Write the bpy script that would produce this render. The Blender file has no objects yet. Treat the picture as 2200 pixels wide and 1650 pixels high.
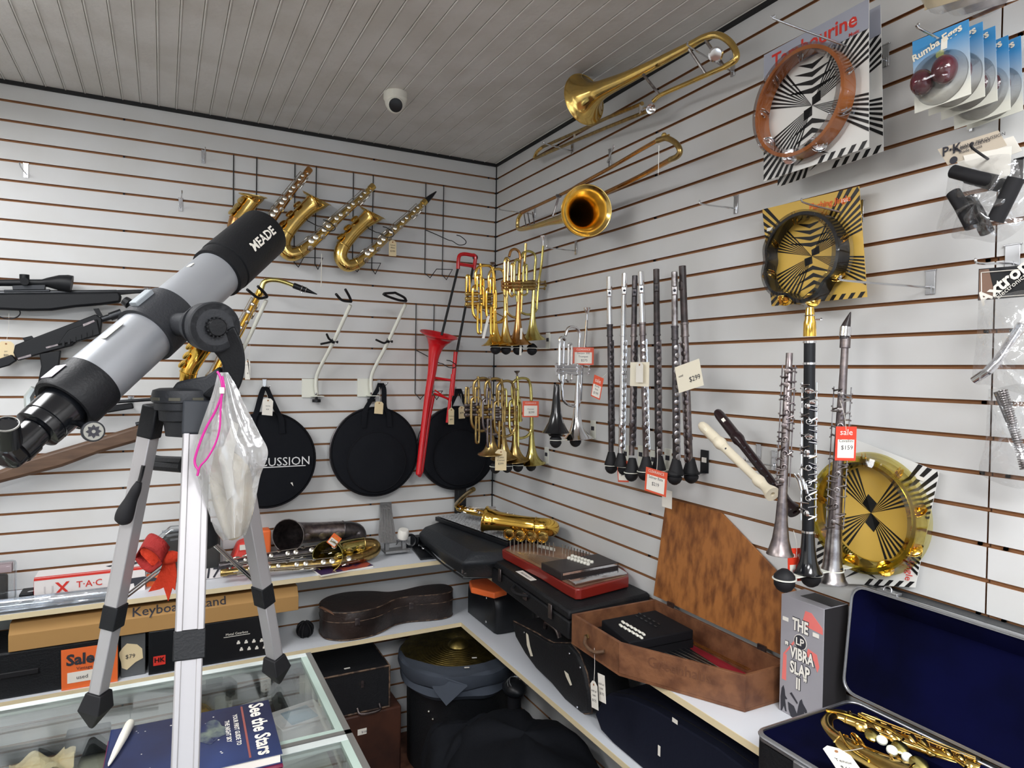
import bpy, math, random
import numpy as np
from mathutils import Matrix, Vector
random.seed(7)
SC = bpy.context.scene
COL = SC.collection
# ---------------------------------------------------------------- camera, world, light, exposure
CAM = np.array([-1.5656, -3.2175, 1.8307]); FPX = 1442.65
YAW, PITCH, ROLL = 0.479929, -0.0196808, 0.0141367
_f = np.array([math.sin(YAW)*math.cos(PITCH), math.cos(YAW)*math.cos(PITCH), math.sin(PITCH)])
_r = np.array([math.cos(YAW), -math.sin(YAW), 0.0]); _u = np.cross(_r, _f)
CR, CU = math.cos(ROLL)*_r+math.sin(ROLL)*_u, -math.sin(ROLL)*_r+math.cos(ROLL)*_u
CF = _f
cd = bpy.data.cameras.new('camera'); co = bpy.data.objects.new('camera', cd); COL.objects.link(co)
cd.sensor_width = 36; cd.lens = FPX/2200*36; cd.clip_start = .02; cd.clip_end = 60
M = Matrix.Identity(4)
for i in range(3):
    M[i][0], M[i][1], M[i][2], M[i][3] = CR[i], CU[i], -CF[i], CAM[i]
co.matrix_world = M
SC.camera = co
SC.view_settings.view_transform = 'Standard'; SC.view_settings.look = 'None'
SC.view_settings.gamma = 1; SC.view_settings.use_curve_mapping = False
SC.view_settings.exposure = 0.18
SC.cycles.max_bounces = 8; SC.cycles.diffuse_bounces = 4; SC.cycles.glossy_bounces = 4
SC.cycles.transmission_bounces = 6; SC.cycles.transparent_max_bounces = 12
SC.cycles.caustics_reflective = False; SC.cycles.caustics_refractive = False
SC.cycles.sample_clamp_indirect = 6
wd = bpy.data.worlds.new('world'); SC.world = wd; wd.use_nodes = True
wd.node_tree.nodes['Background'].inputs[0].default_value = (.78, .88, 1, 1)
wd.node_tree.nodes['Background'].inputs[1].default_value = 2.0
def area_light(name, loc, sx, sy, power, col, rot=(0, 0, 0)):
    l = bpy.data.lights.new(name, 'AREA'); l.shape = 'RECTANGLE'; l.size = sx; l.size_y = sy
    l.energy = power; l.color = col
    o = bpy.data.objects.new(name, l); COL.objects.link(o); o.location = loc; o.rotation_euler = rot
    return o
FIX = [(-2.46, -1.33, 9), (-2.2, -4.3, 42), (-.85, -3.75, 30), (-3.8, -2.9, 22)]    # first inferred from the ceiling glow; other three unseen, added to light the room
for fx, fy, fp in FIX:
    area_light('tube_light', (fx, fy, 2.80), .5, 1.1, fp, (.98, .985, 1))
# ---------------------------------------------------------------- geometry helpers
def ray(u, v):
    return CF + CR*((u-1100)/FPX) + CU*((825-v)/FPX)
def hit(u, v, ax, val):
    d = ray(u, v); return CAM + d*((val-CAM[ax])/d[ax])
def WB(u, v, o=0.0): return hit(u, v, 1, -o)      # a point o metres in front of the back wall
def WR(u, v, o=0.0): return hit(u, v, 0, -o)      # a point o metres in front of the right wall
def WZ(u, v, z): return hit(u, v, 2, z)
def WY(u, v, y): return hit(u, v, 1, y)
def DD(u, v, d): return CAM + ray(u, v)*d          # depth d along the view axis
V = lambda *a: np.array(a, float)
def nrm(a):
    a = np.asarray(a, float); n = np.linalg.norm(a); return a/n if n > 1e-12 else a
def perp(a):
    a = nrm(a); h = V(0, 0, 1) if abs(a[2]) < .9 else V(1, 0, 0)
    x = nrm(np.cross(h, a)); return x, np.cross(a, x)
def smooth_path(P, k=6):
    P = [np.asarray(p, float) for p in P]; out = []
    Q = [2*P[0]-P[1]]+P+[2*P[-1]-P[-2]]
    for i in range(1, len(Q)-2):
        a, b, c, d = Q[i-1], Q[i], Q[i+1], Q[i+2]
        for j in range(k):
            t = j/k
            out.append(.5*((2*b)+(-a+c)*t+(2*a-5*b+4*c-d)*t*t+(-a+3*b-3*c+d)*t**3))
    out.append(P[-1]); return out
def sm_r(R, k=6):
    return [float(x[0]) for x in smooth_path([V(r, 0, 0) for r in R], k)]
class MB:
    def __init__(s): s.v = []; s.f = []; s.m = []; s.mi = 0
    def add(s, vs, fs):
        b = len(s.v); s.v += [tuple(float(c) for c in p) for p in vs]
        s.f += [tuple(b+i for i in f) for f in fs]; s.m += [s.mi]*len(fs); return s
    def box(s, c, sz, R=None):
        c = np.asarray(c, float); hx = [V(sz[0]/2, 0, 0), V(0, sz[1]/2, 0), V(0, 0, sz[2]/2)]
        if R is not None: hx = [np.asarray(R[i], float)*sz[i]/2 for i in range(3)]
        P = [c+a*hx[0]+b*hx[1]+d*hx[2] for a in (-1, 1) for b in (-1, 1) for d in (-1, 1)]
        return s.add(P, [(0, 1, 3, 2), (4, 6, 7, 5), (0, 4, 5, 1), (2, 3, 7, 6), (0, 2, 6, 4), (1, 5, 7, 3)])
    def bb(s, lo, hi):
        lo = np.asarray(lo, float); hi = np.asarray(hi, float); return s.box((lo+hi)/2, np.abs(hi-lo))
    def hexa(s, P):      # bottom four then top four
        return s.add(P, [(3, 2, 1, 0), (4, 5, 6, 7), (0, 1, 5, 4), (1, 2, 6, 5), (2, 3, 7, 6), (3, 0, 4, 7)])
    def prism(s, P, ext):
        P = [np.asarray(p, float) for p in P]; n = len(P); e = np.asarray(ext, float)
        return s.add(P+[p+e for p in P], [tuple(range(n))[::-1], tuple(range(n, 2*n))]+[(i, (i+1) % n, n+(i+1) % n, n+i) for i in range(n)])
    def face(s, P): return s.add(P, [tuple(range(len(P)))])
    def tube(s, P, r, n=10, closed=False, cap=True):
        P = [np.asarray(p, float) for p in P]; m = len(P)
        R = list(r) if hasattr(r, '__len__') else [r]*m
        T = []
        for i in range(m):
            a = P[(i-1) % m] if closed or i > 0 else P[i]; b = P[(i+1) % m] if closed or i < m-1 else P[i]
            t = nrm(b-a)
            if not np.any(t): t = T[-1] if T else V(0, 0, 1)
            T.append(t)
        x, y = perp(T[0]); vs = []
        for i in range(m):
            x = x-T[i]*(x@T[i]); x = nrm(x) if np.linalg.norm(x) > 1e-6 else perp(T[i])[0]
            y = np.cross(T[i], x)
            for k in range(n):
                a = 2*math.pi*k/n; vs.append(P[i]+R[i]*(x*math.cos(a)+y*math.sin(a)))
        fs = []
        for i in range(m if closed else m-1):
            j = (i+1) % m
            for k in range(n): fs.append((i*n+k, i*n+(k+1) % n, j*n+(k+1) % n, j*n+k))
        if cap and not closed: fs += [tuple(range(n))[::-1], tuple((m-1)*n+k for k in range(n))]
        return s.add(vs, fs)
    def rod(s, a, b, r, n=10, r2=None): return s.tube([a, b], [r, r if r2 is None else r2], n)
    def lathe(s, o, ax, prof, n=24):      # prof: (distance along the axis, radius)
        o = np.asarray(o, float); ax = nrm(ax); x, y = perp(ax); vs = []
        for t, r in prof:
            for k in range(n):
                a = 2*math.pi*k/n; vs.append(o+ax*t+r*(x*math.cos(a)+y*math.sin(a)))
        fs = [(i*n+k, i*n+(k+1) % n, (i+1)*n+(k+1) % n, (i+1)*n+k) for i in range(len(prof)-1) for k in range(n)]
        if prof[0][1] > 1e-5: fs.append(tuple(range(n))[::-1])
        if prof[-1][1] > 1e-5: fs.append(tuple((len(prof)-1)*n+k for k in range(n)))
        return s.add(vs, fs)
    def torus(s, c, ax, R, r, n=28, k=8, a0=0, a1=2*math.pi, el=1.0, xdir=None):
        c = np.asarray(c, float); x, y = perp(ax)
        if xdir is not None: x = nrm(xdir); y = np.cross(nrm(ax), x)
        full = abs(a1-a0-2*math.pi) < 1e-6; m = n if full else n+1
        P = [c+R*(x*math.cos(a0+(a1-a0)*i/n)+el*y*math.sin(a0+(a1-a0)*i/n)) for i in range(m)]
        return s.tube(P, r, k, closed=full)
    def ball(s, c, r, n=14, sc=(1, 1, 1)):
        c = np.asarray(c, float); vs = []; h = n//2
        for i in range(h+1):
            p = math.pi*i/h
            for k in range(n):
                a = 2*math.pi*k/n
                vs.append(c+r*V(sc[0]*math.sin(p)*math.cos(a), sc[1]*math.sin(p)*math.sin(a), sc[2]*math.cos(p)))
        return s.add(vs, [(i*n+k, (i+1)*n+k, (i+1)*n+(k+1) % n, i*n+(k+1) % n) for i in range(h) for k in range(n)])
    def grid(s, fn, nu, nv, thick=None):  # fn(a,b) -> point, a,b in 0..1
        vs = [fn(i/nu, j/nv) for i in range(nu+1) for j in range(nv+1)]
        return s.add(vs, [(i*(nv+1)+j, (i+1)*(nv+1)+j, (i+1)*(nv+1)+j+1, i*(nv+1)+j+1) for i in range(nu) for j in range(nv)])
    def build(s, name, mat, parent=None, bevel=0, flat=False, solid=0, sub=0, angle=.6, seg=2):
        vs = s.v
        me = bpy.data.meshes.new(name)
        inv = None
        if parent is not None:
            inv = parent_world(parent).inverted(); loc = None
        else:
            A = np.array(vs); loc = (A.min(0)+A.max(0))/2; loc[2] = A[:, 2].min(); inv = Matrix.Translation(Vector(-loc))
        I = np.array(inv); A = np.array(vs, float); A = A@I[:3, :3].T+I[:3, 3]
        me.from_pydata(A.tolist(), [], s.f)
        mats = mat if isinstance(mat, (list, tuple)) else [mat]
        for q in mats: me.materials.append(q)
        me.polygons.foreach_set('material_index', s.m)
        import bmesh
        bm = bmesh.new(); bm.from_mesh(me); bmesh.ops.remove_doubles(bm, verts=bm.verts, dist=1e-6)
        bmesh.ops.recalc_face_normals(bm, faces=bm.faces); bm.to_mesh(me); bm.free()
        if not flat:
            me.shade_smooth(); me.set_sharp_from_angle(angle=angle)
        me.update()
        o = bpy.data.objects.new(name, me); COL.objects.link(o)
        if parent is not None: o.parent = parent
        else: o.location = loc
        if solid:
            q = o.modifiers.new('solid', 'SOLIDIFY'); q.thickness = solid; q.offset = 0
        if sub:
            q = o.modifiers.new('sub', 'SUBSURF'); q.levels = sub; q.render_levels = sub
        if bevel:
            q = o.modifiers.new('bevel', 'BEVEL'); q.width = bevel; q.segments = seg; q.limit_method = 'ANGLE'; q.angle_limit = .7
        return o
def parent_world(o):
    m = o.matrix_basis.copy()
    while o.parent is not None:
        o = o.parent; m = o.matrix_basis @ m
    return m
def tag(o, label, cat, group=None, kind=None):
    o['label'] = label; o['category'] = cat
    if group: o['group'] = group
    if kind: o['kind'] = kind
    return o
def thing(name, label, cat, loc, group=None, R=None):
    o = bpy.data.objects.new(name, None); COL.objects.link(o); o.empty_display_size = .03
    m = Matrix.Identity(4)
    if R is not None:
        for i in range(3):
            for j in range(3): m[i][j] = float(R[j][i])
    m.translation = Vector([float(c) for c in loc]); o.matrix_basis = m
    return tag(o, label, cat, group)
def struct(mb, name, mat, **k):
    o = mb.build(name, mat, **k); o['kind'] = 'structure'; return o
def dup(root, loc, label, cat=None, group=None, rot=None, scale=None):
    r = root.copy(); COL.objects.link(r); r.location = loc; r['label'] = label
    if rot is not None: r.rotation_euler = rot
    if scale is not None: r.scale = scale
    if cat: r['category'] = cat
    if group: r['group'] = group
    for ch in list(root.children):
        c = ch.copy(); COL.objects.link(c); c.parent = r
        for g in list(ch.children):
            d = g.copy(); COL.objects.link(d); d.parent = c
    return r
# ---------------------------------------------------------------- materials
def mat(name, col, rough=.5, metal=0., spec=None, noise=None, bump=0, bscale=60, alpha=1, trans=0, emit=None, coat=0, ior=None, sheen=0):
    m = bpy.data.materials.new(name); m.use_nodes = True; nt = m.node_tree; b = nt.nodes['Principled BSDF']
    I = b.inputs
    I['Base Color'].default_value = (*col, 1); I['Roughness'].default_value = rough; I['Metallic'].default_value = metal
    if spec is not None: I['Specular IOR Level'].default_value = spec
    if alpha < 1: I['Alpha'].default_value = alpha
    if trans: I['Transmission Weight'].default_value = trans
    if ior: I['IOR'].default_value = ior
    if coat: I['Coat Weight'].default_value = coat; I['Coat Roughness'].default_value = .08
    if sheen: I['Sheen Weight'].default_value = sheen
    if emit: I['Emission Color'].default_value = (*emit[:3], 1); I['Emission Strength'].default_value = emit[3]
    tc = nt.nodes.new('ShaderNodeTexCoord')
    if noise:       # (colour2, scale, contrast low, high, stretch xyz)
        c2, sc, lo, hi = noise[:4]
        n = nt.nodes.new('ShaderNodeTexNoise'); n.inputs['Scale'].default_value = sc; n.inputs['Detail'].default_value = 6
        src = tc.outputs['Object']
        if len(noise) > 4:
            mp = nt.nodes.new('ShaderNodeMapping'); mp.inputs['Scale'].default_value = noise[4]
            nt.links.new(src, mp.inputs[0]); src = mp.outputs[0]
        nt.links.new(src, n.inputs[0])
        r = nt.nodes.new('ShaderNodeValToRGB'); r.color_ramp.elements[0].position = lo; r.color_ramp.elements[1].position = hi
        r.color_ramp.elements[0].color = (*col, 1); r.color_ramp.elements[1].color = (*c2, 1)
        nt.links.new(n.outputs['Fac'], r.inputs[0]); nt.links.new(r.outputs[0], I['Base Color'])
    if bump:
        n = nt.nodes.new('ShaderNodeTexNoise'); n.inputs['Scale'].default_value = bscale; n.inputs['Detail'].default_value = 4
        nt.links.new(tc.outputs['Object'], n.inputs[0])
        bp = nt.nodes.new('ShaderNodeBump'); bp.inputs['Strength'].default_value = bump; bp.inputs['Distance'].default_value = .01
        nt.links.new(n.outputs['Fac'], bp.inputs['Height']); nt.links.new(bp.outputs[0], I['Normal'])
    return m
def srgb(r, g, b):
    f = lambda c: ((c/255+.055)/1.055)**2.4 if c > 10 else c/255/12.92
    return (f(r), f(g), f(b))
def clear(name, tint, base=.03, gain=.55, rough=.06, bump=0, bscale=20, body=0.0):
    """thin clear plastic: lets light through, reflects by angle, with an optional milky body"""
    m = bpy.data.materials.new(name); m.use_nodes = True; nt = m.node_tree; nt.nodes.clear(); N = nt.nodes.new; Lk = nt.links.new
    o = N('ShaderNodeOutputMaterial'); tr = N('ShaderNodeBsdfTransparent'); tr.inputs[0].default_value = (*tint, 1)
    gl = N('ShaderNodeBsdfGlossy'); gl.inputs['Roughness'].default_value = rough; gl.inputs[0].default_value = (.95, .97, 1, 1)
    lw = N('ShaderNodeLayerWeight'); lw.inputs[0].default_value = .35
    mm = N('ShaderNodeMath'); mm.operation = 'MULTIPLY_ADD'; mm.inputs[1].default_value = gain; mm.inputs[2].default_value = base
    mx = N('ShaderNodeMixShader'); Lk(lw.outputs['Fresnel'], mm.inputs[0]); Lk(mm.outputs[0], mx.inputs[0])
    last = tr.outputs[0]
    if body:
        df = N('ShaderNodeBsdfDiffuse'); df.inputs[0].default_value = (.8, .8, .79, 1); m2 = N('ShaderNodeMixShader'); m2.inputs[0].default_value = body
        Lk(last, m2.inputs[1]); Lk(df.outputs[0], m2.inputs[2]); last = m2.outputs[0]
    Lk(last, mx.inputs[1]); Lk(gl.outputs[0], mx.inputs[2]); Lk(mx.outputs[0], o.inputs[0])
    if bump:
        tc = N('ShaderNodeTexCoord'); n = N('ShaderNodeTexNoise'); n.inputs['Scale'].default_value = bscale; n.inputs['Detail'].default_value = 3; bp = N('ShaderNodeBump')
        bp.inputs['Strength'].default_value = bump; bp.inputs['Distance'].default_value = .01; Lk(tc.outputs['Object'], n.inputs[0]); Lk(n.outputs['Fac'], bp.inputs['Height'])
        Lk(bp.outputs[0], gl.inputs['Normal']); Lk(bp.outputs[0], lw.inputs['Normal'])
    return m
K = {}
K['slat'] = mat('white_laminate', srgb(216, 217, 217), .42, noise=(srgb(210, 210, 208), 3, .4, .6))
K['mdf'] = mat('groove_brown_fibreboard', srgb(158, 112, 74), .8)
K['ceil'] = mat('grey_ceiling_plank', srgb(226, 224, 219), .5, noise=(srgb(216, 213, 206), 5, .42, .62), bump=.15, bscale=40)
K['dark'] = mat('black_gap', (.012, .012, .013), .8)
K['floor'] = mat('brown_floor', srgb(112, 74, 56), .6, noise=(srgb(84, 54, 42), 30, .35, .65))
K['plain'] = mat('shop_wall_paint', srgb(205, 203, 196), .7)
K['brass'] = mat('brass', (.83, .57, .17), .17, 1, noise=(.62*V(1, .75, .3), 25, .4, .75))
K['gold'] = mat('gold_lacquer', (.95, .60, .12), .12, 1)
K['obrass'] = mat('aged_brass', (.52, .36, .13), .3, 1, noise=((.28, .2, .09), 60, .35, .7))
K['ybrass'] = mat('pale_yellow_brass', (.72, .62, .22), .2, 1, noise=((.5, .42, .13), 40, .4, .75))
K['cbrass'] = mat('copper_brass', (.62, .33, .12), .22, 1, noise=((.4, .2, .08), 40, .4, .75))
K['silver'] = mat('silver_plate', (.83, .83, .85), .12, 1)
K['nickel'] = mat('nickel_keys', (.56, .53, .47), .27, 1)
K['tarn'] = mat('tarnished_silver', (.30, .26, .25), .35, 1, noise=((.14, .12, .13), 50, .35, .7))
K['dtarn'] = mat('black_tarnished_metal', (.07, .065, .07), .35, .8, noise=((.15, .13, .13), 60, .4, .8))
K['chrome'] = mat('chrome_hook', (.62, .63, .65), .2, 1)
K['blk'] = mat('black_plastic', (.008, .009, .011), .38, spec=.35)
K['blkm'] = mat('matte_black', (.006, .006, .008), .8, spec=.2)
K['rub'] = mat('black_rubber', (.011, .011, .013), .6, spec=.3)
K['nylon'] = mat('black_nylon', (.006, .007, .010), .85, bump=.3, bscale=25, spec=.2)
K['case'] = mat('black_case_covering', (.008, .009, .011), .55, spec=.3, bump=.25, bscale=140)
K['white'] = mat('white_enamel', srgb(232, 230, 218), .4)
K['cream'] = mat('cream_paint', srgb(236, 229, 208), .45)
K['paper'] = mat('white_paper', srgb(238, 234, 224), .7)
K['manila'] = mat('manila_tag', srgb(226, 207, 166), .75)
K['ink'] = mat('dark_ink', (.03, .03, .04), .7)
K['red'] = mat('red_print', srgb(214, 52, 40), .5)
K['orange'] = mat('orange_print', srgb(238, 112, 52), .55)
K['yel'] = mat('yellow_print', srgb(245, 180, 50), .55)
K['wire'] = mat('black_wire', (.015, .015, .016), .45)
K['str'] = mat('white_string', srgb(225, 222, 212), .8)
# ---------------------------------------------------------------- lettering (flat text turned into a mesh)
def lettering(parent, txt, o, xd, yd, size, m, name='lettering', bend=None, align='CENTER', depth=.0006, font_w=0, sy=1.0):
    c = bpy.data.curves.new('t', 'FONT'); c.body = txt; c.size = 1; c.align_x = align; c.align_y = 'CENTER'
    c.resolution_u = 2; c.offset = font_w
    to = bpy.data.objects.new('t', c); COL.objects.link(to)
    bpy.context.view_layer.update()
    me = bpy.data.meshes.new_from_object(to.evaluated_get(bpy.context.evaluated_depsgraph_get()))
    bpy.data.objects.remove(to); bpy.data.curves.remove(c)
    xd = nrm(xd); yd = nrm(yd); nd = np.cross(xd, yd); mb = MB()
    vs = [np.array(v.co) for v in me.vertices]
    f = bend if bend else (lambda a, b: np.asarray(o, float)+xd*a+yd*b*sy+nd*depth)
    P = [f(p[0]*size, p[1]*size) for p in vs]
    mb.add(P, [tuple(q.vertices) for q in me.polygons])
    bpy.data.meshes.remove(me)
    return mb.build(name, m, parent, flat=True)
# ================================================================ the room
S, H = .0762, 2.92
XL, YF = -4.6, -6.2          # left wall and shop front
def slatwall(axis, a0, a1):
    """profile of grooved panel swept along one axis; groove k lies at z = H-k*S"""
    mb = MB(); g = .0047; d = .011
    def P(t, z, off): return (t, off, z) if axis == 'x' else (off, t, z)
    sg = 1
    k = 0
    while H-(k+1)*S > .02:
        zt = H-k*S-g; zb = H-(k+1)*S+g
        mb.mi = 0
        mb.face([P(a0, zb, 0), P(a1, zb, 0), P(a1, zt, 0), P(a0, zt, 0)])
        mb.mi = 1       # groove: lower lip of the slat above, back, upper lip
        z1 = zb; z0 = zb-2*g
        mb.face([P(a0, z1, 0), P(a1, z1, 0), P(a1, z1, d), P(a0, z1, d)])
        mb.face([P(a0, z1, d), P(a1, z1, d), P(a1, z0, d), P(a0, z0, d)])
        mb.face([P(a0, z0, d), P(a1, z0, d), P(a1, z0, 0), P(a0, z0, 0)])
        k += 1
    mb.mi = 0; zt = z0; mb.face([P(a0, 0, 0), P(a1, 0, 0), P(a1, zt, 0), P(a0, zt, 0)])
    mb.mi = 2           # black fixing screws in the grooves
    if axis == 'x':
        cols = [(-1.71, 1), (-.045, 1), (-.66, 1), (-2.9, 1)]
    else:
        cols = [(-2.405, 1), (-2.455, 1), (-1.30, 1), (-.62, 1)]
    for c, _ in cols:
        for q in range(1, k, 2):
            z = H-q*S; p = P(c, z, .004)
            mb.box(p, (.007, .006, .0065) if axis == 'x' else (.006, .007, .0065))
    # backing and the outer edge so the panel has its thickness
    mb.mi = 1
    lo = P(a0, 0, d+.001); hi = P(a1, H, .03); mb.bb(lo, hi)
    return mb
struct(slatwall('x', XL, 0), 'wall_back', [K['slat'], K['mdf'], K['dark']], flat=True)
w = slatwall('y', -2.42, 0)
struct(w, 'wall_right', [K['slat'], K['mdf'], K['dark']], flat=True)
w = slatwall('y', -4.86, -2.4235); 
struct(w, 'wall_right', [K['slat'], K['mdf'], K['dark']], flat=True)
struct(MB().bb((0, YF, 0), (.03, -4.86, H)), 'wall_right', K['plain'])
struct(MB().bb((-.0045, -.0045, 0), (.0135, .0135, H-.01)), 'trim_1', K['dark'])
struct(MB().bb((XL, -.012, H-.014), (0, .0, H)), 'trim_2', K['dark'])
struct(MB().bb((-.012, -4.86, H-.014), (0, -.012, H)), 'trim_3', K['dark'])
struct(MB().bb((XL-.05, YF, 0), (XL, .03, H)), 'wall_left', K['plain'])
# shop front behind the camera: wall with two window openings and a door opening, daylight comes through
mb = MB()
mb.bb((XL, YF-.1, 0), (0.03, YF, .5)); mb.bb((XL, YF-.1, 2.5), (.03, YF, H))
for a, b in ((XL, -4.4), (-2.75, -2.5), (-.5, .03)): mb.bb((a, YF-.1, .5), (b, YF, 2.5))
struct(mb, 'wall_front', K['plain'])
K['frame'] = mat('dark_aluminium', (.05, .05, .055), .4, .6)
for i, (a, b) in enumerate(((-4.4, -2.75), (-2.5, -.5))):
    mb = MB()
    for x in (a+.02, (a+b)/2, b-.02): mb.bb((x-.02, YF-.07, .5), (x+.02, YF-.02, 2.5))
    for z in (.52, 2.48): mb.bb((a, YF-.07, z-.02), (b, YF-.02, z+.02))
    struct(mb, 'window_%d' % (i+1), K['frame'])
# floor and ceiling
struct(MB().bb((XL, YF-.1, -.05), (.03, .03, 0)), 'floor', K['floor'])
mb = MB(); PW = .0655; x = .0; xs = []
n = int((0-XL)/PW)+2
x0 = -1.907-PW*42
for i in range(n+8):
    a = x0+i*PW; b = a+PW-.009
    if b > .0 or a < XL: 
        if a >= 0 or b <= XL: continue
    a2, b2 = max(a, XL), min(b, 0.0)
    if b2 <= a2: continue
    mb.hexa([V(a2, YF, H), V(b2, YF, H), V(b2, 0, H), V(a2, 0, H), V(a2, YF, H+.02), V(b2, YF, H+.02), V(b2, 0, H+.02), V(a2, 0, H+.02)])
    c = min(b2+.009, 0)
    if c > b2:          # raised bead beside each board
        mb.tube([V((b2+c)/2+.001, YF, H+.0006), V((b2+c)/2+.001, 0, H+.0006)], .0032, 6)
mb.bb((XL, YF, H+.006), (.03, .03, H+.03))
struct(mb, 'ceiling', K['ceil'])
K['lamp'] = mat('fluorescent_diffuser', (.9, .9, .9), .5, emit=(.98, .985, 1, 9))
for i, (fx, fy, fp) in enumerate(FIX):  # only the one near the back wall is inferred, others added for light
    w_ = ('near the back wall', 'far behind the counter', 'along the right wall', 'on the left side of the shop')[i]
    t = thing('ceiling_light', 'white box fluorescent ceiling light '+w_, 'ceiling light', (fx, fy, H), 'fluorescent ceiling lights')
    mb = MB(); mb.bb((fx-.29, fy-.6, H-.02), (fx+.29, fy+.6, H-.001)); mb.bb((fx-.28, fy-.6, H-.085), (fx+.28, fy-.58, H-.018)); mb.bb((fx-.28, fy+.58, H-.085), (fx+.28, fy+.6, H-.018))
    mb.build('housing', K['white'], t)
    MB().bb((fx-.27, fy-.58, H-.08), (fx+.27, fy+.58, H-.02)).build('diffuser', K['lamp'], t)
# L-shaped laminate shelves in two tiers
K['shelf'] = mat('white_shelf_board', srgb(226, 230, 236), .35)
K['edge'] = mat('cream_edge_band', srgb(226, 210, 172), .5)
def shelf(z, t, label, xl, yr, nm):
    th = thing('wall_shelf', label, 'shelf', (-1.3, -.15, z))
    D = .303
    MB().prism([V(xl, -.001, z-t), V(xl, -D, z-t), V(-D, -D, z-t), V(-D, yr, z-t), V(-.001, yr, z-t), V(-.001, -.001, z-t)], V(0, 0, t)).build('board', K['shelf'], th)
    mb = MB(); mb.bb((xl, -D-.002, z-t), (-D, -D, z)); mb.bb((-D-.002, yr, z-t), (-D, -D, z))
    mb.build('edge_band', K['edge'], th)
    mb = MB()
    for x in [-3.9, -3.0, -2.5, -1.72, -.95]: mb.prism([V(x, -.001, z-t), V(x, -D+.05, z-t), V(x, -.001, z-t-.05)], V(.004, 0, 0))
    for y in [-.75, -1.7, -2.4, -3.1]: mb.prism([V(-.001, y, z-t), V(-D+.05, y, z-t), V(-.001, y, z-t-.05)], V(0, .004, 0))
    mb.build('bracket', K['white'], th)
    return th
ZU, ZL = .942, .632
shelf(ZU, .019, 'upper white laminate shelf running round the corner, crowded with saxophones and cases', -4.3, -4.0, 0)
shelf(ZL, .019, 'lower white laminate shelf round the corner, holding the brown ukulele case', -4.3, -4.0, 0)
# security camera
p = WZ(850, 200, H)
t = thing('security_camera', 'white dome security camera screwed to the ceiling boards', 'camera', p)
MB().lathe(p, (0, 0, -1), [(0, .047), (.026, .047), (.030, .043), (.05, .0385), (.065, .030), (.074, .018), (.078, 0)], 32).build('base', K['white'], t)
ct = p+V(-.002, -.006, -.047); dr = nrm(CAM-ct+V(.1, .0, -.25))
MB().lathe(ct-dr*.012, dr, [(0, .0), (0, .034), (.03, .0335), (.040, .030), (.043, .027), (.043, 0)], 32).build('eyeball', K['white'], t)
MB().lathe(ct-dr*.012, dr, [(.0435, 0), (.0435, .0262), (.046, .025), (.048, .018), (.0485, 0)], 32).build('lens', K['blk'], t)
# ================================================================ instruments and fittings on the back wall
def along(P, t):
    """point and tangent at fraction t of a polyline"""
    L = [0]
    for a, b in zip(P[:-1], P[1:]): L.append(L[-1]+np.linalg.norm(np.asarray(b)-a))
    d = t*L[-1]
    for i in range(len(P)-1):
        if d <= L[i+1] or i == len(P)-2:
            f = (d-L[i])/max(L[i+1]-L[i], 1e-9); a, b = np.asarray(P[i], float), np.asarray(P[i+1], float)
            return a+(b-a)*f, nrm(b-a)
def cup(mb, c, n, r, h=.006):
    mb.lathe(c, n, [(0, r*.6), (h*.4, r*.62), (h*.45, r), (h*.8, r), (h, r*.75), (h*1.05, 0)], 14)
def bell_tube(mb, P, R, n=28, wall=.0012, rim=.0018):
    """flared tube whose last end is open, with an inside surface and rolled rim"""
    mb.tube(P, R, n, cap=False)
    mb.tube(P, [r-wall for r in R], n, cap=False)
    mb.torus(P[-1], nrm(P[-1]-P[-2]), R[-1], rim, n, 6)
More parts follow.
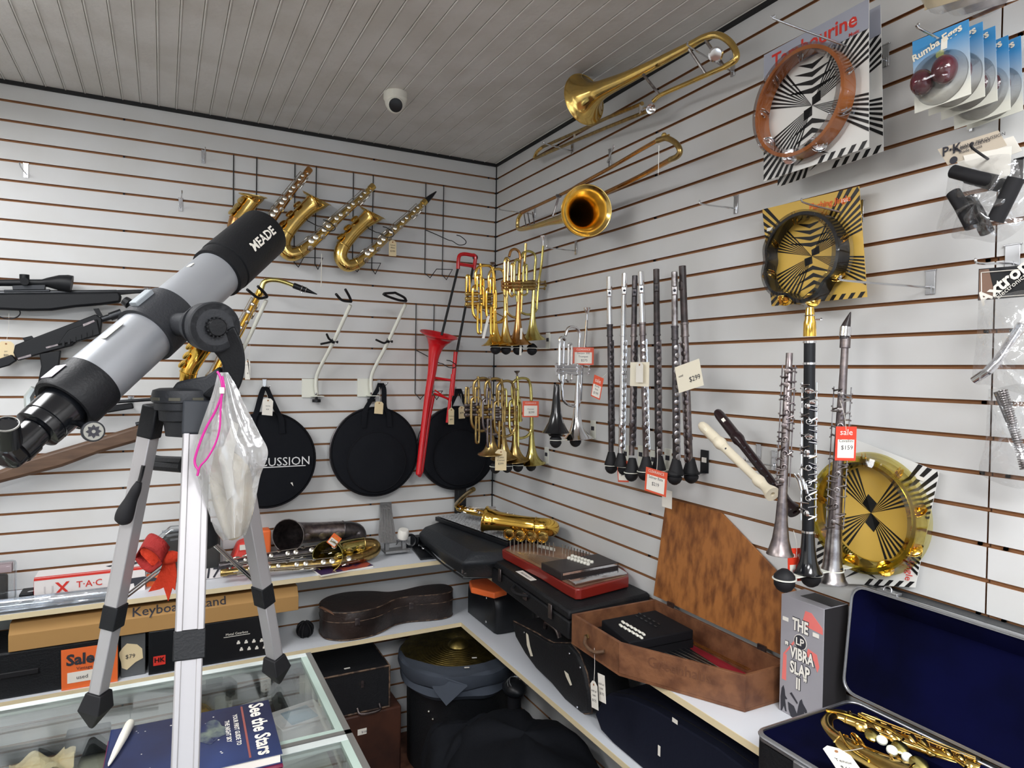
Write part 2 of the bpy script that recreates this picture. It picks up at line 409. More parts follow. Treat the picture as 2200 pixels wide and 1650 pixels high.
def sax(nm, label, P, R, split, nv, sv, m=('brass', 'brass', 'nickel'), group=None, keys=16, top='ring', cups=True, cat='saxophone', big=3, k=5):
    P = [np.asarray(p, float) for p in P]
    Q = smooth_path(P, k); q = sm_r(R, k); i1, i2 = split[0]*k, split[1]*k
    lo = min(Q, key=lambda p: p[2])
    t = thing(nm, label, cat, lo, group)
    MB().tube(Q[:i1+1], q[:i1+1], 20).build('body', K[m[0]], t)
    mb = MB(); mb.tube(Q[i1:i2+1], q[i1:i2+1], 24)
    for j in (i1, i2): mb.torus(Q[j], nrm(Q[min(j+1, len(Q)-1)]-Q[j-1]), q[j]+.0008, .0022, 24, 6)
    mb.build('bow', K[m[0]], t)
    mb = MB(); bell_tube(mb, Q[i2:], q[i2:]); mb.build('bell', K[m[1]], t)
    B = Q[:i1+1]; nv = nrm(nv); sv = nrm(sv)
    Lb = sum(np.linalg.norm(b-a) for a, b in zip(B[:-1], B[1:]))
    rr = lambda f: float(np.interp(f, np.linspace(0, 1, i1+1), q[:i1+1]))
    mb = MB()
    for off, a, b, h in ((.7, .08, .95, .007), (-.35, .12, .8, .009), (1.1, .1, .55, .004), (.95, .5, .98, .010), (1.35, .1, .6, .011)):
        pts = [along(B, a+(b-a)*f/8) for f in range(9)]
        F = [a+(b-a)*f/8 for f in range(9)]
        C = [p[0]+nv*(rr(f)+h)*math.cos(off)+sv*(rr(f)+h)*math.sin(off) for p, f in zip(pts, F)]
        mb.tube(C, .0017, 6)
        for c, p in list(zip(C, pts))[::2]: mb.rod(p[0], c, .0016, 6)
    # spatula keys near the palm and table
    for f, o_, ln in ((.12, -.9, .03), (.2, -1.0, .035), (.55, 1.2, .03), (.62, 1.25, .028), (.86, 1.1, .03)):
        c, tg = along(B, f); c = c+nv*rr(f)*math.cos(o_)+sv*(rr(f)+.010)*math.sin(o_)
        mb.tube([c-tg*ln/2, c+nv*.004, c+tg*ln/2], [.002, .0045, .003], 8)
    mb.build('keywork', K[m[2]], t)
    for i in range(keys if cups else 0):
        f = .06+.9*i/keys; c, tg = along(B, f); r = .0065+.007*f
        a = .25 if i % 3 else -.45
        d = nrm(nv*math.cos(a)+sv*math.sin(a))
        mb = MB(); cup(mb, c+d*(rr(f)+.003), d, r); mb.build('key_cup', K[m[2]], t)
    BL = Q[i2:]
    for i in range(big):
        f = .08+.5*i/max(big-1, 1); c, tg = along(BL, f); r = float(np.interp(f, np.linspace(0, 1, len(BL)), q[i2:]))
        d = nrm(sv*.9+nv*.55); mb = MB(); cup(mb, c+d*(r+.004), d, .019, .007)
        mb.build('key_cup', K[m[1]], t)
    if top == 'ring':
        MB().lathe(Q[0], Q[0]-Q[1], [(-.022, R[0]+.003), (.0, R[0]+.003), (.004, R[0]+.0015), (.004, R[0]-.002), (-.005, R[0]-.003)], 18).build('neck_receiver', K[m[0]], t)
    return t, Q, q
def ptag(nm, label, c, w, h, m, xd, up=(0, 0, 1), string=None, txt=(), cat='price tag', hole=True, group=None, frame=None, tm=None, ts=None, n=None):
    """paper tag hanging in the plane of xd and up"""
    xd = nrm(xd); up = nrm(up); nd = np.cross(xd, up)
    if n is not None and nd@np.asarray(n) < 0: nd = -nd
    if n is None and nd@(CAM-np.asarray(c)) < 0: nd = -nd
    c = np.asarray(c, float); t = thing(nm, label, cat, c-up*h/2, group)
    e = h*.14
    pg = [c-xd*w/2-up*h/2, c+xd*w/2-up*h/2, c+xd*w/2+up*(h/2-e*(hole is True)), c+xd*(w/2-e*(hole is True))+up*h/2, c-xd*(w/2-e*(hole is True))+up*h/2, c-xd*w/2+up*(h/2-e*(hole is True))]
    MB().prism([p-nd*.0004 for p in pg], nd*.0008).build('card', m, t, flat=True)
    if frame:      # printed field inside a coloured border: (x0,x1,y0,y1) as fractions
        for fr, fm in frame:
            a, b, y0, y1 = fr
            q = [c+xd*w*(x-.5)+up*h*(y-.5)+nd*.0008 for x, y in ((a, y0), (b, y0), (b, y1), (a, y1))]
            MB().prism(q, nd*.0003).build('printed_panel', fm, t, flat=True)
    for s_, fx, fy, sz, tmat in txt:
        xr = xd if np.cross(xd, up)@nd > 0 else -xd
        lettering(t, s_, c+xr*w*fx+up*h*fy+nd*.0009, xr, up, sz, tmat)
    if hole is True:
        MB().lathe(c+up*(h/2-e*.9)+nd*.0005, nd, [(0, .0035), (.0006, .0035)], 12).build('eyelet', K['mdf'], t)
    if string is not None:
        top = c+up*(h/2-e*.9)
        mid = (top+np.asarray(string))/2+xd*.003
        MB().tube(smooth_path([top, mid, np.asarray(string, float)], 5), .0007, 5).build('string', K['str'], t)
    return t
def hook(nm, label, plate, tip, wall='B', w=.016, h=.055, up=.012, group='chrome slatwall hooks', m='chrome', cat='hook'):
    """chrome slatwall hook: plate seated over a groove and a prong with an upturned tip"""
    plate = np.asarray(plate, float); tip = np.asarray(tip, float)
    n = V(0, -1, 0) if wall == 'B' else V(-1, 0, 0); x = V(1, 0, 0) if wall == 'B' else V(0, -1, 0)
    t = thing(nm, label, cat, plate, group)
    mb = MB(); mb.box(plate+n*.0025, (w, .002, h), (x, n, V(0, 0, 1)))
    mb.box(plate+n*.0015+V(0, 0, h/2), (w*1.2, .007, .003), (x, n, V(0, 0, 1)))
    mb.build('back_plate', K[m], t, bevel=.0006)
    root = plate+n*.003-V(0, 0, h*.22)
    e = tip-nrm(tip-root)*.018-V(0, 0, up*.6)
    mb = MB(); mb.tube(smooth_path([root, root+n*.012, e, tip-V(0, 0, up*.2), tip], 4), .0024, 8); mb.ball(tip, .003, 8)
    mb.box(root+n*.001-V(0, 0, .004), (.006, .003, .02), (x, n, V(0, 0, 1)))
    mb.build('prong', K[m], t)
    return t
for u, v, tu, tv, lb in ((437, 337, 441, 317, 'empty chrome hook on the back wall above the left-hand wire rack'),
                         (388, 440, 391, 410, 'empty chrome hook on the back wall left of the telescope tip'),
                         (56, 367, 42, 350, 'empty chrome hook at the far left of the back wall'),
                         (568, 826, 580, 829, 'chrome hook carrying the round lettered cymbal bag'),
                         (814, 827, 833, 822, 'chrome hook carrying the middle round black cymbal bag'),
                         (976, 841, 1013, 829, 'chrome hook carrying the round black bag behind the red trombone')):
    o_ = .05 if u < 500 else .045
    if u < 500: hook('slatwall_hook', lb, WB(u, v), WB(tu, tv, .10 if u > 100 else .09))
    else: hook('slatwall_hook', lb, WB(u, v), WB(tu, tv, .07), h=.045)
# --- black wire racks for saxophones
def rack(dx, dz, label):
    p = lambda u, v, o: WB(u, v, o)+V(dx, 0, dz)
    base = p(932, 590, .003)
    t = thing('saxophone_rack', label, 'wire rack', base, 'black wire saxophone racks')
    a, b = p(915, 394, .004), p(953.5, 399, .004)
    foot = [p(912.6, 587, .004), p(924, 597, .05), p(938, 578, .10), p(972, 579, .10), p(959, 601, .05), p(950, 590, .004)]
    MB().tube([a+V(0, .008, 0), a, foot[0]], .0024, 7).build('upright', K['wire'], t)
    MB().tube([b+V(0, .008, 0), b, foot[-1]], .0024, 7).build('upright', K['wire'], t)
    MB().tube(foot, .0022, 7).build('cradle', K['wire'], t)
    MB().tube(smooth_path([p(915.5, 494.5, .004), p(940, 505, .06), p(963, 515.6, .12), p(972, 518, .13), p(985, 526, .14), p(998, 525, .17), p(1001, 518, .19), p(990, 508, .20), p(981, 505, .20)], 4), .0022, 7).build('hook_arm', K['wire'], t)
x4 = WB(915, 394)[0]
for u, v, lb in ((502.5, 331, 'black wire rack leftmost on the back wall, half behind the telescope'), (634, 351, 'black wire rack holding the second brass saxophone'),
                 (759.5, 371, 'black wire rack holding the saxophone with a black mouthpiece cap'), (915, 394, 'empty black wire rack with a free hook near the corner')):
    rack(WB(u, v)[0]-x4, 0, lb)
rack(WB(894, 652)[0]-x4, WB(894, 652)[2]-WB(915, 394)[2]+.0, 'black wire rack behind the red trombone, lowest on the back wall')
# --- three brass saxophones hung on the racks
def P7(l, d=(0, 0), s=1.0, a=(1330, 800), o=.085):
    out = []
    for q in l:
        x, y = a[0]+(q[0]-a[0])*s+d[0], a[1]+(q[1]-a[1])*s+d[1]
        out.append(WB(490+x/4.681, 340+y/4.681, o+(q[2] if len(q) > 2 else 0)))
    return out
SX = [(1985, 432), (1850, 565), (1700, 700), (1540, 850), (1400, 975), (1290, 1060, .0), (1190, 1075), (1130, 990), (1160, 880), (1255, 750), (1350, 655), (1408, 605), (1438, 575, .002), (1452, 547, .006)]
SR = [.0125, .0135, .0155, .018, .021, .026, .030, .031, .0315, .0325, .034, .038, .047, .064]
nB = V(-.15, -1, -.1); sB = V(-.7, 0, .7)
sax('saxophone', 'brass alto saxophone with black mouthpiece cap and paper tag on a wire rack', P7(SX), SR, (5, 8), nB, sB, ('brass', 'brass', 'nickel'), 'brass saxophones hung on the back wall')
c = WB(915, 432, .085); e = WB(940, 409, .085); th = [o for o in bpy.data.objects if o.name.startswith('saxophone') and o.parent is None and 'mouthpiece cap' in o.get('label', '')][0]
MB().lathe(c, e-c, [(-.01, .0135), (0, .0145), (.012, .0135), (.04, .010), (.075, .003), (.078, 0)], 16).build('mouthpiece_cap', K['blk'], th)
sax('saxophone', 'brass saxophone without a neck, middle of the three on the wire racks', P7(SX, (-565, -130), 1.06), [r*1.06 for r in SR], (5, 8), nB, sB, ('brass', 'brass', 'nickel'), 'brass saxophones hung on the back wall')
S1 = [(820, 110), (720, 235), (610, 380), (500, 530), (390, 680), (270, 800), (150, 820), (70, 740), (90, 620), (150, 540), (205, 470), (236, 425), (248, 400, .003), (251, 376, .006)]
sax('saxophone', 'brass saxophone behind the telescope tip, its flared bell facing up', P7(S1, (0, 0)), SR[:9]+[.030, .031, .034, .042, .058], (5, 8), nB, sB, ('cbrass', 'brass', 'nickel'), 'brass saxophones hung on the back wall')
ptag('price_tag', 'cream paper tag tied to the saxophone with the black mouthpiece cap', WB(843.5, 533, .115), .036, .075, K['manila'], (1, 0, 0), (0, 0, 1), WB(842, 483, .11),
     (('Selmer', 0, .18, .009, K['ink']), ('Alto', 0, .02, .012, K['ink']), ('$399', 0, -.2, .012, K['ink'])))
# clear tag strap seen edge-on under the middle saxophone
MB().tube([WB(691, 545, .1), WB(690.5, 590, .1), WB(690, 617, .1)], .0022, 6).build('tag_strap', K['str']); tag(bpy.data.objects['tag_strap'], 'thin pale tag strap dangling below the middle saxophone', 'tag')
# --- white tube holders with black forks
K['hold'] = mat('white_holder_paint', srgb(233, 234, 222), .35)
def holder(nm, label, d, fork):
    p = lambda u, v, o: WB(u+d[0], v+d[1], o)
    t = thing(nm, label, 'instrument holder', p(680, 860, .03), 'white tube instrument holders')
    MB().box(p(665, 834, .004), (.07, .006, .088)).build('wall_plate', K['hold'], t, bevel=.001)
    q = p(682, 851, .03); MB().box(q, (.05, .06, .003)).build('foot_plate', K['hold'], t)
    base = p(681, 848, .035)
    MB().tube(smooth_path([base, p(679, 825, .04), p(684, 798, .055), p(716, 735, .13), p(753, 655, .22)], 6), .0085, 12).build('tube', K['hold'], t)
    mb = MB()
    for f in (.86, .8, .74, .68): 
        c = base+(p(753, 655, .22)-p(684, 798, .055))*0+p(684, 798, .055)*(1-f)+p(753, 655, .22)*f-base
        mb.ball(c+V(.007, -.004, 0), .0022, 6)
    mb.build('adjustment_hole', K['blkm'], t)
    MB().lathe(p(680, 852, .03), (0, 0, -1), [(0, .006), (.012, .006), (.013, .020), (.026, .020), (.027, .012), (.027, 0)], 12).build('clamp_knob', K['blk'], t)
    MB().ball(p(679, 846, .055), .006, 8).build('bolt', K['chrome'], t)
    hub = p(755, 648, .225)
    mb = MB()
    for pts in fork: mb.tube(smooth_path([hub]+[p(*a) for a in pts], 5), .0058, 8)
    mb.build('fork', K['rub'], t)
    if d[0] > -50:
        m0 = p(715, 733, .13); mb = MB()
        if d[0] < 50:
            mb.tube(smooth_path([m0, p(707, 728, .15), p(702, 718, .18)], 4), .005, 8); mb.tube(smooth_path([m0, p(705, 736, .15), p(690, 739, .19)], 4), .005, 8)
        else:
            mb.tube(smooth_path([m0, p(707, 738, .15), p(690, 731, .18)], 4), .005, 8)
        mb.build('rest_prong', K['rub'], t)
        MB().lathe(m0, (.9, 0, -.15), [(-.004, .012), (.008, .012), (.008, .004), (.018, .003), (.018, .006), (.024, .006)], 12).build('clamp', K['blk'], t)
holder('instrument_holder', 'white tube holder with an open black fork, left of the two empty holders', (0, 0), [[(750, 636, .24), (742, 622, .28)], [(735, 645, .25), (722, 632, .30)]])
holder('instrument_holder', 'white tube holder with a triangular black fork above the middle cymbal bag', (118, -1), [[(750, 640, .24), (731, 630, .28)], [(736, 645, .24), (706, 633, .30), (731, 630, .28)]])
holder('instrument_holder', 'white tube holder behind the telescope carrying a brass saxophone', (-181, -10), [[(750, 640, .24), (735, 625, .28)], [(736, 650, .24), (712, 632, .30)]])
# --- alto saxophone standing on the left holder, its neck curving right
Q4 = [(560, 625, .2), (538, 668, .17), (513, 715, .14), (480, 770, .11), (455, 820, .09), (432, 842, .09), (408, 830, .10), (405, 800, .12), (420, 770, .13), (432, 745, .14), (440, 728, .15)]
t, Q, q = sax('saxophone', 'brass alto saxophone with neck and black mouthpiece, glimpsed behind the telescope mount', [WB(*a) for a in Q4], [.0125, .014, .017, .021, .025, .03, .032, .033, .035, .045, .06], (5, 7), nB, sB, ('gold', 'gold', 'nickel'), 'brass saxophones hung on the back wall', keys=12)
N = [WB(561, 622, .2), WB(566, 608, .2), WB(577, 602, .205), (WB(595, 602, .21)), WB(614, 607, .215), WB(634, 615, .22)]
MB().tube(smooth_path(N, 5), [.0115-.00013*i for i in range(26)], 14).build('neck', K['ybrass'], t)
MB().tube([WB(568, 604, .2)+V(0, 0, .012), WB(577, 599, .2), WB(596, 599, .21), WB(612, 602, .215)], .002, 6).build('octave_key', K['nickel'], t)
c = WB(630, 613, .22); e = WB(675, 630, .235)
MB().lathe(c, e-c, [(0, .010), (.002, .0125), (.05, .012), (.08, .006), (.104, .002), (.105, 0)], 16).build('mouthpiece', K['blk'], t)
mb = MB(); mb.torus(c+(e-c)*.4, e-c, .0135, .0018, 16, 6); mb.torus(c+(e-c)*.6, e-c, .0125, .0018, 16, 6); mb.rod(c+(e-c)*.4-V(0, 0, .012), c+(e-c)*.4-V(0, 0, .02), .002, 6); mb.build('ligature', K['chrome'], t)
ptag('price_tag', 'pale paper tag hanging below the saxophone on the white holder', WB(532, 793, .12), .02, .09, K['paper'], (1, 0, 0), (0, 0, 1), WB(537, 740, .13), (('CLEARANCE', 0, .2, .004, K['ink']), ('$', 0, -.2, .009, K['ink'])))
# --- round black cymbal bags
K['bagw'] = mat('bag_print_white', srgb(222, 222, 222), .7)
def cymbal_bag(nm, label, cu, cv, ru, o, hooku, hookv, grp, pocket=True, tilt=.06, lettered=False):
    c = WB(cu, cv, o); r = np.linalg.norm(WB(cu+ru, cv, o)-WB(cu-ru, cv, o))/2
    n = nrm(V(0, -1, tilt)); up = nrm(V(0, tilt, 1)); x = V(1, 0, 0)
    t = thing(nm, label, 'cymbal bag', c-up*r, grp)
    prof = [(-.028, 0), (-.028, r*.93), (-.022, r*.985), (-.01, r), (.006, r), (.016, r*.985), (.024, r*.95), (.030, r*.8), (.034, r*.4), (.035, 0)]
    mb = MB(); mb.lathe(c, n, prof, 64); mb.build('shell', K['nylon'], t)
    mb = MB(); mb.torus(c+n*.018, n, r*.99, .0035, 64, 6); mb.torus(c-n*.022, n, r*.985, .0035, 64, 6); mb.build('piping', K['blkm'], t)
    mb = MB(); mb.torus(c-n*.002, n, r*1.002, .003, 48, 6, a0=.4, a1=4.9); mb.build('zipper', K['dtarn'], t)
    if pocket:
        pc = c+n*.030-up*r*.22
        MB().lathe(pc, n, [(0, r*.68), (.008, r*.675), (.012, r*.64), (.014, r*.3), (.0145, 0)], 48).build('pocket', K['nylon'], t)
        MB().torus(pc+n*.010, n, r*.66, .0022, 48, 6).build('pocket_piping', K['blkm'], t)
    hp = WB(hooku, hookv, .04)
    for s_ in (-1, 1):
        pts = [c+up*r*.55+x*s_*r*.30+n*.035, c+up*r*.86+x*s_*r*.27+n*.036, c+up*(r*1.02)+x*s_*r*.2+n*.022, hp+x*s_*.016-V(0, 0, .03), hp+x*s_*.004, hp]
        pts = smooth_path(pts, 5); w = x*.012
        mb = MB()
        for a, b in zip(pts[:-1], pts[1:]):
            mb.hexa([a-w, a+w, a+w+n*.003, a-w+n*.003, b-w, b+w, b+w+n*.003, b-w+n*.003])
        mb.build('handle', K['nylon'], t)
    if lettered:
        xr = WB(600, 992, 0)-WB(550, 992, 0)
        lettering(t, 'PERCUSSION', c+n*.0368+x*(WB(588, 992, o)[0]-c[0])+up*(WB(588, 992, o)[2]-c[2]), x, up, .053, K['bagw'])
        ln = c+n*.0365+x*(WB(588, 992, o)[0]-c[0])+up*(WB(588, 1002, o)[2]-c[2])
        MB().box(ln, (.265, .001, .004), (x, n, up)).build('printed_line', K['bagw'], t)
        for u, v in ((563, 1038), (626, 1042)):
            q = WB(u, v, o+.037); MB().box(q, (.014, .001, .022), (nrm(V(1, 0, .25)), n, nrm(V(-.25, 0, 1)))).build('sticker', K['paper'], t)
    return t, c, r
cymbal_bag('cymbal_bag', 'round black cymbal bag with white PERCUSSION lettering, beside the plastic bag', 572, 988, 108, .05, 570, 832, 'round black cymbal bags', pocket=False, lettered=True)
cymbal_bag('cymbal_bag', 'round black cymbal bag with a round front pocket, middle of the three', 805, 970, 93, .05, 818, 824, 'round black cymbal bags')
cymbal_bag('cymbal_bag', 'round black cymbal bag partly behind the red trombone near the corner', 982, 962, 82, .05, 985, 836, 'round black cymbal bags')
ptag('price_tag', 'white paper tag on the handle of the lettered cymbal bag', WB(575, 874, .1), .044, .075, K['paper'], (1, 0, -.12), (.05, 0, 1), WB(570, 840, .06), (('used 18', 0, .05, .006, K['ink']), ('$29', 0, -.15, .008, K['ink'])))
ptag('price_tag', 'blank tan tag on the handle of the middle cymbal bag', WB(814, 876, .1), .042, .058, K['manila'], (1, 0, -.1), (.06, 0, 1), WB(815, 832, .06))
ptag('price_tag', 'tan tag with a written price on the bag behind the red trombone', WB(992, 886, .12), .034, .062, K['manila'], (1, 0, .05), (-.03, 0, 1), WB(990, 846, .07), (('$79', .0, -.05, .013, K['ink']),))
ptag('price_tag', 'narrow tan tag hanging from the lower brace of the red trombone', WB(969.5, 894, .17), .030, .082, K['manila'], (1, 0, -.02), (0, 0, 1), WB(968, 852, .15), (('Trombone', 0, .0, .0065, K['ink']), ('$99', 0, -.2, .009, K['ink'])))
# --- red plastic trombone with a black slide
K['rplas'] = mat('red_gloss_plastic', srgb(206, 22, 32), .22, coat=.4)
t = thing('red_trombone', 'red plastic trombone with a black slide hanging beside the corner', 'trombone', WB(899, 1022, .13))
bp = [WB(899, 1018, .15), WB(908, 940, .15), (WB(918, 860, .15)), WB(928, 800, .155), WB(932, 765, .158), WB(937, 742, .16), WB(941, 728, .165), WB(943, 719, .17)]
br = [.0135, .0145, .0165, .021, .027, .040, .065, .093]
mb = MB(); bell_tube(mb, smooth_path(bp, 6), sm_r(br, 6), 36, .0015, .002); mb.ball(bp[0], .0135, 12, (1, 1, .7)); mb.build('bell', K['rplas'], t)
MB().tube([WB(973, 804, .15), WB(968, 850, .15), WB(961, 908, .15)], [.0095, .009, .0085], 12).build('gooseneck', K['rplas'], t)
mb = MB(); mb.tube([WB(931, 850, .12), WB(921, 900, .12), WB(906, 1012, .125), WB(901, 1022, .145)], .0095, 12); mb.build('tuning_slide', K['rplas'], t)
mb = MB(); mb.rod(WB(928, 811, .155), WB(976, 818, .15), .0065); mb.rod(WB(932, 845, .155), WB(966, 858, .15), .0055); mb.rod(WB(934, 838, .155), WB(968, 862, .15), .004); mb.build('brace', K['rplas'], t)
MB().rod(WB(979, 756, .15), WB(971, 850, .15), .0105, 12).build('slide_receiver', K['rplas'], t)
for a, b in (((985, 572, .12), (949, 720, .14)), ((1016, 576, .12), (979, 770, .15))):
    MB().rod(WB(*a), WB(*b), .0062, 10).build('slide_tube', K['blk'], t)
mb = MB(); pth = [WB(984, 578, .12), WB(986, 552, .12), WB(995, 546, .12), WB(1012, 548, .12), WB(1021, 552, .12), WB(1018, 580, .12)]
mb.tube(smooth_path(pth, 5), .0095, 10); mb.tube([WB(985, 567, .12), WB(1018, 572, .12)], .009, 8); mb.build('slide_bow', K['rplas'], t)
MB().torus(WB(1021, 553, .12), (0, -1, 0), .011, .004, 16, 6).build('rubber_bumper', K['blk'], t)
# ================================================================ guns on the wall, goods on the two shelves
def loft(mb, rings, cap=True):
    n = len(rings[0]); vs = [p for r in rings for p in r]
    fs = [(i*n+k, i*n+(k+1) % n, (i+1)*n+(k+1) % n, (i+1)*n+k) for i in range(len(rings)-1) for k in range(n)]
    if cap: fs += [tuple(range(n))[::-1], tuple((len(rings)-1)*n+k for k in range(n))]
    return mb.add(vs, fs)
def C(ox, oy, s):      # crop coordinates -> picture coordinates
    return lambda x, y: (ox+x/s, oy+y/s)
K['gun'] = mat('black_gun_polymer', (.007, .008, .010), .5, spec=.3)
K['gunm'] = mat('gun_metal', (.03, .032, .036), .35, .6)
K['walnut'] = mat('brown_wood_stock', srgb(104, 78, 58), .5, noise=(srgb(78, 56, 40), 8, .35, .7, (1, 6, 6)))
c5 = C(0, 560, 5.5)
def wpoly(mb, pts, f, o0, o1):
    a = [WB(*f(*p), o0) for p in pts]; b = [WB(*f(*p), o0)+V(0, -(o1-o0), 0) for p in pts]
    loft(mb, [a, b])
t = thing('scoped_rifle', 'black air rifle with telescopic sight, topmost gun on the back wall', 'rifle', WB(20, 665, .06), 'guns on the back wall')
mb = MB(); wpoly(mb, [(-600, 420), (0, 400), (620, 392), (1190, 385), (1410, 372), (1440, 430), (1430, 500), (1200, 530), (900, 555), (620, 595), (350, 600), (0, 585), (-300, 600), (-600, 680)], c5, .05, .09); mb.build('stock', K['gun'], t, bevel=.008)
MB().rod(WB(*c5(0, 385), .072), WB(*c5(1380, 372), .072), .010, 10).build('receiver', K['gunm'], t)
MB().tube([WB(*c5(1380, 378), .072), WB(*c5(1600, 366), .072), WB(*c5(1860, 356), .072)], [.011, .0085, .008], 10).build('barrel', K['gunm'], t)
mb = MB(); sc = [WB(*c5(x, y), .075) for x, y in ((-100, 240), (-30, 245), (0, 262), (500, 262), (560, 258), (700, 262), (800, 270), (850, 280))]
mb.tube(sc, [.020, .020, .0125, .0135, .018, .030, .034, .034], 18); mb.build('scope', K['gun'], t)
mb = MB(); mb.rod(WB(*c5(290, 255), .075), WB(*c5(288, 165), .075), .016, 14); mb.rod(WB(*c5(290, 245), .07), WB(*c5(290, 245), .11), .014, 14); mb.build('turret', K['gun'], t)
mb = MB(); wpoly(mb, [(160, 300), (550, 290), (545, 350), (165, 355)], c5, .062, .088); mb.build('scope_mount', K['gunm'], t, bevel=.002)
wpoly(mb := MB(), [(60, 350), (600, 345), (600, 375), (60, 380)], c5, .060, .084); mb.build('rail', K['gunm'], t, bevel=.002)
MB().torus(WB(*c5(95, 610), .07), (0, -1, 0), .038, .0025, 20, 6, xdir=(1, 0, 0), el=.65).build('trigger_guard', K['gunm'], t)
ptag('price_tag', 'cream tag hanging from the trigger guard of the scoped rifle', WB(*c5(72, 1070), .06), .05, .075, K['manila'], (1, 0, 0), (0, 0, 1), WB(*c5(105, 620), .07), (('gun', 0, 0, .007, K['ink']), ('$89', 0, -.2, .01, K['ink'])))
t = thing('toy_submachine_gun', 'short black airsoft gun tilted upward below the scoped rifle', 'gun', WB(90, 810, .06), 'guns on the back wall')
mb = MB(); wpoly(mb, [(180, 1090), (200, 1000), (300, 960), (1140, 640), (1215, 690), (1210, 760), (1195, 880), (940, 950), (860, 1010), (520, 1095), (230, 1185)], c5, .045, .085); mb.build('receiver', K['gun'], t, bevel=.004)
mb = MB(); wpoly(mb, [(820, 830), (1160, 700), (1200, 880), (930, 960), (700, 1000)], c5, .04, .095); mb.build('handguard', K['gun'], t, bevel=.004)
mb = MB()
for i in range(6): q = c5(760+i*65, 985-i*26); mb.box(WB(*q, .07), (.008, .06, .02))
mb.build('grip_ridge', K['gun'], t)
mb = MB(); mb.rod(WB(*c5(1190, 700), .065), WB(*c5(1310, 660), .065), .012, 12); mb.rod(WB(*c5(1300, 665), .065), WB(*c5(1440, 615), .065), .017, 12); mb.build('muzzle', K['gunm'], t)
mb = MB(); wpoly(mb, [(480, 1100), (730, 1060), (705, 1250), (735, 1275), (545, 1400), (462, 1440), (500, 1250)], c5, .05, .082); mb.build('pistol_grip', K['gun'], t, bevel=.004)
mb = MB(); wpoly(mb, [(-200, 1230), (150, 1110), (210, 1180), (120, 1240), (-200, 1330)], c5, .055, .08); mb.build('stock', K['gun'], t, bevel=.004)
mb = MB(); wpoly(mb, [(1105, 572), (1170, 565), (1225, 670), (1150, 650)], c5, .058, .072); mb.build('front_sight', K['gun'], t)
mb = MB(); wpoly(mb, [(275, 915), (380, 890), (410, 930), (310, 975)], c5, .055, .075); mb.build('rear_sight', K['gun'], t)
mb = MB(); wpoly(mb, [(540, 1020), (680, 985), (690, 1000), (548, 1040)], c5, .085, .087); wpoly(mb, [(980, 750), (1110, 700), (1120, 720), (985, 780)], c5, .096, .097); wpoly(mb, [(210, 1150), (365, 1105), (370, 1130), (215, 1170)], c5, .085, .087); mb.build('marking', K['tarn'], t)
c2 = C(0, 500, 2.946)
t = thing('rifle', 'long gun with a brown wooden stock slanting behind the tripod', 'rifle', WB(0, 1040, .07), 'guns on the back wall')
mb = MB(); wpoly(mb, [(-300, 1600), (0, 1500), (200, 1420), (640, 1290), (910, 1205), (960, 1230), (900, 1310), (640, 1385), (400, 1475), (0, 1580), (-300, 1710)], c2, .05, .09); mb.build('stock', K['walnut'], t, bevel=.012)
MB().rod(WB(*c2(860, 1215), .07), WB(*c2(1250, 1120), .07), .010, 10).build('barrel', K['gunm'], t)
t = thing('rifle', 'black rifle barrel resting on a clear clip beside the tripod head', 'rifle', WB(250, 885, .06), 'guns on the back wall')
MB().rod(WB(*c2(600, 1080), .06), WB(*c2(1010, 1052), .06), .007, 10).build('barrel', K['gunm'], t)
mb = MB(); wpoly(mb, [(560, 1110), (840, 1075), (850, 1110), (700, 1135), (560, 1160)], c2, .045, .075); mb.build('fore_end', K['gun'], t, bevel=.005)
K['clear'] = clear('clear_plastic', (.93, .95, .96), .05, .6, .08, body=.04)
hook('gun_hook', 'clear plastic gun hook under the black rifle barrel', WB(*c2(828, 1075), .0), WB(*c2(830, 1040), .09), group='clear gun hooks', m='clear', h=.05, w=.02)
hook('gun_hook', 'clear plastic gun hook at the muzzle of the scoped rifle', WB(*c5(1740, 390), 0), WB(*c5(1745, 330), .10), group='clear gun hooks', m='clear', h=.05, w=.025)
# ---- upper shelf, back wall side, from the left
def zc(u, v, z=ZU): return WZ(u, v, z)
t = thing('blister_pack', 'clear blister pack with a dark item at the left end of the upper shelf', 'package', V(-2.12, -.2, ZU))
MB().bb((-2.26, -.215, ZU), (-2.045, -.15, ZU+.16)).build('clear_shell', K['clear'], t, bevel=.012)
MB().bb((-2.24, -.19, ZU+.01), (-2.07, -.16, ZU+.115)).build('dark_insert', K['gun'], t, bevel=.01)
MB().bb((-2.25, -.2, ZU+.125), (-2.055, -.165, ZU+.155)).build('header_card', mat('faded_pink_card', srgb(196, 170, 174), .7), t)
K['tacw'] = mat('printed_white_box', srgb(232, 226, 224), .45)
a, b = zc(73, 1277), zc(318, 1247); yf = -.205
a = WY(73, 1277, yf); x0, x1 = a[0], WY(312, 1247, yf)[0]; h = WY(73, 1243, yf)[2]-ZU
t = thing('gun_box', 'white and red printed gun box at the left of the upper shelf', 'box', V((x0+x1)/2, yf+.05, ZU))
MB().bb((x0, yf, ZU), (x1, yf+.11, ZU+h)).build('carton', K['tacw'], t, bevel=.001)
mb = MB(); mb.bb((x0+.0, yf-.0006, ZU+h-.010), (x1, yf, ZU+h-.001)); mb.bb((x0-.0006, yf, ZU+h*.35), (x0, yf+.11, ZU+h-.004)); mb.bb((x0, yf, ZU+h), (x1, yf+.012, ZU+h+.0006)); mb.build('red_stripe', K['red'], t)
zf = ZU+h*.42
lettering(t, 'X', V(x0+.088, yf-.001, zf+.005), (1, 0, 0), (0, 0, 1), .062, K['red'], font_w=.02)
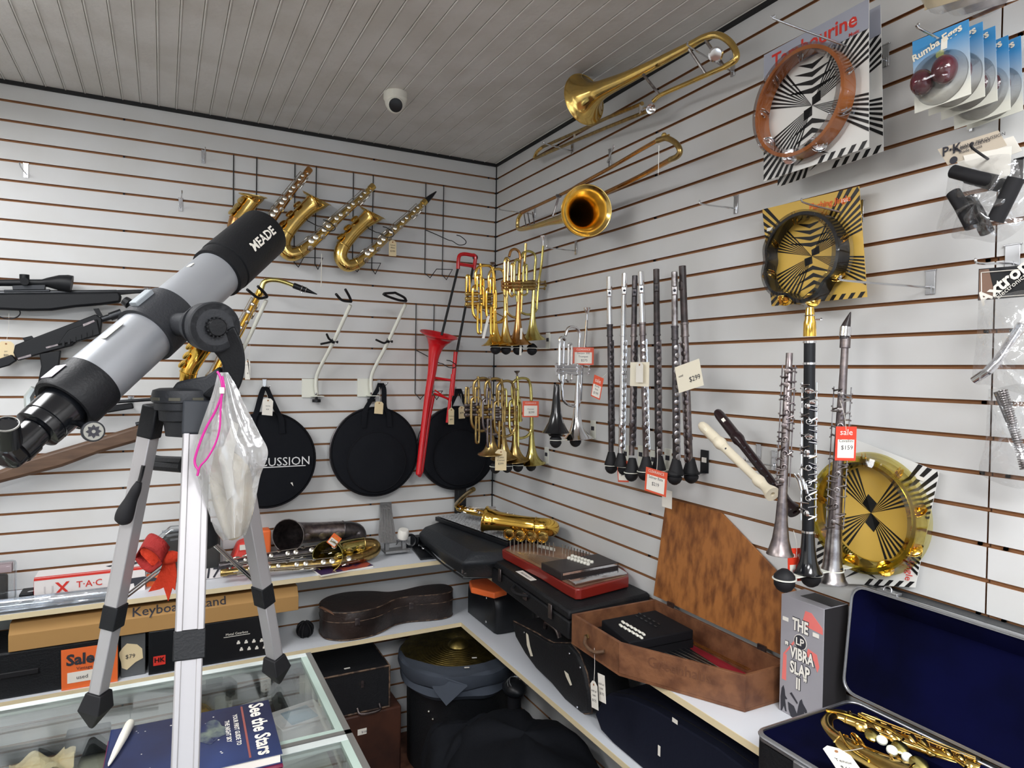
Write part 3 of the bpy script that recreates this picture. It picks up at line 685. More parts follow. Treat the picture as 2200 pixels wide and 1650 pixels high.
lettering(t, 'T·A·C', V(x0+.175, yf-.001, zf+.012), (1, 0, 0), (0, 0, 1), .034, K['red'], font_w=.01)
lettering(t, 'U', V(x0+.045, yf-.001, zf), (1, 0, 0), (0, 0, 1), .05, mat('pale_grey_print', srgb(205, 198, 198), .6))
mb = MB(); gx = x0+.245
P0 = [(0, .028), (.03, .034), (.10, .040), (.19, .042), (.27, .030), (.27, .018), (.18, .022), (.15, .004), (.135, .004), (.13, .02), (.07, .016), (.055, -.004), (.042, -.004), (.04, .018), (.02, .016)]
mb.prism([V(gx+x*.6, yf-.0015, ZU+.012+z) for x, z in P0], (0, .001, 0)); mb.prism([V(gx-.02+x*.6, yf+.03+z*1.3, ZU+h+.0015) for x, z in P0], (0, 0, -.001)); mb.build('gun_picture', K['ink'], t)
# small black boxes either side, clear tube pack in front
t = thing('small_black_box', 'small black item between the blister pack and the white gun box', 'box', V(-2.03, -.16, ZU)); MB().bb((-2.035, -.19, ZU), (x0-.004, -.11, ZU+.035)).build('body', K['gun'], t, bevel=.004); MB().ball(V(-2.0, -.17, ZU+.036), .008, 8, (1.6, 1, .3)).build('silver_stud', K['chrome'], t)
K['shine'] = clear('clear_moulded_plastic', (.82, .85, .88), .10, .7, .1, bump=.4, bscale=12, body=.10)
mb = MB(); mb.bb((-2.4, -.298, ZU), (-1.72, -.222, ZU+.010)); mb.tube([V(-2.4, -.262, ZU+.026), V(-1.74, -.262, ZU+.026)], .019, 20)
mb.tube([V(-2.4, -.29, ZU+.014), V(-1.75, -.29, ZU+.014)], .006, 10)
o = mb.build('clear_tube_pack', K['shine']); tag(o, 'long shiny clear plastic pack lying along the front edge of the upper shelf', 'package')
t = thing('gun_blister', 'clear clamshell holding a black toy gun behind the front tripod leg', 'package', V(-1.45, -.12, ZU))
xl, xr = WY(312, 1200, -.13)[0], WY(478, 1200, -.13)[0]; zt = WY(380, 1132, -.13)[2]
ol = [(xl, ZU), (xr, ZU), (xr, zt-.03), (xr-.04, zt), (xl+.09, zt), (xl+.03, zt-.05)]
MB().prism([V(x, -.16, z) for x, z in ol], (0, .07, 0)).build('clear_shell', K['clear'], t, bevel=.008)
sc_ = lambda x, z: (xl+(x-xl)*.93+.012, ZU+(z-ZU)*.9+.008)
MB().prism([V(sc_(x, z)[0], -.14, sc_(x, z)[1]) for x, z in ol], (0, .04, 0)).build('black_contents', K['blk'], t, bevel=.012)
mb = MB()
for i in range(3): mb.tube([V(xl+.06+.015*i, -.145, zt-.018*i-.012), V(xr-.03, -.145, zt-.018*i-.004)], .005, 8)
mb.build('moulded_rib', K['shine'], t)
MB().bb((xr-.11, -.166, ZU+.002), (xr-.0, -.1615, ZU+.045)).build('number_card', K['tacw'], t)
lettering(t, '17', V(xr-.042, -.1672, ZU+.024), (1, 0, 0), (.12, 0, 1), .058, K['ink'], font_w=.02)
MB().bb((xl+.005, -.166, ZU), (xl+.10, -.1615, ZU+.05)).build('orange_label', K['orange'], t)
t = thing('red_package', 'red and orange pack with a small white sticker behind the right tripod leg', 'package', V(-1.2, -.1, ZU))
a = WY(486, 1225, -.13); b = WY(583, 1140, -.11)
MB().hexa([V(a[0], -.14, ZU), V(b[0]-.03, -.14, ZU), V(b[0]-.03, -.03, ZU), V(a[0], -.03, ZU), V(a[0]+.05, -.1, ZU+.12), V(b[0]-.02, -.09, ZU+.16), V(b[0]-.02, -.03, ZU+.16), V(a[0]+.05, -.03, ZU+.12)]).build('pouch', K['red'], t, bevel=.01)
MB().bb((b[0]-.04, -.11, ZU+.01), (b[0]+.0, -.04, ZU+.17)).build('orange_end', K['orange'], t, bevel=.008)
MB().box(WY(523, 1176, -.142), (.03, .002, .022)).build('sticker', K['paper'], t)
# small pebble-like fetish objects: crumpled pale wrapping
mb = MB(); c = zc(492, 1232)
mb.grid(lambda a, b: c+V((a-.5)*.13, (b-.5)*.07, .004+.012*abs(math.sin(9*a+4*b))*math.sin(math.pi*a)*math.sin(math.pi*b)), 18, 10)
tag(mb.build('plastic_wrapping', K['shine'], solid=.001), 'crumpled clear wrapping on the upper shelf beside the brass saxophone', 'wrapping')
# dark tenor saxophone and brass saxophone lying on the shelf
Qd = [WY(472, 1216, -.19), WY(540, 1203, -.18), WY(610, 1193, -.17), WY(690, 1182, -.15), WY(742, 1172, -.12), WY(768, 1158, -.09), WY(764, 1143, -.07), WY(735, 1140, -.075), WY(690, 1142, -.08), WY(655, 1144, -.085), WY(633, 1147, -.105), WY(619, 1151, -.155)]
sax('saxophone', 'large dark tarnished saxophone lying on the upper shelf behind a brass one', Qd, [.013, .016, .019, .024, .03, .036, .042, .044, .043, .046, .055, .072], (4, 7), V(-.2, -.7, .7), V(0, -.6, -.5), ('dtarn', 'tarn', 'nickel'), 'saxophones lying on the upper shelf', keys=14)
Qb = [WY(476, 1231, -.25), WY(560, 1221, -.25), WY(640, 1215, -.25), WY(720, 1208, -.245), WY(775, 1197, -.22), WY(801, 1185, -.185), WY(802, 1172, -.165), WY(780, 1170, -.165), WY(752, 1175, -.175), WY(728, 1183, -.185), WY(713, 1190, -.215), WY(704, 1195, -.262)]
sax('saxophone', 'brass saxophone lying on the upper shelf, its bell facing the viewer', Qb, [.012, .014, .017, .020, .024, .028, .031, .032, .034, .041, .052, .066], (4, 7), V(-.2, -.7, .7), V(0, -.6, -.5), ('obrass', 'ybrass', 'nickel'), 'saxophones lying on the upper shelf', keys=14)
ptag('sale_tag', 'white and orange sale tag tied between the two shelf saxophones', WY(718, 1161, -.26), .045, .05, K['orange'], nrm(V(.75, 0, -.65)), nrm(V(.65, 0, .75)), None, (('sale', 0, .25, .014, K['yel']), ('$249', -.05, -.1, .012, K['ink'])), hole=False, frame=[((.08, .92, .08, .6), K['paper'])], group='sale tags')
K['mag'] = mat('purple_magazine_cover', srgb(70, 48, 92), .3, noise=(srgb(190, 90, 70), 14, .52, .6))
t = thing('magazine', 'purple magazine lying under the brass saxophone on the upper shelf', 'magazine', zc(730, 1222))
q = [zc(670, 1226), zc(690, 1240), zc(802, 1219), zc(775, 1203)]
MB().prism([p+V(0, 0, .001) for p in q], (0, 0, .007)).build('pages', K['paper'], t); MB().prism([p+V(0, 0, .008) for p in q], (0, 0, .0012)).build('cover', K['mag'], t)
# kick drum pedal
K['pedal'] = mat('cast_grey_metal', srgb(150, 150, 150), .45, .7, bump=.3, bscale=80)
K['felt'] = mat('white_felt', srgb(233, 230, 222), .9)
cp = C(700, 1060, 7.333)
t = thing('drum_pedal', 'grey cast bass drum pedal with a white felt beater leaning on the wall', 'drum pedal', zc(845, 1196))
def pb(x, y, o): return WB(*cp(x, y), o)
L_ = [pb(850, 790, .15), pb(825, 640, .11), pb(845, 420, .07), pb(855, 260, .035), pb(850, 150, .012)]
R__ = [pb(1110, 780, .15), pb(1085, 600, .11), pb(1055, 400, .07), pb(1035, 250, .035), pb(1030, 140, .012)]
mb = MB(); rings = [[l, r, r+V(0, -.006, .003), l+V(0, -.006, .003)] for l, r in zip(L_, R__)]; loft(mb, rings); mb.build('footboard', K['pedal'], t, bevel=.001)
mb = MB()
for f in (.2, .4, .6, .8):
    mb.tube(smooth_path([l*(1-f)+r*f+V(0, -.008, .003) for l, r in zip(L_, R__)][:4], 4), .0028, 6)
mb.build('tread_rib', K['pedal'], t)
mb = MB(); c = zc(850, 1190)+V(.0, 0, .018)
mb.box(c, (.12, .07, .012)); mb.bb(c+V(-.055, -.012, 0), c+V(-.035, .012, .05)); mb.bb(c+V(.03, -.012, 0), c+V(.05, .012, .055)); mb.rod(c+V(-.055, 0, .04), c+V(.055, 0, .045), .006, 10); mb.build('frame', K['pedal'], t, bevel=.002)
MB().torus(c+V(.075, .01, .035), (0, -1, .1), .028, .007, 24, 8).build('spring', K['blk'], t)
bh = WY(865, 1146, -.17)
MB().rod(c+V(.0, -.01, .03), bh, .003, 8).build('beater_rod', K['chrome'], t)
MB().lathe(bh-V(.0, .0, .022), (.05, -.25, 1), [(0, .0), (.0, .024), (.008, .0265), (.034, .0265), (.044, .022), (.045, 0)], 20).build('beater', K['felt'], t)
# small black box with a chrome lens beside the kick pedal
t = thing('black_case_lid', 'flat black plate with a chrome thumb knob left of the grey plastic case', 'plate', zc(920, 1200))
MB().prism([zc(885, 1180)+V(0, 0, .001), zc(903, 1204)+V(0, 0, .001), zc(938, 1201)+V(0, 0, .001), zc(905, 1165)+V(0, 0, .001)], (0, 0, .008)).build('plate', K['blk'], t, bevel=.001)
MB().box(zc(897, 1172)+V(0, 0, .03), (.06, .05, .045), (nrm(V(.8, .6, 0)), nrm(V(-.6, .8, 0)), V(0, 0, 1))).build('block', K['blk'], t, bevel=.004)
mb = MB(); mb.ball(zc(910, 1187)+V(0, 0, .02), .011, 12, (1, 1, .6)); mb.box(zc(906, 1180)+V(0, 0, .02), (.03, .016, .01)); mb.build('knob', K['chrome'], t)
# ---- round-cornered grey plastic case, tray and gold saxophone in the corner
K['pcase'] = mat('charcoal_moulded_case', srgb(38, 41, 45), .5, spec=.35, bump=.15, bscale=90)
cc = C(880, 1040, 6.47)
t = thing('moulded_case', 'charcoal moulded plastic case with sloping edges in the corner of the upper shelf', 'instrument case', zc(1000, 1200))
def Zc(x, y, z): return WZ(*cc(x, y), z)
bot = [Zc(130, 800, .945), Zc(500, 1110, .945), Zc(760, 1290, .945), Zc(1130, 1300, .945), V(-.02, -.62, .945), V(-.02, -.10, .945), V(-.25, -.02, .945)]
mid = [Zc(120, 690, 1.035), Zc(480, 960, 1.035), Zc(740, 1120, 1.035), Zc(1250, 1090, 1.035), V(-.02, -.63, 1.035), V(-.02, -.08, 1.035), V(-.27, -.015, 1.035)]
top = [Zc(210, 590, 1.075), Zc(560, 760, 1.075), Zc(900, 950, 1.075), Zc(1280, 930, 1.075), V(-.04, -.60, 1.075), V(-.05, -.10, 1.075), V(-.25, -.03, 1.075)]
mb = MB(); loft(mb, [bot, mid, top]); mb.build('shell', K['pcase'], t, bevel=.012, seg=3)
mb = MB(); q = [a*.5+b*.5+V(0, 0, -.03) for a, b in zip(bot, mid)]; mb.tube(q, .004, 8, closed=True); mb.build('seam', K['blk'], t)
for x, y in ((765, 1180), (740, 1110)):
    MB().box(Zc(x, y, .99)+V(-.006, -.006, 0), (.02, .014, .035)).build('latch', K['chrome'], t, bevel=.003)
K['grill'] = mat('grey_ribbed_plastic', srgb(176, 178, 180), .35, spec=.8, bump=1.0, bscale=140)
t = thing('ribbed_tray', 'black tray with grey bumpy plastic top resting on the moulded case', 'tray', Zc(700, 560, 1.078))
zt = 1.092
f0, f1 = Zc(355, 470, zt), Zc(1390, 840, zt)
d = nrm(f1-f0); f1 = f0+d*.60; w = V(-d[1], d[0], 0)*(.2)
MB().prism([f0-V(0, 0, .014), f1-V(0, 0, .014), f1+w-V(0, 0, .014), f0+w-V(0, 0, .014)], (0, 0, .02)).build('frame', K['blk'], t, bevel=.002)
mb = MB(); nn = 46
mb.grid(lambda a, b: f0+(f1-f0)*(.02+.96*a)+w*(.04+.9*b)+V(0, 0, .010+.0045*math.sin(a*nn*math.pi)*math.sin(b*16*math.pi)), 138, 48); mb.build('bumpy_top', K['grill'], t)
a = Zc(735, 400, 1.1); MB().box(a+V(.0, .03, .07), (.06, .03, .16), (nrm(V(.9, .4, 0)), nrm(V(-.4, .9, 0)), V(0, 0, 1))).build('end_post', K['blk'], t, bevel=.003)
a = WY(*cc(1145, 350), f0[1]+.0)
c6 = lambda x, y, z: WZ(*cc(x, y), z)
Qs = [c6(680, 330, 1.165), c6(820, 370, 1.16), c6(1000, 400, 1.155), c6(1300, 470, 1.15), c6(1600, 540, 1.145), c6(1850, 590, 1.14), c6(1960, 610, 1.155), c6(1930, 600, 1.17), c6(1750, 590, 1.175), c6(1500, 555, 1.175), c6(1230, 515, 1.175), c6(1100, 495, 1.178), c6(1050, 485, 1.18)]
t, Q, q = sax('saxophone', 'shiny gold saxophone lying on the ribbed tray in the corner', Qs, [.013, .016, .019, .023, .027, .032, .036, .038, .0385, .038, .041, .048, .056], (5, 8), V(-.6, -.6, .5), V(.5, -.5, .6), ('gold', 'gold', 'nickel'), 'saxophones lying on the upper shelf', keys=12, big=0)
for i, (x, y) in enumerate(((1390, 690), (1540, 710), (1700, 720), (1850, 730))):
    mb = MB(); c = c6(x, y, 1.14); cup(mb, c, V(-.6, -.7, -.1), .022, .008); mb.torus(c+V(-.008, -.01, 0), V(-.6, -.7, -.1), .024, .002, 18, 6); mb.build('key_cup', K['brass'], t)
MB().tube(smooth_path([c6(680, 330, 1.165), c6(650, 290, 1.175), c6(700, 230, 1.21), c6(780, 150, 1.25), c6(860, 90, 1.285), c6(890, 70, 1.295)], 5), .011, 12).build('neck', K['obrass'], t)
mb = MB(); mb.rod(c6(1090, 350, 1.17), c6(1190, 345, 1.17), .013, 14); mb.build('end_plug', K['silver'], t)
# ---- flat black case with the red autoharp on it
K['bcase'] = mat('worn_black_case', srgb(24, 25, 28), .55, spec=.3, bump=.2, bscale=160, noise=(srgb(46, 43, 40), 12, .62, .8))
t = thing('flat_case', 'flat black hard case under the red autoharp on the upper shelf', 'instrument case', V(-.18, -1.03, ZU))
far, near, zt = -.69, -1.355, 1.04
def ring(z, e=0.0): return [V(-.335+e, far-e, z), V(-.372+e, near+e, z), V(-.008-e, near+e+.03, z), V(-.008-e, far-e, z)]
mb = MB(); loft(mb, [ring(ZU+.001), ring(ZU+.062)]); mb.build('base', K['bcase'], t, bevel=.006)
mb = MB(); loft(mb, [ring(ZU+.066), ring(zt-.004), ring(zt, .006)]); mb.build('lid', K['bcase'], t, bevel=.006)
for y in (-.80, -1.24):
    MB().box(V(-.345-(y+.69)*-.055, y, ZU+.06), (.006, .022, .05)).build('latch', K['tarn'], t, bevel=.002)
MB().box(V(-.36, -1.03, ZU+.045), (.006, .03, .025)).build('latch', K['tarn'], t, bevel=.002)
MB().tube(smooth_path([V(-.352, -.93, ZU+.055), V(-.372, -.95, ZU+.05), V(-.378, -1.0, ZU+.048), V(-.36, -1.06, ZU+.055)], 4), .006, 8).build('handle', K['rub'], t)
t = thing('price_label', 'white price label lying on the flat black case beside the autoharp', 'label', WZ(1130, 1233, 1.041))
q = [WZ(1108, 1228, 1.041), WZ(1140, 1248, 1.041), WZ(1153, 1246, 1.041), WZ(1123, 1226, 1.041)]; MB().prism(q, (0, 0, .001)).build('card', K['paper'], t)
xr = nrm(q[1]-q[0]); lettering(t, 'Autoharp $', (q[0]+q[2])/2+V(0, 0, .0013), xr, V(-xr[1], xr[0], 0), .018, K['ink'])
K['harp'] = mat('red_lacquer_wood', srgb(126, 32, 24), .3, coat=.3)
K['harpt'] = mat('brown_soundboard', srgb(112, 78, 62), .45, noise=(srgb(150, 120, 96), 6, .45, .6))
K['dkbar'] = mat('dark_brown_cover', srgb(44, 37, 37), .4, spec=.3)
t = thing('autoharp', 'red autoharp with white chord buttons and a fan of tuning pins', 'autoharp', WZ(1240, 1288, 1.042))
z0, z1 = 1.044, 1.082
ca = C(880, 1030, 3.929)
def Za(x, y, z=z1): return WZ(*ca(x, y), z)
out = [Za(780, 590), Za(1110, 760), Za(1310, 880), Za(1400, 925), Za(1450, 925), Za(1850, 825), Za(1845, 790), Za(1780, 720), Za(1560, 640), Za(1250, 565), Za(1000, 530), Za(840, 560)]
dz = V(0, 0, z0-z1)
mb = MB(); loft(mb, [[p+dz for p in out], out]); mb.build('body', K['harp'], t, bevel=.004)
ctr = sum(out)/len(out); MB().prism([ctr+(p-ctr)*.95+V(0, 0, .0005) for p in out], (0, 0, .0015)).build('soundboard', K['harpt'], t)
mb = MB(); pins = []
pa, pb_ = Za(840, 600, z1), Za(1230, 640, z1)
for i in range(12):
    for j in range(2):
        p = Za(850+i*33, 596+i*3.5+j*-22, z1); pins.append(p)
for i in range(10):
    pins.append(Za(1290+i*25, 628+i*8, z1))
for p in pins: mb.rod(p, p+V(0, 0, .038), .0022, 6); mb.rod(p+V(0, 0, .026), p+V(0, 0, .039), .0028, 4)
mb.build('tuning_pins', K['nickel'], t)['kind'] = 'stuff'
mb = MB()
for i in range(18):
    a = Za(900+i*20, 610+i*3, z1+.004); b = Za(1350+i*25, 860-i*5, z1+.004); mb.rod(a, b, .0006, 4)
mb.build('strings', K['nickel'], t)['kind'] = 'stuff'
cv = [Za(1110, 700, z1+.03), Za(1280, 790, z1+.03), Za(1765, 700, z1+.03), Za(1590, 625, z1+.03)]
MB().prism([p+V(0, 0, -.028) for p in cv], (0, 0, .028)).build('chord_bar_cover', K['dkbar'], t, bevel=.003)
e0, e1 = cv[1], cv[2]; MB().box((e0+e1)/2+V(-.001, -.001, -.006), (np.linalg.norm(e1-e0)*.95, .004, .008), (nrm(e1-e0), nrm(np.cross(nrm(e1-e0), V(0, 0, 1))), V(0, 0, 1))).build('trim_strip', K['silver'], t)
for i in range(7):
    for j in range(2):
        p = Za(1345+i*27+j*30, 665+i*8.5-j*18, z1+.0325)
        MB().lathe(p-V(0, 0, .003), (0, 0, 1), [(0, .0075), (.007, .0075), (.009, .005), (.0095, 0)], 10).build('chord_button', K['white'], t)
lb = [Za(1310, 835, z1+.004), Za(1400, 895, z1+.004), Za(1835, 800, z1+.004), Za(1760, 755, z1+.004)]
MB().prism(lb, (0, 0, .006)).build('end_plate', K['silver'], t, bevel=.001)
xr = nrm(lb[2]-lb[1]); yr = V(-xr[1], xr[0], 0)
lettering(t, 'C D E F G A B C D E', (lb[0]+lb[1]+lb[2]+lb[3])/4+V(0, 0, .0065), xr, yr, .018, K['ink'])
# second row of buttons seen at the back: dulcimer-like white bridge
MB().box(Za(1150, 575, z1+.008), (.09, .012, .012), (nrm(Za(1230, 590)-Za(1100, 560)), nrm(V(0, -1, 0)), V(0, 0, 1))).build('white_bridge', K['white'], t)
# ---- open wooden case with the black autoharp
K['ply'] = mat('brown_plywood', srgb(166, 106, 54), .5, noise=(srgb(112, 66, 32), 14, .4, .64, (1, 2.4, 1)), bump=.1, bscale=30)
K['plyi'] = mat('inner_brown_wood', srgb(146, 102, 64), .6, noise=(srgb(112, 74, 44), 14, .4, .65))
K['box'] = mat('scuffed_wood_side', srgb(124, 82, 54), .55, noise=(srgb(92, 56, 36), 22, .4, .66), bump=.15, bscale=60)
t = thing('wooden_case', 'open brown wooden autoharp case with its lid standing against the wall', 'instrument case', V(-.2, -1.65, ZU))
zr = 1.04
op = [V(-.378, -1.382, 0), V(-.378, -1.640, 0), V(-.207, -1.957, 0), V(-.035, -1.957, 0), V(-.035, -1.382, 0)]
ip = [V(-.368, -1.392, 0), V(-.368, -1.637, 0), V(-.201, -1.947, 0), V(-.045, -1.947, 0), V(-.045, -1.392, 0)]
Zv = lambda P, z: [p+V(0, 0, z) for p in P]
MB().prism(Zv(op, ZU+.001), (0, 0, .008)).build('bottom', K['box'], t)
for i in range(5):
    j = (i+1) % 5; a, b, c_, d_ = op[i], op[j], ip[j], ip[i]
    MB().prism([p+V(0, 0, ZU+.009) for p in (a, b, c_, d_)], (0, 0, zr-ZU-.009)).build('side', K['box'], t, bevel=.0008)
MB().prism(Zv(ip, ZU+.010), (0, 0, .002)).build('red_lining', mat('red_felt', srgb(150, 22, 38), .9), t)
# lid: same outline hinged up on the wall side, leaning back
lx = -.032; hz = 1.05
def LP(dx, y, e=0): return V(lx+.022-(.022+e)+(dx*.0), y, hz+dx)
lidp = [(0, -1.375), (.345, -1.40), (.345, -1.66), (.185, -1.955), (0, -1.957)]
lid = [V(-.036+.08*dz, y, hz+dz) for dz, y in lidp]
nl = nrm(V(1, 0, -.08))*.007
MB().prism(lid, nl).build('lid', K['ply'], t, bevel=.001)
mb = MB(); 
for y in (-1.47, -1.86): MB().box(V(-.04, y, 1.045), (.006, .03, .022)).build('hinge', K['tarn'], t)
hd = V(-.385, -1.52, .985)
MB().tube(smooth_path([hd+V(.004, .05, .012), hd+V(-.012, .03, -.002), hd+V(-.014, -.02, -.006), hd+V(.004, -.05, .004)], 4), .0055, 8).build('handle', K['walnut'], t)
MB().box(V(-.382, -1.475, 1.0), (.004, .02, .012), (nrm(V(1, .0, 0)), nrm(V(0, 1, -.5)), nrm(V(0, .5, 1)))).build('handle_clip', K['obrass'], t)
d = nrm(op[2]-op[1]); lettering(t, 'Greenhaus', (op[1]+op[2])/2+V(-.0015, 0, 1.008), d, (0, 0, 1), .042, mat('burnt_lettering', srgb(104, 66, 44), .7), align='CENTER')
t = thing('autoharp', 'black autoharp with white buttons lying in the open wooden case', 'autoharp', V(-.2, -1.65, ZU+.012))
hp_ = [V(-.355, -1.40, 0), V(-.355, -1.60, 0), V(-.215, -1.90, 0), V(-.16, -1.93, 0), V(-.10, -1.40, 0)]
MB().prism(Zv(hp_, ZU+.013), (0, 0, .035)).build('body', K['blk'], t, bevel=.004)
cq = [WZ(1292, 1332, zr+.002), WZ(1352, 1380, zr+.002), WZ(1490, 1353, zr+.002), WZ(1408, 1310, zr+.002)]
MB().prism([p-V(0, 0, .03) for p in cq], (0, 0, .03)).build('chord_bar_cover', K['blkm'], t, bevel=.004)
MB().prism([p-V(0, 0, .055) for p in cq], (0, 0, .025)).build('cover_support', K['blkm'], t)
for i in range(6):
    for j in range(2):
        p = WZ(1334+i*8.6+j*5, 1344+i*5.0-j*7, zr+.004)
        MB().box(p, (.008, .020, .006), (nrm(V(1, -.25, 0)), nrm(V(.25, 1, 0)), V(0, 0, 1))).build('chord_button', K['white'], t, bevel=.002)
for i in range(2):
    for k in range(5):
        p = WZ(1368+k*10+i*7, 1324+k*5.5-i*5, zr+.003); MB().box(p, (.006, .014, .003), (nrm(V(1, -.25, 0)), nrm(V(.25, 1, 0)), V(0, 0, 1))).build('black_button', K['blk'], t)
mb = MB()
for i in range(10): mb.rod(V(-.33+i*.02, -1.62-i*.004, ZU+.050), V(-.19+i*.004, -1.91, ZU+.050), .0006, 4)
mb.build('strings', K['nickel'], t)['kind'] = 'stuff'
mb = MB()
for i in range(3): mb.rod(WZ(1478+i*3, 1378-i, 1.0), WZ(1607+i*3, 1440-i, 1.0), .001, 5)
mb.build('edge_strings', K['brass'], t)
for k, (du, lb_) in enumerate(((0, 'front cream tag with handwriting hanging from the wooden case handle'), (16, 'rear cream tag partly hidden behind another on the wooden case handle'))):
    ptag('price_tag', lb_, WR(1277+du, 1493-du*.9, .392-k*.012), .036, .082, K['paper'], nrm(V(0, -1, .15)), nrm(V(0, .12, 1)), WR(1277, 1392, .39) if k == 0 else None, (('sold w/', 0, .15, .010, K['ink']), ('case', 0, 0, .010, K['ink']), ('$175', 0, -.2, .011, K['ink'])), hole=(k == 0))
# ---- vibraslap carton
K['vib'] = mat('grey_printed_carton', srgb(156, 154, 160), .4)
K['vibd'] = mat('dark_carton_side', srgb(50, 48, 50), .5, spec=.3)
K['sal'] = mat('salmon_print', srgb(232, 122, 116), .5)
t = thing('vibraslap_box', 'tall grey vibraslap carton with white block letters on the upper shelf', 'box', V(-.07, -2.055, ZU))
xf, ya, yb, zt = -.112, -1.985, -2.115, 1.252
MB().bb((xf, yb, ZU+.001), (-.022, ya, zt)).build('carton', K['vib'], t, bevel=.001)
MB().bb((xf+.001, yb-.0008, ZU+.002), (-.023, yb, zt-.001)).build('dark_side', K['vibd'], t)
mb = MB(); mb.bb((xf+.03, yb+.003, zt), (-.026, ya-.035, zt+.0006)); mb.build('top_print', K['vibd'], t)
X, Yv = V(0, -1, 0), V(0, 0, 1)
Fp = lambda a, b, o=.0008: V(xf-o, ya-a*(ya-yb), ZU+b*(zt-ZU))      # a: 0 left..1 right, b: 0 bottom..1 top
for s_, a, b, sz, sy_ in (('THE', .48, .785, .026, 1.65), ('"', .17, .575, .03, 1), ('VIBRA', .53, .545, .0262, 1.55), ('SLAP', .49, .42, .0282, 1.5), ('II', .46, .30, .028, 1.45), ('"', .62, .335, .03, 1)):
    lettering(t, s_, Fp(a, b, .0012), X, Yv, sz, K['ink'], font_w=.075, depth=.0, sy=sy_)
    lettering(t, s_, Fp(a, b, .0018), X, Yv, sz, K['paper'], font_w=.035, sy=sy_)
MB().lathe(Fp(.48, .655, .0006), (-1, 0, 0), [(0, .0195), (.0006, .0195)], 28).build('emblem_ring', K['paper'], t)
MB().lathe(Fp(.48, .655, .0013), (-1, 0, 0), [(0, .018), (.0004, .018)], 28).build('emblem_disc', K['ink'], t)
lettering(t, 'LP', Fp(.48, .655, .0022), X, Yv, .026, K['paper'], font_w=.02)
mb = MB()
for s_ in ([(.58, .93), (.72, .93), (.97, .84), (.98, .79), (.72, .80), (.50, .80)], [(.66, .63), (.86, .61), (.92, .52), (.88, .47), (.80, .55), (.62, .565)], [(.06, .28), (.16, .28), (.16, .50), (.08, .50)]):
    mb.prism([Fp(a, b, .0002) for a, b in s_], (-.0006, 0, 0))
mb.prism([Fp(a, b, .0002) for a, b in ((.08, .50), (.12, .50), (.46, .69), (.44, .71))], (-.0006, 0, 0)); mb.build('salmon_drawing', K['sal'], t)
for a, b in ((.12, .80), (.83, .765)): MB().box(Fp(a, b, .001), (.001, .018, .010)).build('sticker', K['paper'], t)
mb = MB()
sil = [[(.06, .20), (.10, .23), (.13, .20), (.15, .15), (.20, .13), (.17, .12), (.14, .13), (.19, .02), (.16, .02), (.12, .06), (.08, .01), (.05, .01), (.04, .12)],
       [(.22, .11), (.36, .10), (.45, .04), (.42, .0), (.30, .0), (.24, .05)], [(.26, .19), (.44, .13), (.45, .145), (.30, .205)], [(.44, .05), (.47, .12), (.50, .17), (.54, .19), (.57, .16), (.66, .12), (.68, .08), (.60, .10), (.62, .03), (.48, .02)],
       [(.70, .05), (.82, .04), (.95, .10), (.90, .12), (.84, .08), (.76, .02)], [(.84, .09), (.88, .14), (.92, .13), (.96, .05), (.86, .03)]]
for s_ in sil: mb.prism([Fp(a, b+.0, .0002) for a, b in s_], (-.0009, 0, 0))
mb.build('band_silhouette', K['ink'], t)
# ---- saxophone case with blue plush
K['blue'] = mat('navy_plush', srgb(7, 9, 42), .95, spec=.05, bump=.25, bscale=12, noise=(srgb(5, 6, 26), 5, .4, .65))
K['alu'] = mat('aluminium_edging', srgb(188, 190, 194), .35, .9)
K['gcase'] = mat('grey_case_shell', srgb(58, 60, 62), .5, bump=.2, bscale=200)
t = thing('saxophone_case', 'open saxophone case lined with navy plush at the right end of the shelf', 'instrument case', V(-.23, -2.5, ZU))
zr = 1.05; fx, bx, fy_, ny = -.415, -.085, -2.175, -2.95
def rr_(x0, x1, y0, y1, r, n=5):
    P = []
    for cx, cy, a0 in ((x0+r, y1-r, 90), (x0+r, y0+r, 180), (x1-r, y0+r, 270), (x1-r, y1-r, 0)):
        for i in range(n+1):
            a = math.radians(a0+90*i/n); P.append(V(cx+r*math.cos(a), cy+r*math.sin(a), 0))
    return P
ob = rr_(fx, bx, ny, fy_, .03); ib = rr_(fx+.006, bx-.006, ny+.006, fy_-.006, .027)
mb = MB(); loft(mb, [Zv(ob, ZU+.001), Zv(ob, zr-.012)], cap=False); mb.add(Zv(ob, ZU+.001), [tuple(range(len(ob)))]); mb.build('lower_shell', K['bcase'], t)
mb = MB(); loft(mb, [Zv(ib, zr-.016), Zv(ob, zr-.014), Zv(ob, zr), Zv(ib, zr+.002)], cap=False); mb.tube(Zv(ob, zr-.003), .003, 6, closed=True); mb.build('edging', K['alu'], t)
mb = MB(); hb = rr_(fx+.09, bx-.055, ny+.05, fy_-.085, .06)
loft(mb, [Zv(ib, zr-.004), Zv(rr_(fx+.02, bx-.02, ny+.02, fy_-.02, .03), zr-.012), Zv(hb, zr-.022), Zv(hb, zr-.075)], cap=False); mb.add(Zv(hb, zr-.075), [tuple(range(len(hb)))]); mb.build('plush_lining', K['blue'], t)
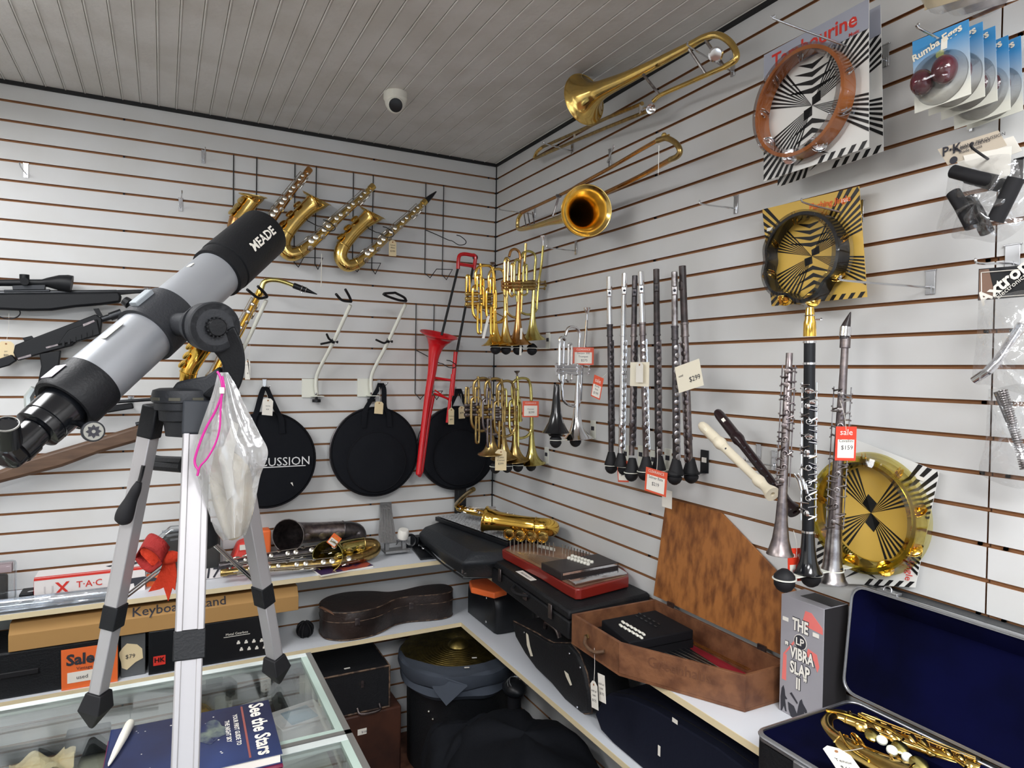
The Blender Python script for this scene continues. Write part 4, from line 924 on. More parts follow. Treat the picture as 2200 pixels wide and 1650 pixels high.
# lid stands nearly upright behind
Lb = lambda s_, y: V(-.078+.028*s_/.26, y, zr+.006+s_)
def lidring(e, off, dz=0):
    P = rr_(0+e, .262-e, ny+e, fy_+.03-e, .03); o_ = []
    for p in P: o_.append(Lb(p[0], p[1])+V(off, 0, 0))
    return o_
mb = MB(); loft(mb, [lidring(0, .012), lidring(0, .055), lidring(.01, .062)], cap=False); mb.add(lidring(.01, .062), [tuple(range(24))]); 
o_ = mb.build('lid_shell', K['gcase'], t)
mb = MB(); loft(mb, [lidring(.006, -.002), lidring(0, -.002), lidring(0, .014), lidring(.006, .014)], cap=False); mb.tube(lidring(.001, -.001), .003, 6, closed=True); mb.build('lid_edging', K['alu'], t)
mb = MB(); loft(mb, [lidring(.005, .0), lidring(.02, .006), lidring(.05, .03)], cap=False); mb.add(lidring(.05, .03), [tuple(range(24))]); mb.build('lid_plush', K['blue'], t)
mb = MB(); mb.box(Lb(.262, -2.235)+V(.006, 0, .004), (.02, .05, .006)); mb.torus(Lb(.262, -2.235)+V(-.0, 0, .008), (-1, 0, .3), .010, .002, 14, 6); mb.build('lid_catch', K['alu'], t, bevel=.001)
MB().box(V(fx-.004, -2.31, zr-.03), (.008, .05, .05)).build('latch', K['alu'], t, bevel=.003)
cs = C(1600, 1220, 3.667)
zs = 1.015
c7 = lambda x, y, z=zs: WZ(*cs(x, y), z)
a0 = c7(640, 1190, 1.02); 
Qk = [c7(1850, 1600, 1.03), c7(1550, 1490, 1.03), c7(1250, 1375, 1.03), c7(980, 1275, 1.03), c7(820, 1215, 1.028), c7(715, 1195, 1.024), c7(640, 1240, 1.018), c7(650, 1330, 1.012), c7(760, 1420, 1.01), c7(950, 1530, 1.01), c7(1150, 1640, 1.01), c7(1330, 1740, 1.01)]
t, Q, q = sax('saxophone', 'brass saxophone with pearl keys lying in the blue plush case', Qk, [.014, .016, .018, .020, .022, .023, .025, .0265, .028, .031, .038, .05], (4, 8), V(-.5, -.6, .9), V(.6, -.3, .5), ('brass', 'brass', 'brass'), None, keys=10, big=2)
K['pearl'] = mat('pearl_touch', srgb(226, 228, 214), .25)
for x, y, r_ in ((1080, 1340, .011), (1160, 1420, .011), (1280, 1475, .011), (1005, 1300, .016), (1220, 1400, .016), (1370, 1530, .018)):
    c = c7(x, y, 1.062); MB().lathe(c-V(0, 0, .006), V(-.3, -.4, 1), [(0, r_), (.004, r_), (.006, r_*.8), (.0062, 0)], 16).build('pearl_key' if r_ < .012 else 'key_cup', K['pearl'] if r_ < .012 else K['ybrass'], t)
mb = MB()
for pts in (((640, 1120), (780, 1150), (900, 1190), (960, 1210)), ((900, 1150), (1010, 1215), (1150, 1280), (1250, 1350)), ((1370, 1380), (1500, 1460), (1650, 1510), (1740, 1570)), ((750, 1300), (810, 1400), (900, 1470), (980, 1520))):
    MB().tube(smooth_path([c7(x, y, 1.065) for x, y in pts], 4), .0035, 8).build('key_rod', K['gold'], t)
ptag('price_tag', 'cream tag with a reinforced hole lying on the saxophone in the blue case', c7(800, 1560, 1.075), .05, .10, K['paper'], nrm(c7(1000, 1530, 1.07)-c7(800, 1480, 1.07)), nrm(V(.35, .75, .15)), c7(930, 1420, 1.06), (('Tenor', 0, .1, .012, K['ink']), ('$695', 0, -.1, .014, K['ink'])), n=(0, -.2, 1))
# ================================================================ lower shelf, floor stock
Rz = lambda u, v, o=0.0: WR(u, v, o)
K['card'] = mat('brown_corrugated_card', srgb(176, 136, 82), .8)
t = thing('keyboard_stand_box', 'long brown cardboard box under the upper shelf, printed Keyboard Stand', 'box', V(-1.55, -.2, .80))
x0, x1 = -2.05, -1.05
sec = [(-.292, .802), (-.292, .862), (-.262, .896), (-.05, .896), (-.05, .802)]
MB().prism([V(x0, y, z) for y, z in sec], (x1-x0, 0, 0)).build('carton', K['card'], t, bevel=.0015)
nn = nrm(V(0, -.034, .03)); lettering(t, 'Keyboard Stand', V(-1.50, -.277, .879)+nn*.001, (1, 0, 0), nrm(V(0, .03, .034)), .052, K['ink'], font_w=.01)
t = thing('black_equipment_case', 'black case under the left end of the cardboard box, behind the orange sale card', 'case', V(-1.9, -.15, ZL))
MB().bb((-2.26, -.285, ZL+.001), (WY(258, 1440, -.29)[0]-.004, -.03, .80)).build('body', K['case'], t, bevel=.008)
MB().box(V(-2.02, -.289, .72), (.12, .008, .02)).build('handle', K['rub'], t, bevel=.003)
t = thing('black_bag', 'dark soft bag at the far left end of the lower shelf', 'bag', V(-2.4, -.15, ZL)); mb = MB(); mb.ball(V(-2.42, -.16, ZL+.12), .14, 20, (1, .85, .85)); mb.build('body', K['nylon'], t)
ca_ = C(0, 1240, 3.143)
yS = -.297
q = [WY(*ca_(x, y), yS) for x, y in ((415, 745), (795, 685), (795, 440), (412, 495))]
t = thing('sale_sign', 'orange card reading Sale propped against the black case on the lower shelf', 'sign', (q[0]+q[1])/2)
q[0] = V(q[0][0], yS, ZL+.001); q[1] = V(q[1][0]-.0, yS, ZL+.001)
MB().prism([V(p[0], yS, p[2]) for p in q], (0, .0015, 0)).build('card', K['orange'], t)
xc, w_ = (q[0][0]+q[1][0])/2, q[1][0]-q[0][0]; h_ = q[3][2]-q[0][2]
MB().bb((xc-w_*.40, yS-.001, ZL+h_*.16), (xc+w_*.38, yS, ZL+h_*.42)).build('white_slip', K['paper'], t)
lettering(t, 'Sale', V(xc-w_*.17, yS-.0012, ZL+h_*.72), (1, 0, 0), (0, 0, 1), .056, K['ink'], font_w=.035)
lettering(t, 'Vintage', V(xc-w_*.1, yS-.0012, ZL+h_*.50), (1, 0, 0), (0, 0, 1), .017, K['ink'])
lettering(t, 'used  $49', V(xc-w_*.02, yS-.0018, ZL+h_*.28), (1, 0, 0), (0, 0, 1), .02, K['ink'])
t = thing('grey_box', 'small grey box with a cut-out cream price tag beside the orange sale card', 'box', V(-1.59, -.2, ZL))
gx0, gx1 = WY(259, 1440, -.29)[0], WY(312, 1440, -.29)[0]
MB().bb((gx0, -.272, ZL+.001), (gx1, -.16, .795)).build('body', mat('grey_carton', srgb(84, 86, 88), .6), t, bevel=.002)
cb = lambda x, y: WY(*C(0, 1150, 5.5)(x, y), -.2745)
MB().prism([cb(*p) for p in ((1400, 1400), (1450, 1330), (1500, 1280), (1620, 1290), (1680, 1340), (1690, 1450), (1600, 1500), (1500, 1590), (1440, 1570), (1430, 1500))], (0, .0015, 0)).build('cut_out_tag', K['manila'], t)
lettering(t, '$79', cb(1540, 1430)+V(0, -.001, 0), (1, 0, 0), (0, 0, 1), .022, K['ink'])
t = thing('airsoft_carton', 'black printed carton with a red logo and white icons on the lower shelf', 'box', V(-1.35, -.2, ZL))
MB().bb((WY(319, 1440, -.292)[0], -.292, ZL+.001), (-1.15, -.06, .80)).build('carton', K['blk'], t, bevel=.002)
xl = WY(*ca_(1035, 600), -.2925)
MB().bb((xl[0], -.2935, xl[2]), (xl[0]+.042, -.2925, xl[2]+.036)).build('red_logo', K['red'], t)
lettering(t, 'HK', V(xl[0]+.021, -.2945, xl[2]+.020), (1, 0, 0), (0, 0, 1), .026, K['blk'], font_w=.02)
for i in range(5):
    for j in range(2):
        p = WY(*ca_(1610+i*52+j*20, 445-i*5+j*45), -.2935); 
        mb = MB(); mb.box(p, (.013, .0008, .008)); mb.box(p+V(0, 0, .007), (.007, .0008, .006)); mb.build('white_icon', K['paper'], t)
p = WY(*ca_(1600, 395), -.2935); MB().box(p, (.10, .0008, .002)).build('printed_line', K['paper'], t)
lettering(t, 'Metal Gearbox', p+V(0, -.0005, .010), (1, 0, 0), (0, 0, 1), .014, K['paper'])
mb = MB(); c = WZ(657, 1372, ZL)+V(0, .02, .035); mb.ball(c, .036, 18, (1, .8, 1.02)); o = thing('cable_bundle', 'small black bundle of coiled cable left of the brown ukulele case', 'cable', c-V(0, 0, .035))
mb.build('wrap', K['blkm'], o)
mb = MB()
for i in range(5): mb.torus(c+V(0, 0, 0), nrm(V(math.cos(i*.5+.6), math.sin(i*.5+.6)*.8, .1)), .037, .0025, 24, 6)
mb.build('cord', K['rub'], o)
# brown ukulele case
K['uke'] = mat('dark_brown_leatherette', srgb(46, 34, 30), .45, noise=(srgb(30, 22, 20), 12, .4, .6), bump=.2, bscale=90)
K['scuff'] = mat('scuffed_edge', srgb(112, 90, 72), .7, noise=(srgb(52, 38, 32), 40, .42, .55))
t = thing('ukulele_case', 'worn dark brown figure-shaped ukulele case on the lower shelf', 'instrument case', V(-.62, -.17, ZL))
ctl = [(-.935, -.165), (-.925, -.235), (-.87, -.285), (-.80, -.300), (-.72, -.288), (-.66, -.255), (-.60, -.215), (-.53, -.205), (-.44, -.225), (-.37, -.235), (-.315, -.215), (-.295, -.160), (-.315, -.105), (-.37, -.085), (-.44, -.085), (-.53, -.105), (-.60, -.10), (-.66, -.06), (-.73, -.03), (-.80, -.022), (-.87, -.045), (-.92, -.10)]
rg = smooth_path([V(x, y, 0) for x, y in ctl]+[V(*ctl[0], 0)], 4)[:-1]
cU = sum(rg)/len(rg)
rs = lambda z, e: [p+(cU-p)/np.linalg.norm(cU-p)*e+V(0, 0, z) for p in rg]
hU = .128
mb = MB(); loft(mb, [rs(ZL+.001, .003), rs(ZL+.006, 0), rs(ZL+.082, 0)]); mb.build('base', K['uke'], t)
mb = MB(); loft(mb, [rs(ZL+.084, 0), rs(ZL+hU-.006, 0), rs(ZL+hU, .006)]); mb.build('lid', K['uke'], t)
mb = MB(); mb.tube(rs(ZL+hU-.003, .001), .0026, 6, closed=True); mb.tube(rs(ZL+.006, .0), .0024, 6, closed=True); mb.tube(rs(ZL+.083, -.0005), .0018, 6, closed=True); mb.build('worn_edge', K['scuff'], t)
MB().prism([WZ(683, 1305, ZL+hU+.001), WZ(700, 1312, ZL+hU+.001), WZ(718, 1322, ZL+hU+.001), WZ(712, 1314, ZL+hU+.001), WZ(692, 1303, ZL+hU+.001)], (0, 0, .0012)).build('torn_patch', mat('bare_tan_patch', srgb(128, 92, 70), .8), t)
for x in (-.80, -.52): MB().box(V(x, -.303 if x < -.7 else -.211, ZL+.083), (.022, .006, .03)).build('latch', K['tarn'], t, bevel=.001)
# trumpet case standing at the corner of the lower shelf
t = thing('trumpet_case', 'glossy black rounded trumpet case at the right end of the ukulele case', 'instrument case', V(-.13, -.38, ZL))
yz = [(-.20, ZL+.001)]+[(-.29+.09*math.cos(a), ZL+.115+.085*math.sin(a)) for a in [math.pi/2*i/8 for i in range(9)]]+[(-.44-.09*math.sin(a), ZL+.115+.085*math.cos(a)) for a in [math.pi/2*i/8 for i in range(9)]]+[(-.53, ZL+.03), (-.515, ZL+.001)]
cyz = (-.365, ZL+.1)
rx = lambda x, e: [V(x, cyz[0]+(y-cyz[0])*e, max(ZL+.001, cyz[1]+(z-cyz[1])*e)) for y, z in yz]
mb = MB(); loft(mb, [rx(-.232, .86), rx(-.228, .93), rx(-.215, .985), rx(-.19, 1), rx(-.05, 1), rx(-.03, .93)]); mb.build('shell', K['blk'], t)
for z in (.035, .145):
    MB().ball(V(-.233, -.43, ZL+z), .006, 8, (.5, 1, 1)).build('rivet', K['chrome'], t)
MB().tube(smooth_path([V(-.13, -.32, ZL+.2), V(-.135, -.33, ZL+.225), V(-.13, -.40, ZL+.225), V(-.13, -.41, ZL+.2)], 4), .006, 8).build('handle', K['rub'], t)
MB().tube(smooth_path([V(-.2, -.40, ZL+.202), V(-.24, -.41, ZL+.18), V(-.238, -.415, ZL+.15)], 4), .0012, 5).build('tag_string', K['str'], t)
mb = MB(); q = [WZ(1008, 1246, .862), WZ(1052, 1240, .862), WZ(1090, 1266, .862), WZ(1062, 1274, .862), WZ(1012, 1262, .862)]
mb.prism(q, (0, 0, -.027)); mb.build('orange_pouch', K['orange'], bevel=.006); tag(bpy.data.objects['orange_pouch'], 'orange folded pouch on top of the black trumpet case', 'pouch')
# shaped black case leaning with handwritten tags in front
t = thing('cornet_case', 'scuffed black shaped instrument case with white paint marks on the lower shelf', 'instrument case', V(-.2, -1.0, ZL))
pf = [(1098, 1335), (1150, 1362), (1165, 1372), (1185, 1382), (1222, 1383), (1240, 1405), (1256, 1448), (1266, 1505), (1266, 1533), (1250, 1537), (1215, 1512), (1185, 1470), (1150, 1436), (1125, 1402), (1104, 1365)]
fr = [WR(u, v, .262) for u, v in pf]; bk = [p+V(.17, -.01, .0) for p in fr]
for p in fr+bk: p[2] = max(p[2], ZL+.001)
fr2 = [p+V(.012, 0, 0) for p in fr]; cf = sum(fr)/len(fr); fr1 = [cf+(p-cf)*.95 for p in fr]
for p in fr1: p[2] = max(p[2], ZL+.001)
mb = MB(); loft(mb, [fr1, fr2, bk]); mb.build('shell', K['bcase'], t, bevel=.003)
mb = MB(); mb.tube([p+V(-.0, 0, .0) for p in fr2], .003, 6, closed=True); mb.build('worn_binding', K['scuff'], t)
cq_ = C(1040, 1230, 5)
Wc = lambda x, y, o=.267: WR(*cq_(x, y), o)
mb = MB(); mb.prism([Wc(450, 650), Wc(470, 670), (Wc(490, 790)), Wc(520, 900), Wc(500, 900), Wc(460, 780)], (.002, 0, 0)); mb.build('paint_mark', K['cream'], t)
mb = MB(); mb.prism([Wc(860, 1055), Wc(900, 1090), Wc(940, 1210), Wc(925, 1215), Wc(880, 1120)], (.002, 0, 0)); mb.build('paint_mark', K['cream'], t)
for x, y in ((430, 645), (915, 870), (1030, 1020), (1000, 1445)): MB().ball(Wc(x, y), .005, 8, (.6, 1, 1)).build('rivet', K['chrome'], t)
p = Wc(740, 610, .22); MB().tube(smooth_path([p+V(0, .06, -.015), p+V(-.004, .04, .012), p+V(-.004, -.03, .012), p+V(0, -.05, -.015)], 4), .009, 8).build('handle', K['tarn'], t)
# navy long case
t = thing('navy_case', 'long navy fabric instrument case at the right of the lower shelf', 'instrument case', V(-.17, -1.9, ZL))
K['navy'] = mat('navy_fabric', srgb(18, 22, 38), .85, spec=.2, bump=.15, bscale=40)
fr = [WR(u, v, .275) for u, v in ((1292, 1500), (1302, 1491), (1345, 1497), (1400, 1520), (1470, 1562), (1540, 1605), (1600, 1650))]
fr += [V(-.275, -2.3, fr[-1][2]-.0), V(-.275, -2.8, .76), V(-.275, -2.8, ZL+.001), V(-.275, -1.60, ZL+.001), V(-.275, -1.47, ZL+.002), V(-.275, -1.40, ZL+.012), V(-.275, -1.365, ZL+.05)]
bk = [p+V(.2, 0, 0) for p in fr]; fr2 = [p+V(.02, 0, 0) for p in fr]; cf = sum(fr)/len(fr); fr1 = [cf+(p-cf)*.975 for p in fr]
mb = MB(); loft(mb, [fr1, fr2, bk]); mb.build('shell', K['navy'], t, bevel=.004)
MB().tube([p+V(.03, 0, .001) for p in fr[1:7]], .002, 6).build('seam', K['blkm'], t)
p = WR(1530, 1575, .2); MB().tube(smooth_path([p+V(0, .06, -.01), p+V(-.02, .05, .01), p+V(-.03, -.03, .01), p+V(-.01, -.07, -.012)], 4), .008, 8).build('handle', K['rub'], t)
for u, v, a in ((1450, 1549, (.022, .012)), (1416, 1613, (.010, .03))):
    p = WR(u, v, .2775); MB().box(p, (.001, a[0], a[1])).build('sticker', K['paper'], t)
# ---- floor stock under the shelves
t = thing('battered_case', 'battered black box case stacked on a brown one below the lower shelf', 'case', V(-.8, -.16, .31))
MB().bb((-1.12, -.315, .312), (-.655, -.02, .50)).build('body', K['bcase'], t, bevel=.006)
mb = MB()
for z in (.314, .498): mb.tube([V(-1.12, -.316, z), V(-.655, -.316, z), V(-.655, -.02, z)], .004, 6)
mb.tube([V(-.655, -.316, .314), V(-.655, -.316, .498)], .004, 6); mb.build('worn_edge', K['scuff'], t)
MB().tube(smooth_path([V(-.80, -.318, .335), V(-.79, -.345, .32), V(-.71, -.345, .32), V(-.70, -.318, .335)], 4), .006, 8).build('handle', K['tarn'], t)
MB().box(V(-.835, -.2675, .5008), (.026, .010, .0008)).build('sticker', K['paper'], t)
for x in (-.78,): MB().box(V(x, -.319, .44), (.012, .006, .03)).build('latch', K['tarn'], t)
K['bcs'] = mat('brown_leatherette', srgb(70, 40, 28), .5, noise=(srgb(46, 26, 20), 6, .4, .65), bump=.1)
t = thing('brown_suitcase', 'reddish brown case on the floor with a white price sticker', 'case', V(-.8, -.16, 0))
MB().bb((-1.14, -.325, .001), (-.60, -.02, .308)).build('body', K['bcs'], t, bevel=.008)
MB().box(WY(778, 1572, -.3265), (.040, .001, .026)).build('sticker', K['paper'], t)
lettering(t, '$100', WY(783, 1572, -.328), (1, 0, 0), (0, 0, 1), .013, K['ink'])
MB().tube(smooth_path([V(-.82, -.326, .20), V(-.80, -.34, .17), V(-.79, -.33, .12)], 4), .004, 6).build('strap', K['red'], t)
# cymbal lying on an opened grey bag
K['cymb'] = mat('bronze_cymbal', (.34, .26, .08), .38, 1, noise=((.17, .13, .05), 30, .35, .7), bump=.2, bscale=30)
K['gbag'] = mat('blue_grey_nylon', srgb(66, 72, 82), .8, spec=.2, bump=.25, bscale=14)
cc_ = V(-.31, -.292, .50); nv = nrm(V(-.03, -.06, 1))
t = thing('cymbal', 'large bronze cymbal lying on a grey bag below the corner of the shelves', 'cymbal', cc_)
pr = [(.0, .277), (.001, (.277)), (.006, .22), (.014, .15), (.022, .085), (.026, .052), (.034, .045), (.046, .03), (.050, .008), (.050, .004)]
mb = MB(); mb.lathe(cc_, nv, pr, 64); mb.build('bow', K['cymb'], t)
mb = MB()
for i in range(13): r = .07+.0135*i; z = float(np.interp(r, [.052, .085, .15, .22, (.277)], [.026, .022, .014, .006, .001])); mb.torus(cc_+nv*z, nv, r, .0007, 56, 4)
mb.build('lathe_groove', K['cymb'], t)
for u, v in ((1036, 1393), (1019, 1413), (1003, 1434)):
    p = WZ(u, v, .512); MB().box(p, (.022, .009, .0008), (nrm(V(1, -.35, 0)), nrm(V(.35, 1, 0)), V(0, 0, 1))).build('sticker', K['paper'], t)
t = thing('grey_cymbal_bag', 'blue-grey cymbal bag folded open under the bronze cymbal', 'bag', cc_-V(0, 0, .10))
def bagr(z, r, w=.0, ph=0): return [V(cc_[0]+(r+w*math.sin(5*a+ph))*math.cos(a), cc_[1]+(r+w*math.sin(5*a+ph))*math.sin(a), z+.004*math.sin(7*a+ph)) for a in [2*math.pi*i/72 for i in range(72)]]
mb = MB(); loft(mb, [bagr(.43, .268, .004), bagr(.465, .283, .004, 1), bagr(.494, .283, .003, 2), bagr(.499, .27, .0)]); mb.build('shell', K['gbag'], t)
mb = MB(); loft(mb, [bagr(.375, .25, .006, 2), bagr(.40, .275, .006, 2), bagr(.425, .268, .004)]); mb.build('lower_flap', K['gbag'], t)
pq = [WZ(930, 1480, .43), WZ(905, 1440, .48), WZ(940, 1450, .49), WZ(1000, 1470, .48), WZ(955, 1512, .40)]
MB().prism([p+V(0, -.02, 0) for p in pq], (0, .006, .004)).build('strap_flap', K['gbag'], t)
t = thing('drum_hardware_case', 'black round case supporting the grey cymbal bag on the floor', 'case', V(-.28, -.24, 0))
MB().lathe(V(-.30, -.27, .001), (0, 0, 1), [(0, .24), (.34, .245), (.355, .25), (.368, .25), (.37, .2), (.37, 0)], 40).build('body', K['case'], t)
mb = MB(); 
for i in range(9): 
    a = math.radians(215+i*5); mb.ball(V(-.30+.247*math.cos(a), -.27+.247*math.sin(a), .30-.03*i), .007, 8)
mb.build('chain', K['nickel'], t)
def lump(nm, label, c, sx, sy, sz, m, seed, amp=.12, cat='bag'):
    rnd = random.Random(seed); ph = [rnd.uniform(0, 6.28) for _ in range(8)]
    t = thing(nm, label, cat, V(c[0], c[1], c[2]))
    mb = MB(); N, M_ = 40, 20; vs = []
    for i in range(M_+1):
        p = math.pi*.5*i/M_
        for k in range(N):
            a = 2*math.pi*k/N
            w = 1+amp*(math.sin(3*a+ph[0]+2*p)*.5+math.sin(5*a+ph[1]-3*p)*.35+math.sin(9*a+ph[2]+5*p)*.15)*math.sin(p+.3)
            sq = (abs(math.cos(a))**.6*math.copysign(1, math.cos(a)), abs(math.sin(a))**.6*math.copysign(1, math.sin(a)))
            vs.append(V(c[0]+sx*sq[0]*w*math.sin(p)**.5, c[1]+sy*sq[1]*w*math.sin(p)**.5, c[2]+sz*max(0, math.cos(p))**.6*w))
    mb.add(vs, [(i*N+k, (i+1)*N+k, (i+1)*N+(k+1) % N, i*N+(k+1) % N) for i in range(M_) for k in range(N)]+[tuple(M_*N+k for k in range(N))[::-1]])
    mb.build('body', m, t, angle=1.2); return t
K['bnyl'] = mat('blue_black_nylon', srgb(17, 20, 30), .7, spec=.25, bump=.5, bscale=18)
lump('gig_bag', 'large black nylon gig bag slumped on the floor below the lower shelf', V(-.30, -.93, .001), .27, .33, .40, K['nylon'], 3)
t = lump('gig_bag', 'dark blue-black gig bag with folds in front of the larger black bag', V(-.36, -1.60, .001), .30, .29, .42, K['bnyl'], 8)
mb = MB()
for k in range(3): mb.tube(smooth_path([V(-.46+.07*k, -1.52+.05*k, .38), V(-.50+.06*k, -1.50, .33), V(-.60+.04*k, -1.60-.02*k, .25)], 5), .004, 6)
mb.build('fold_piping', K['bnyl'], t)
lump('gig_bag', 'small black nylon bag slumped in front of the round black case', V(-.43, -.66, .001), .19, .13, .34, K['nylon'], 15)
t = thing('wrapped_bundle', 'black item in shiny clear wrap under the inner corner of the lower shelf', 'package', V(-.22, -.62, .40))
mb = MB(); c = WZ(1105, 1478, .46); mb.ball(c, .05, 18, (1.0, 1.3, .7)); mb.build('contents', K['blk'], t)
mb = MB()
for i in range(4): mb.torus(c+V(0, -.01, .01+.004*i), nrm(V(.3*i-.5, -.6, .8)), .045-.004*i, .0022, 22, 5, a0=.3, a1=3.6)
mb.build('wrap_crease', K['shine'], t)
MB().rod(c-V(0, 0, .03), V(c[0], c[1], .30), .03, 12).build('stem', K['blkm'], t)
# ================================================================ display counters, books, telescope
K['glass'] = clear('counter_glass', (.965, .985, .975), .02, .45, .02)
K['gedge'] = mat('pale_green_glass_edge', srgb(182, 202, 192), .35)
K['strip'] = mat('brushed_aluminium_strip', srgb(150, 150, 146), .4, .6)
K['rail'] = mat('white_rear_rail', srgb(214, 222, 220), .4)
K['deck'] = mat('beige_display_deck', srgb(176, 174, 156), .7, noise=(srgb(150, 148, 130), 6, .4, .6))
TZ = 1.05
def counter(label, x0, x1, y0, y1):
    t = thing('display_counter', label, 'display counter', V((x0+x1)/2, (y0+y1)/2, 0), 'glass display counters')
    mb = MB(); mb.bb((x0, y0, 0), (x1, y1, .45)); mb.build('cabinet_base', K['blkm'], t)
    MB().bb((x0+.01, y0+.01, .897), (x1-.012, y1-.02, .912)).build('deck', K['deck'], t)
    MB().bb((x0+.03, y0+.01, TZ-.008), (x1-.028, y1-.022, TZ-.001)).build('top_glass', K['glass'], t)
    MB().bb((x1-.006, y0+.01, .46), (x1-.002, y1-.01, TZ-.012)).build('end_glass', K['glass'], t)
    MB().bb((x0, y0+.002, .46), (x1-.01, y0+.006, TZ-.012)).build('front_glass', K['glass'], t)
    mb = MB()
    for x in (x0, x1-.014): mb.bb((x, y0, TZ-.012), (x+.014, y1, TZ))
    mb.bb((x0, y0, TZ-.012), (x1, y0+.012, TZ)); mb.build('frame_strip', K['strip'], t)
    mb = MB(); mb.bb((x1-.030, y0+.012, TZ-.010), (x1-.014, y1-.012, TZ-.0005)); mb.bb((x0+.014, y0+.012, TZ-.010), (x1-.03, y0+.026, TZ-.0005)); mb.build('inner_strip', K['gedge'], t)
    MB().bb((x0, y1-.022, TZ-.014), (x1-.014, y1, TZ)).build('rear_rail', K['rail'], t)
    mb = MB()
    for x in (x1-.014, x0):
        for y in (y0, y1-.014): mb.bb((x, y, .45), (x+.014, y+.014, TZ-.012))
    mb.build('corner_post', K['strip'], t)
    MB().bb((x0, y1-.01, .45), (x1-.01, y1-.006, TZ-.014)).build('sliding_door', K['glass'], t)
    return t
CX = -1.202
counter('glass display counter under the telescope tripod with a blue book on top', -3.6, CX, -1.795, -1.343)
counter('second glass display counter, only its far end strip showing at the bottom edge', -3.6, CX, -2.28, -1.800)
# things inside the first counter
def inz(u, v, z=.93): return WZ(u, v, z)
t = thing('camera', 'small dark camera inside the glass counter behind the front tripod leg', 'camera', inz(470, 1500, .913)); c = inz(460, 1498, .948)
MB().box(c, (.11, .05, .07), (nrm(V(1, .3, 0)), nrm(V(-.3, 1, 0)), V(0, 0, 1))).build('body', K['gun'], t, bevel=.008); MB().rod(c, c+V(.01, -.06, 0), .026, 16).build('lens', K['gun'], t); MB().box(c+V(0, 0, .045), (.04, .03, .025)).build('viewfinder', K['gun'], t, bevel=.004)
t = thing('pistol', 'dark toy pistol inside the glass counter beyond the book', 'toy gun', inz(560, 1480, .913)); c = inz(560, 1482, .934)
mb = MB(); mb.box(c, (.20, .03, .04), (nrm(V(1, .25, 0)), nrm(V(-.25, 1, 0)), V(0, 0, 1))); mb.build('slide', K['gun'], t, bevel=.006); MB().box(c+V(.06, -.03, -.0), (.05, .10, .03)).build('grip', K['gun'], t, bevel=.006)
t = thing('white_box', 'white box with a clear sleeve inside the counter right of the book', 'box', inz(640, 1580, .913)); a = inz(642, 1572, .957)
MB().box(a, (.12, .10, .085), (nrm(V(1, .25, 0)), nrm(V(-.25, 1, 0)), V(0, 0, 1))).build('carton', K['tacw'], t, bevel=.002); MB().box(a+V(.0, -.005, +.0435), (.065, .065, .002), (nrm(V(1, .25, 0)), nrm(V(-.25, 1, 0)), V(0, 0, 1))).build('label', mat('pale_blue_label', srgb(176, 192, 204), .5), t)
t = thing('thin_rod', 'thin pale rod standing at the end of the glass counter', 'rod', inz(700, 1580, .913)); MB().tube([inz(687, 1500, 1.02), inz(696, 1540, .97), inz(714, 1582, .915)], .005, 8).build('stick', K['cream'], t)
t = thing('display_rifle', 'long dark gun lying inside the counter at the lower left', 'toy gun', inz(120, 1600, .913))
MB().tube([inz(-60, 1640, .932), inz(100, 1608, .932), inz(180, 1592, .932), inz(245, 1578, .932)], [.02, .018, .014, .012], 10).build('barrel', K['gun'], t); MB().box(inz(190, 1590, .945), (.09, .05, .05)).build('sight_block', K['gun'], t, bevel=.005)
t = thing('crumpled_paper', 'crumpled cream paper inside the counter at the bottom left corner', 'paper', inz(90, 1645, .913))
c = inz(92, 1642, .935); mb = MB(); mb.grid(lambda a, b: c+V((a-.5)*.12, (b-.5)*.09, .012*math.sin(11*a+5*b)+.008*math.sin(17*b)), 20, 14); mb.build('sheet', K['manila'], t, solid=.0008, flat=True)
# book, booklet below it, pen
K['bookc'] = mat('night_sky_cover', srgb(26, 32, 66), .35, noise=(srgb(44, 62, 112), 3, .42, .7))
tl, tr, br = WZ(240, 1568, TZ+.03), WZ(577, 1503, TZ+.03), WZ(607, 1610, TZ+.03)
ex, ey = nrm(tr-tl), nrm(tr-br); ey = nrm(ey-ex*(ex@ey)); W_, H_ = np.linalg.norm(tr-tl), .235
t = thing('maroon_book', 'thin maroon book lying under the blue astronomy book', 'book', (tl+br)/2-V(0, 0, .03))
o = tl-ey*.006+V(0, 0, -.0295)+ex*.004
bx = lambda o, w, h, z0, z1: [o+V(0, 0, z0), o+ex*w+V(0, 0, z0), o+ex*w-ey*h+V(0, 0, z0), o-ey*h+V(0, 0, z0)]
def slab(o, w, h, z0, z1): return MB().prism(bx(o, w, h, z0, z1), (0, 0, z1-z0))
slab(o-ex*.01, W_+.006, H_+.004, .0005, .002).build('back_cover', mat('maroon_cover', srgb(120, 26, 62), .4), t)
slab(o, W_-.012, H_-.004, .002, .0085).build('pages', K['paper'], t)
slab(o-ex*.01, W_+.006, H_+.004, .0085, .010).build('cover', bpy.data.materials['maroon_cover'], t)
t = thing('astronomy_book', 'dark blue astronomy book with white title lying on the glass counter', 'book', (tl+br)/2-V(0, 0, .02))
o = tl-V(0, 0, .0195)
slab(o, W_, H_, .0005, .002).build('back_cover', K['bookc'], t); slab(o+ex*.004-ey*.003, W_-.008, H_-.006, .002, .018).build('pages', K['paper'], t); slab(o, W_, H_, .018, .0195).build('cover', K['bookc'], t, bevel=.0008)
MB().prism([o-ey*H_*0+V(0, 0, .001), o+ex*.0+V(0, 0, .0195), o+ex*.0-ey*H_+V(0, 0, .0195), o-ey*H_+V(0, 0, .001)], -ex*.0015).build('spine', K['bookc'], t)
cz = V(0, 0, .0198)
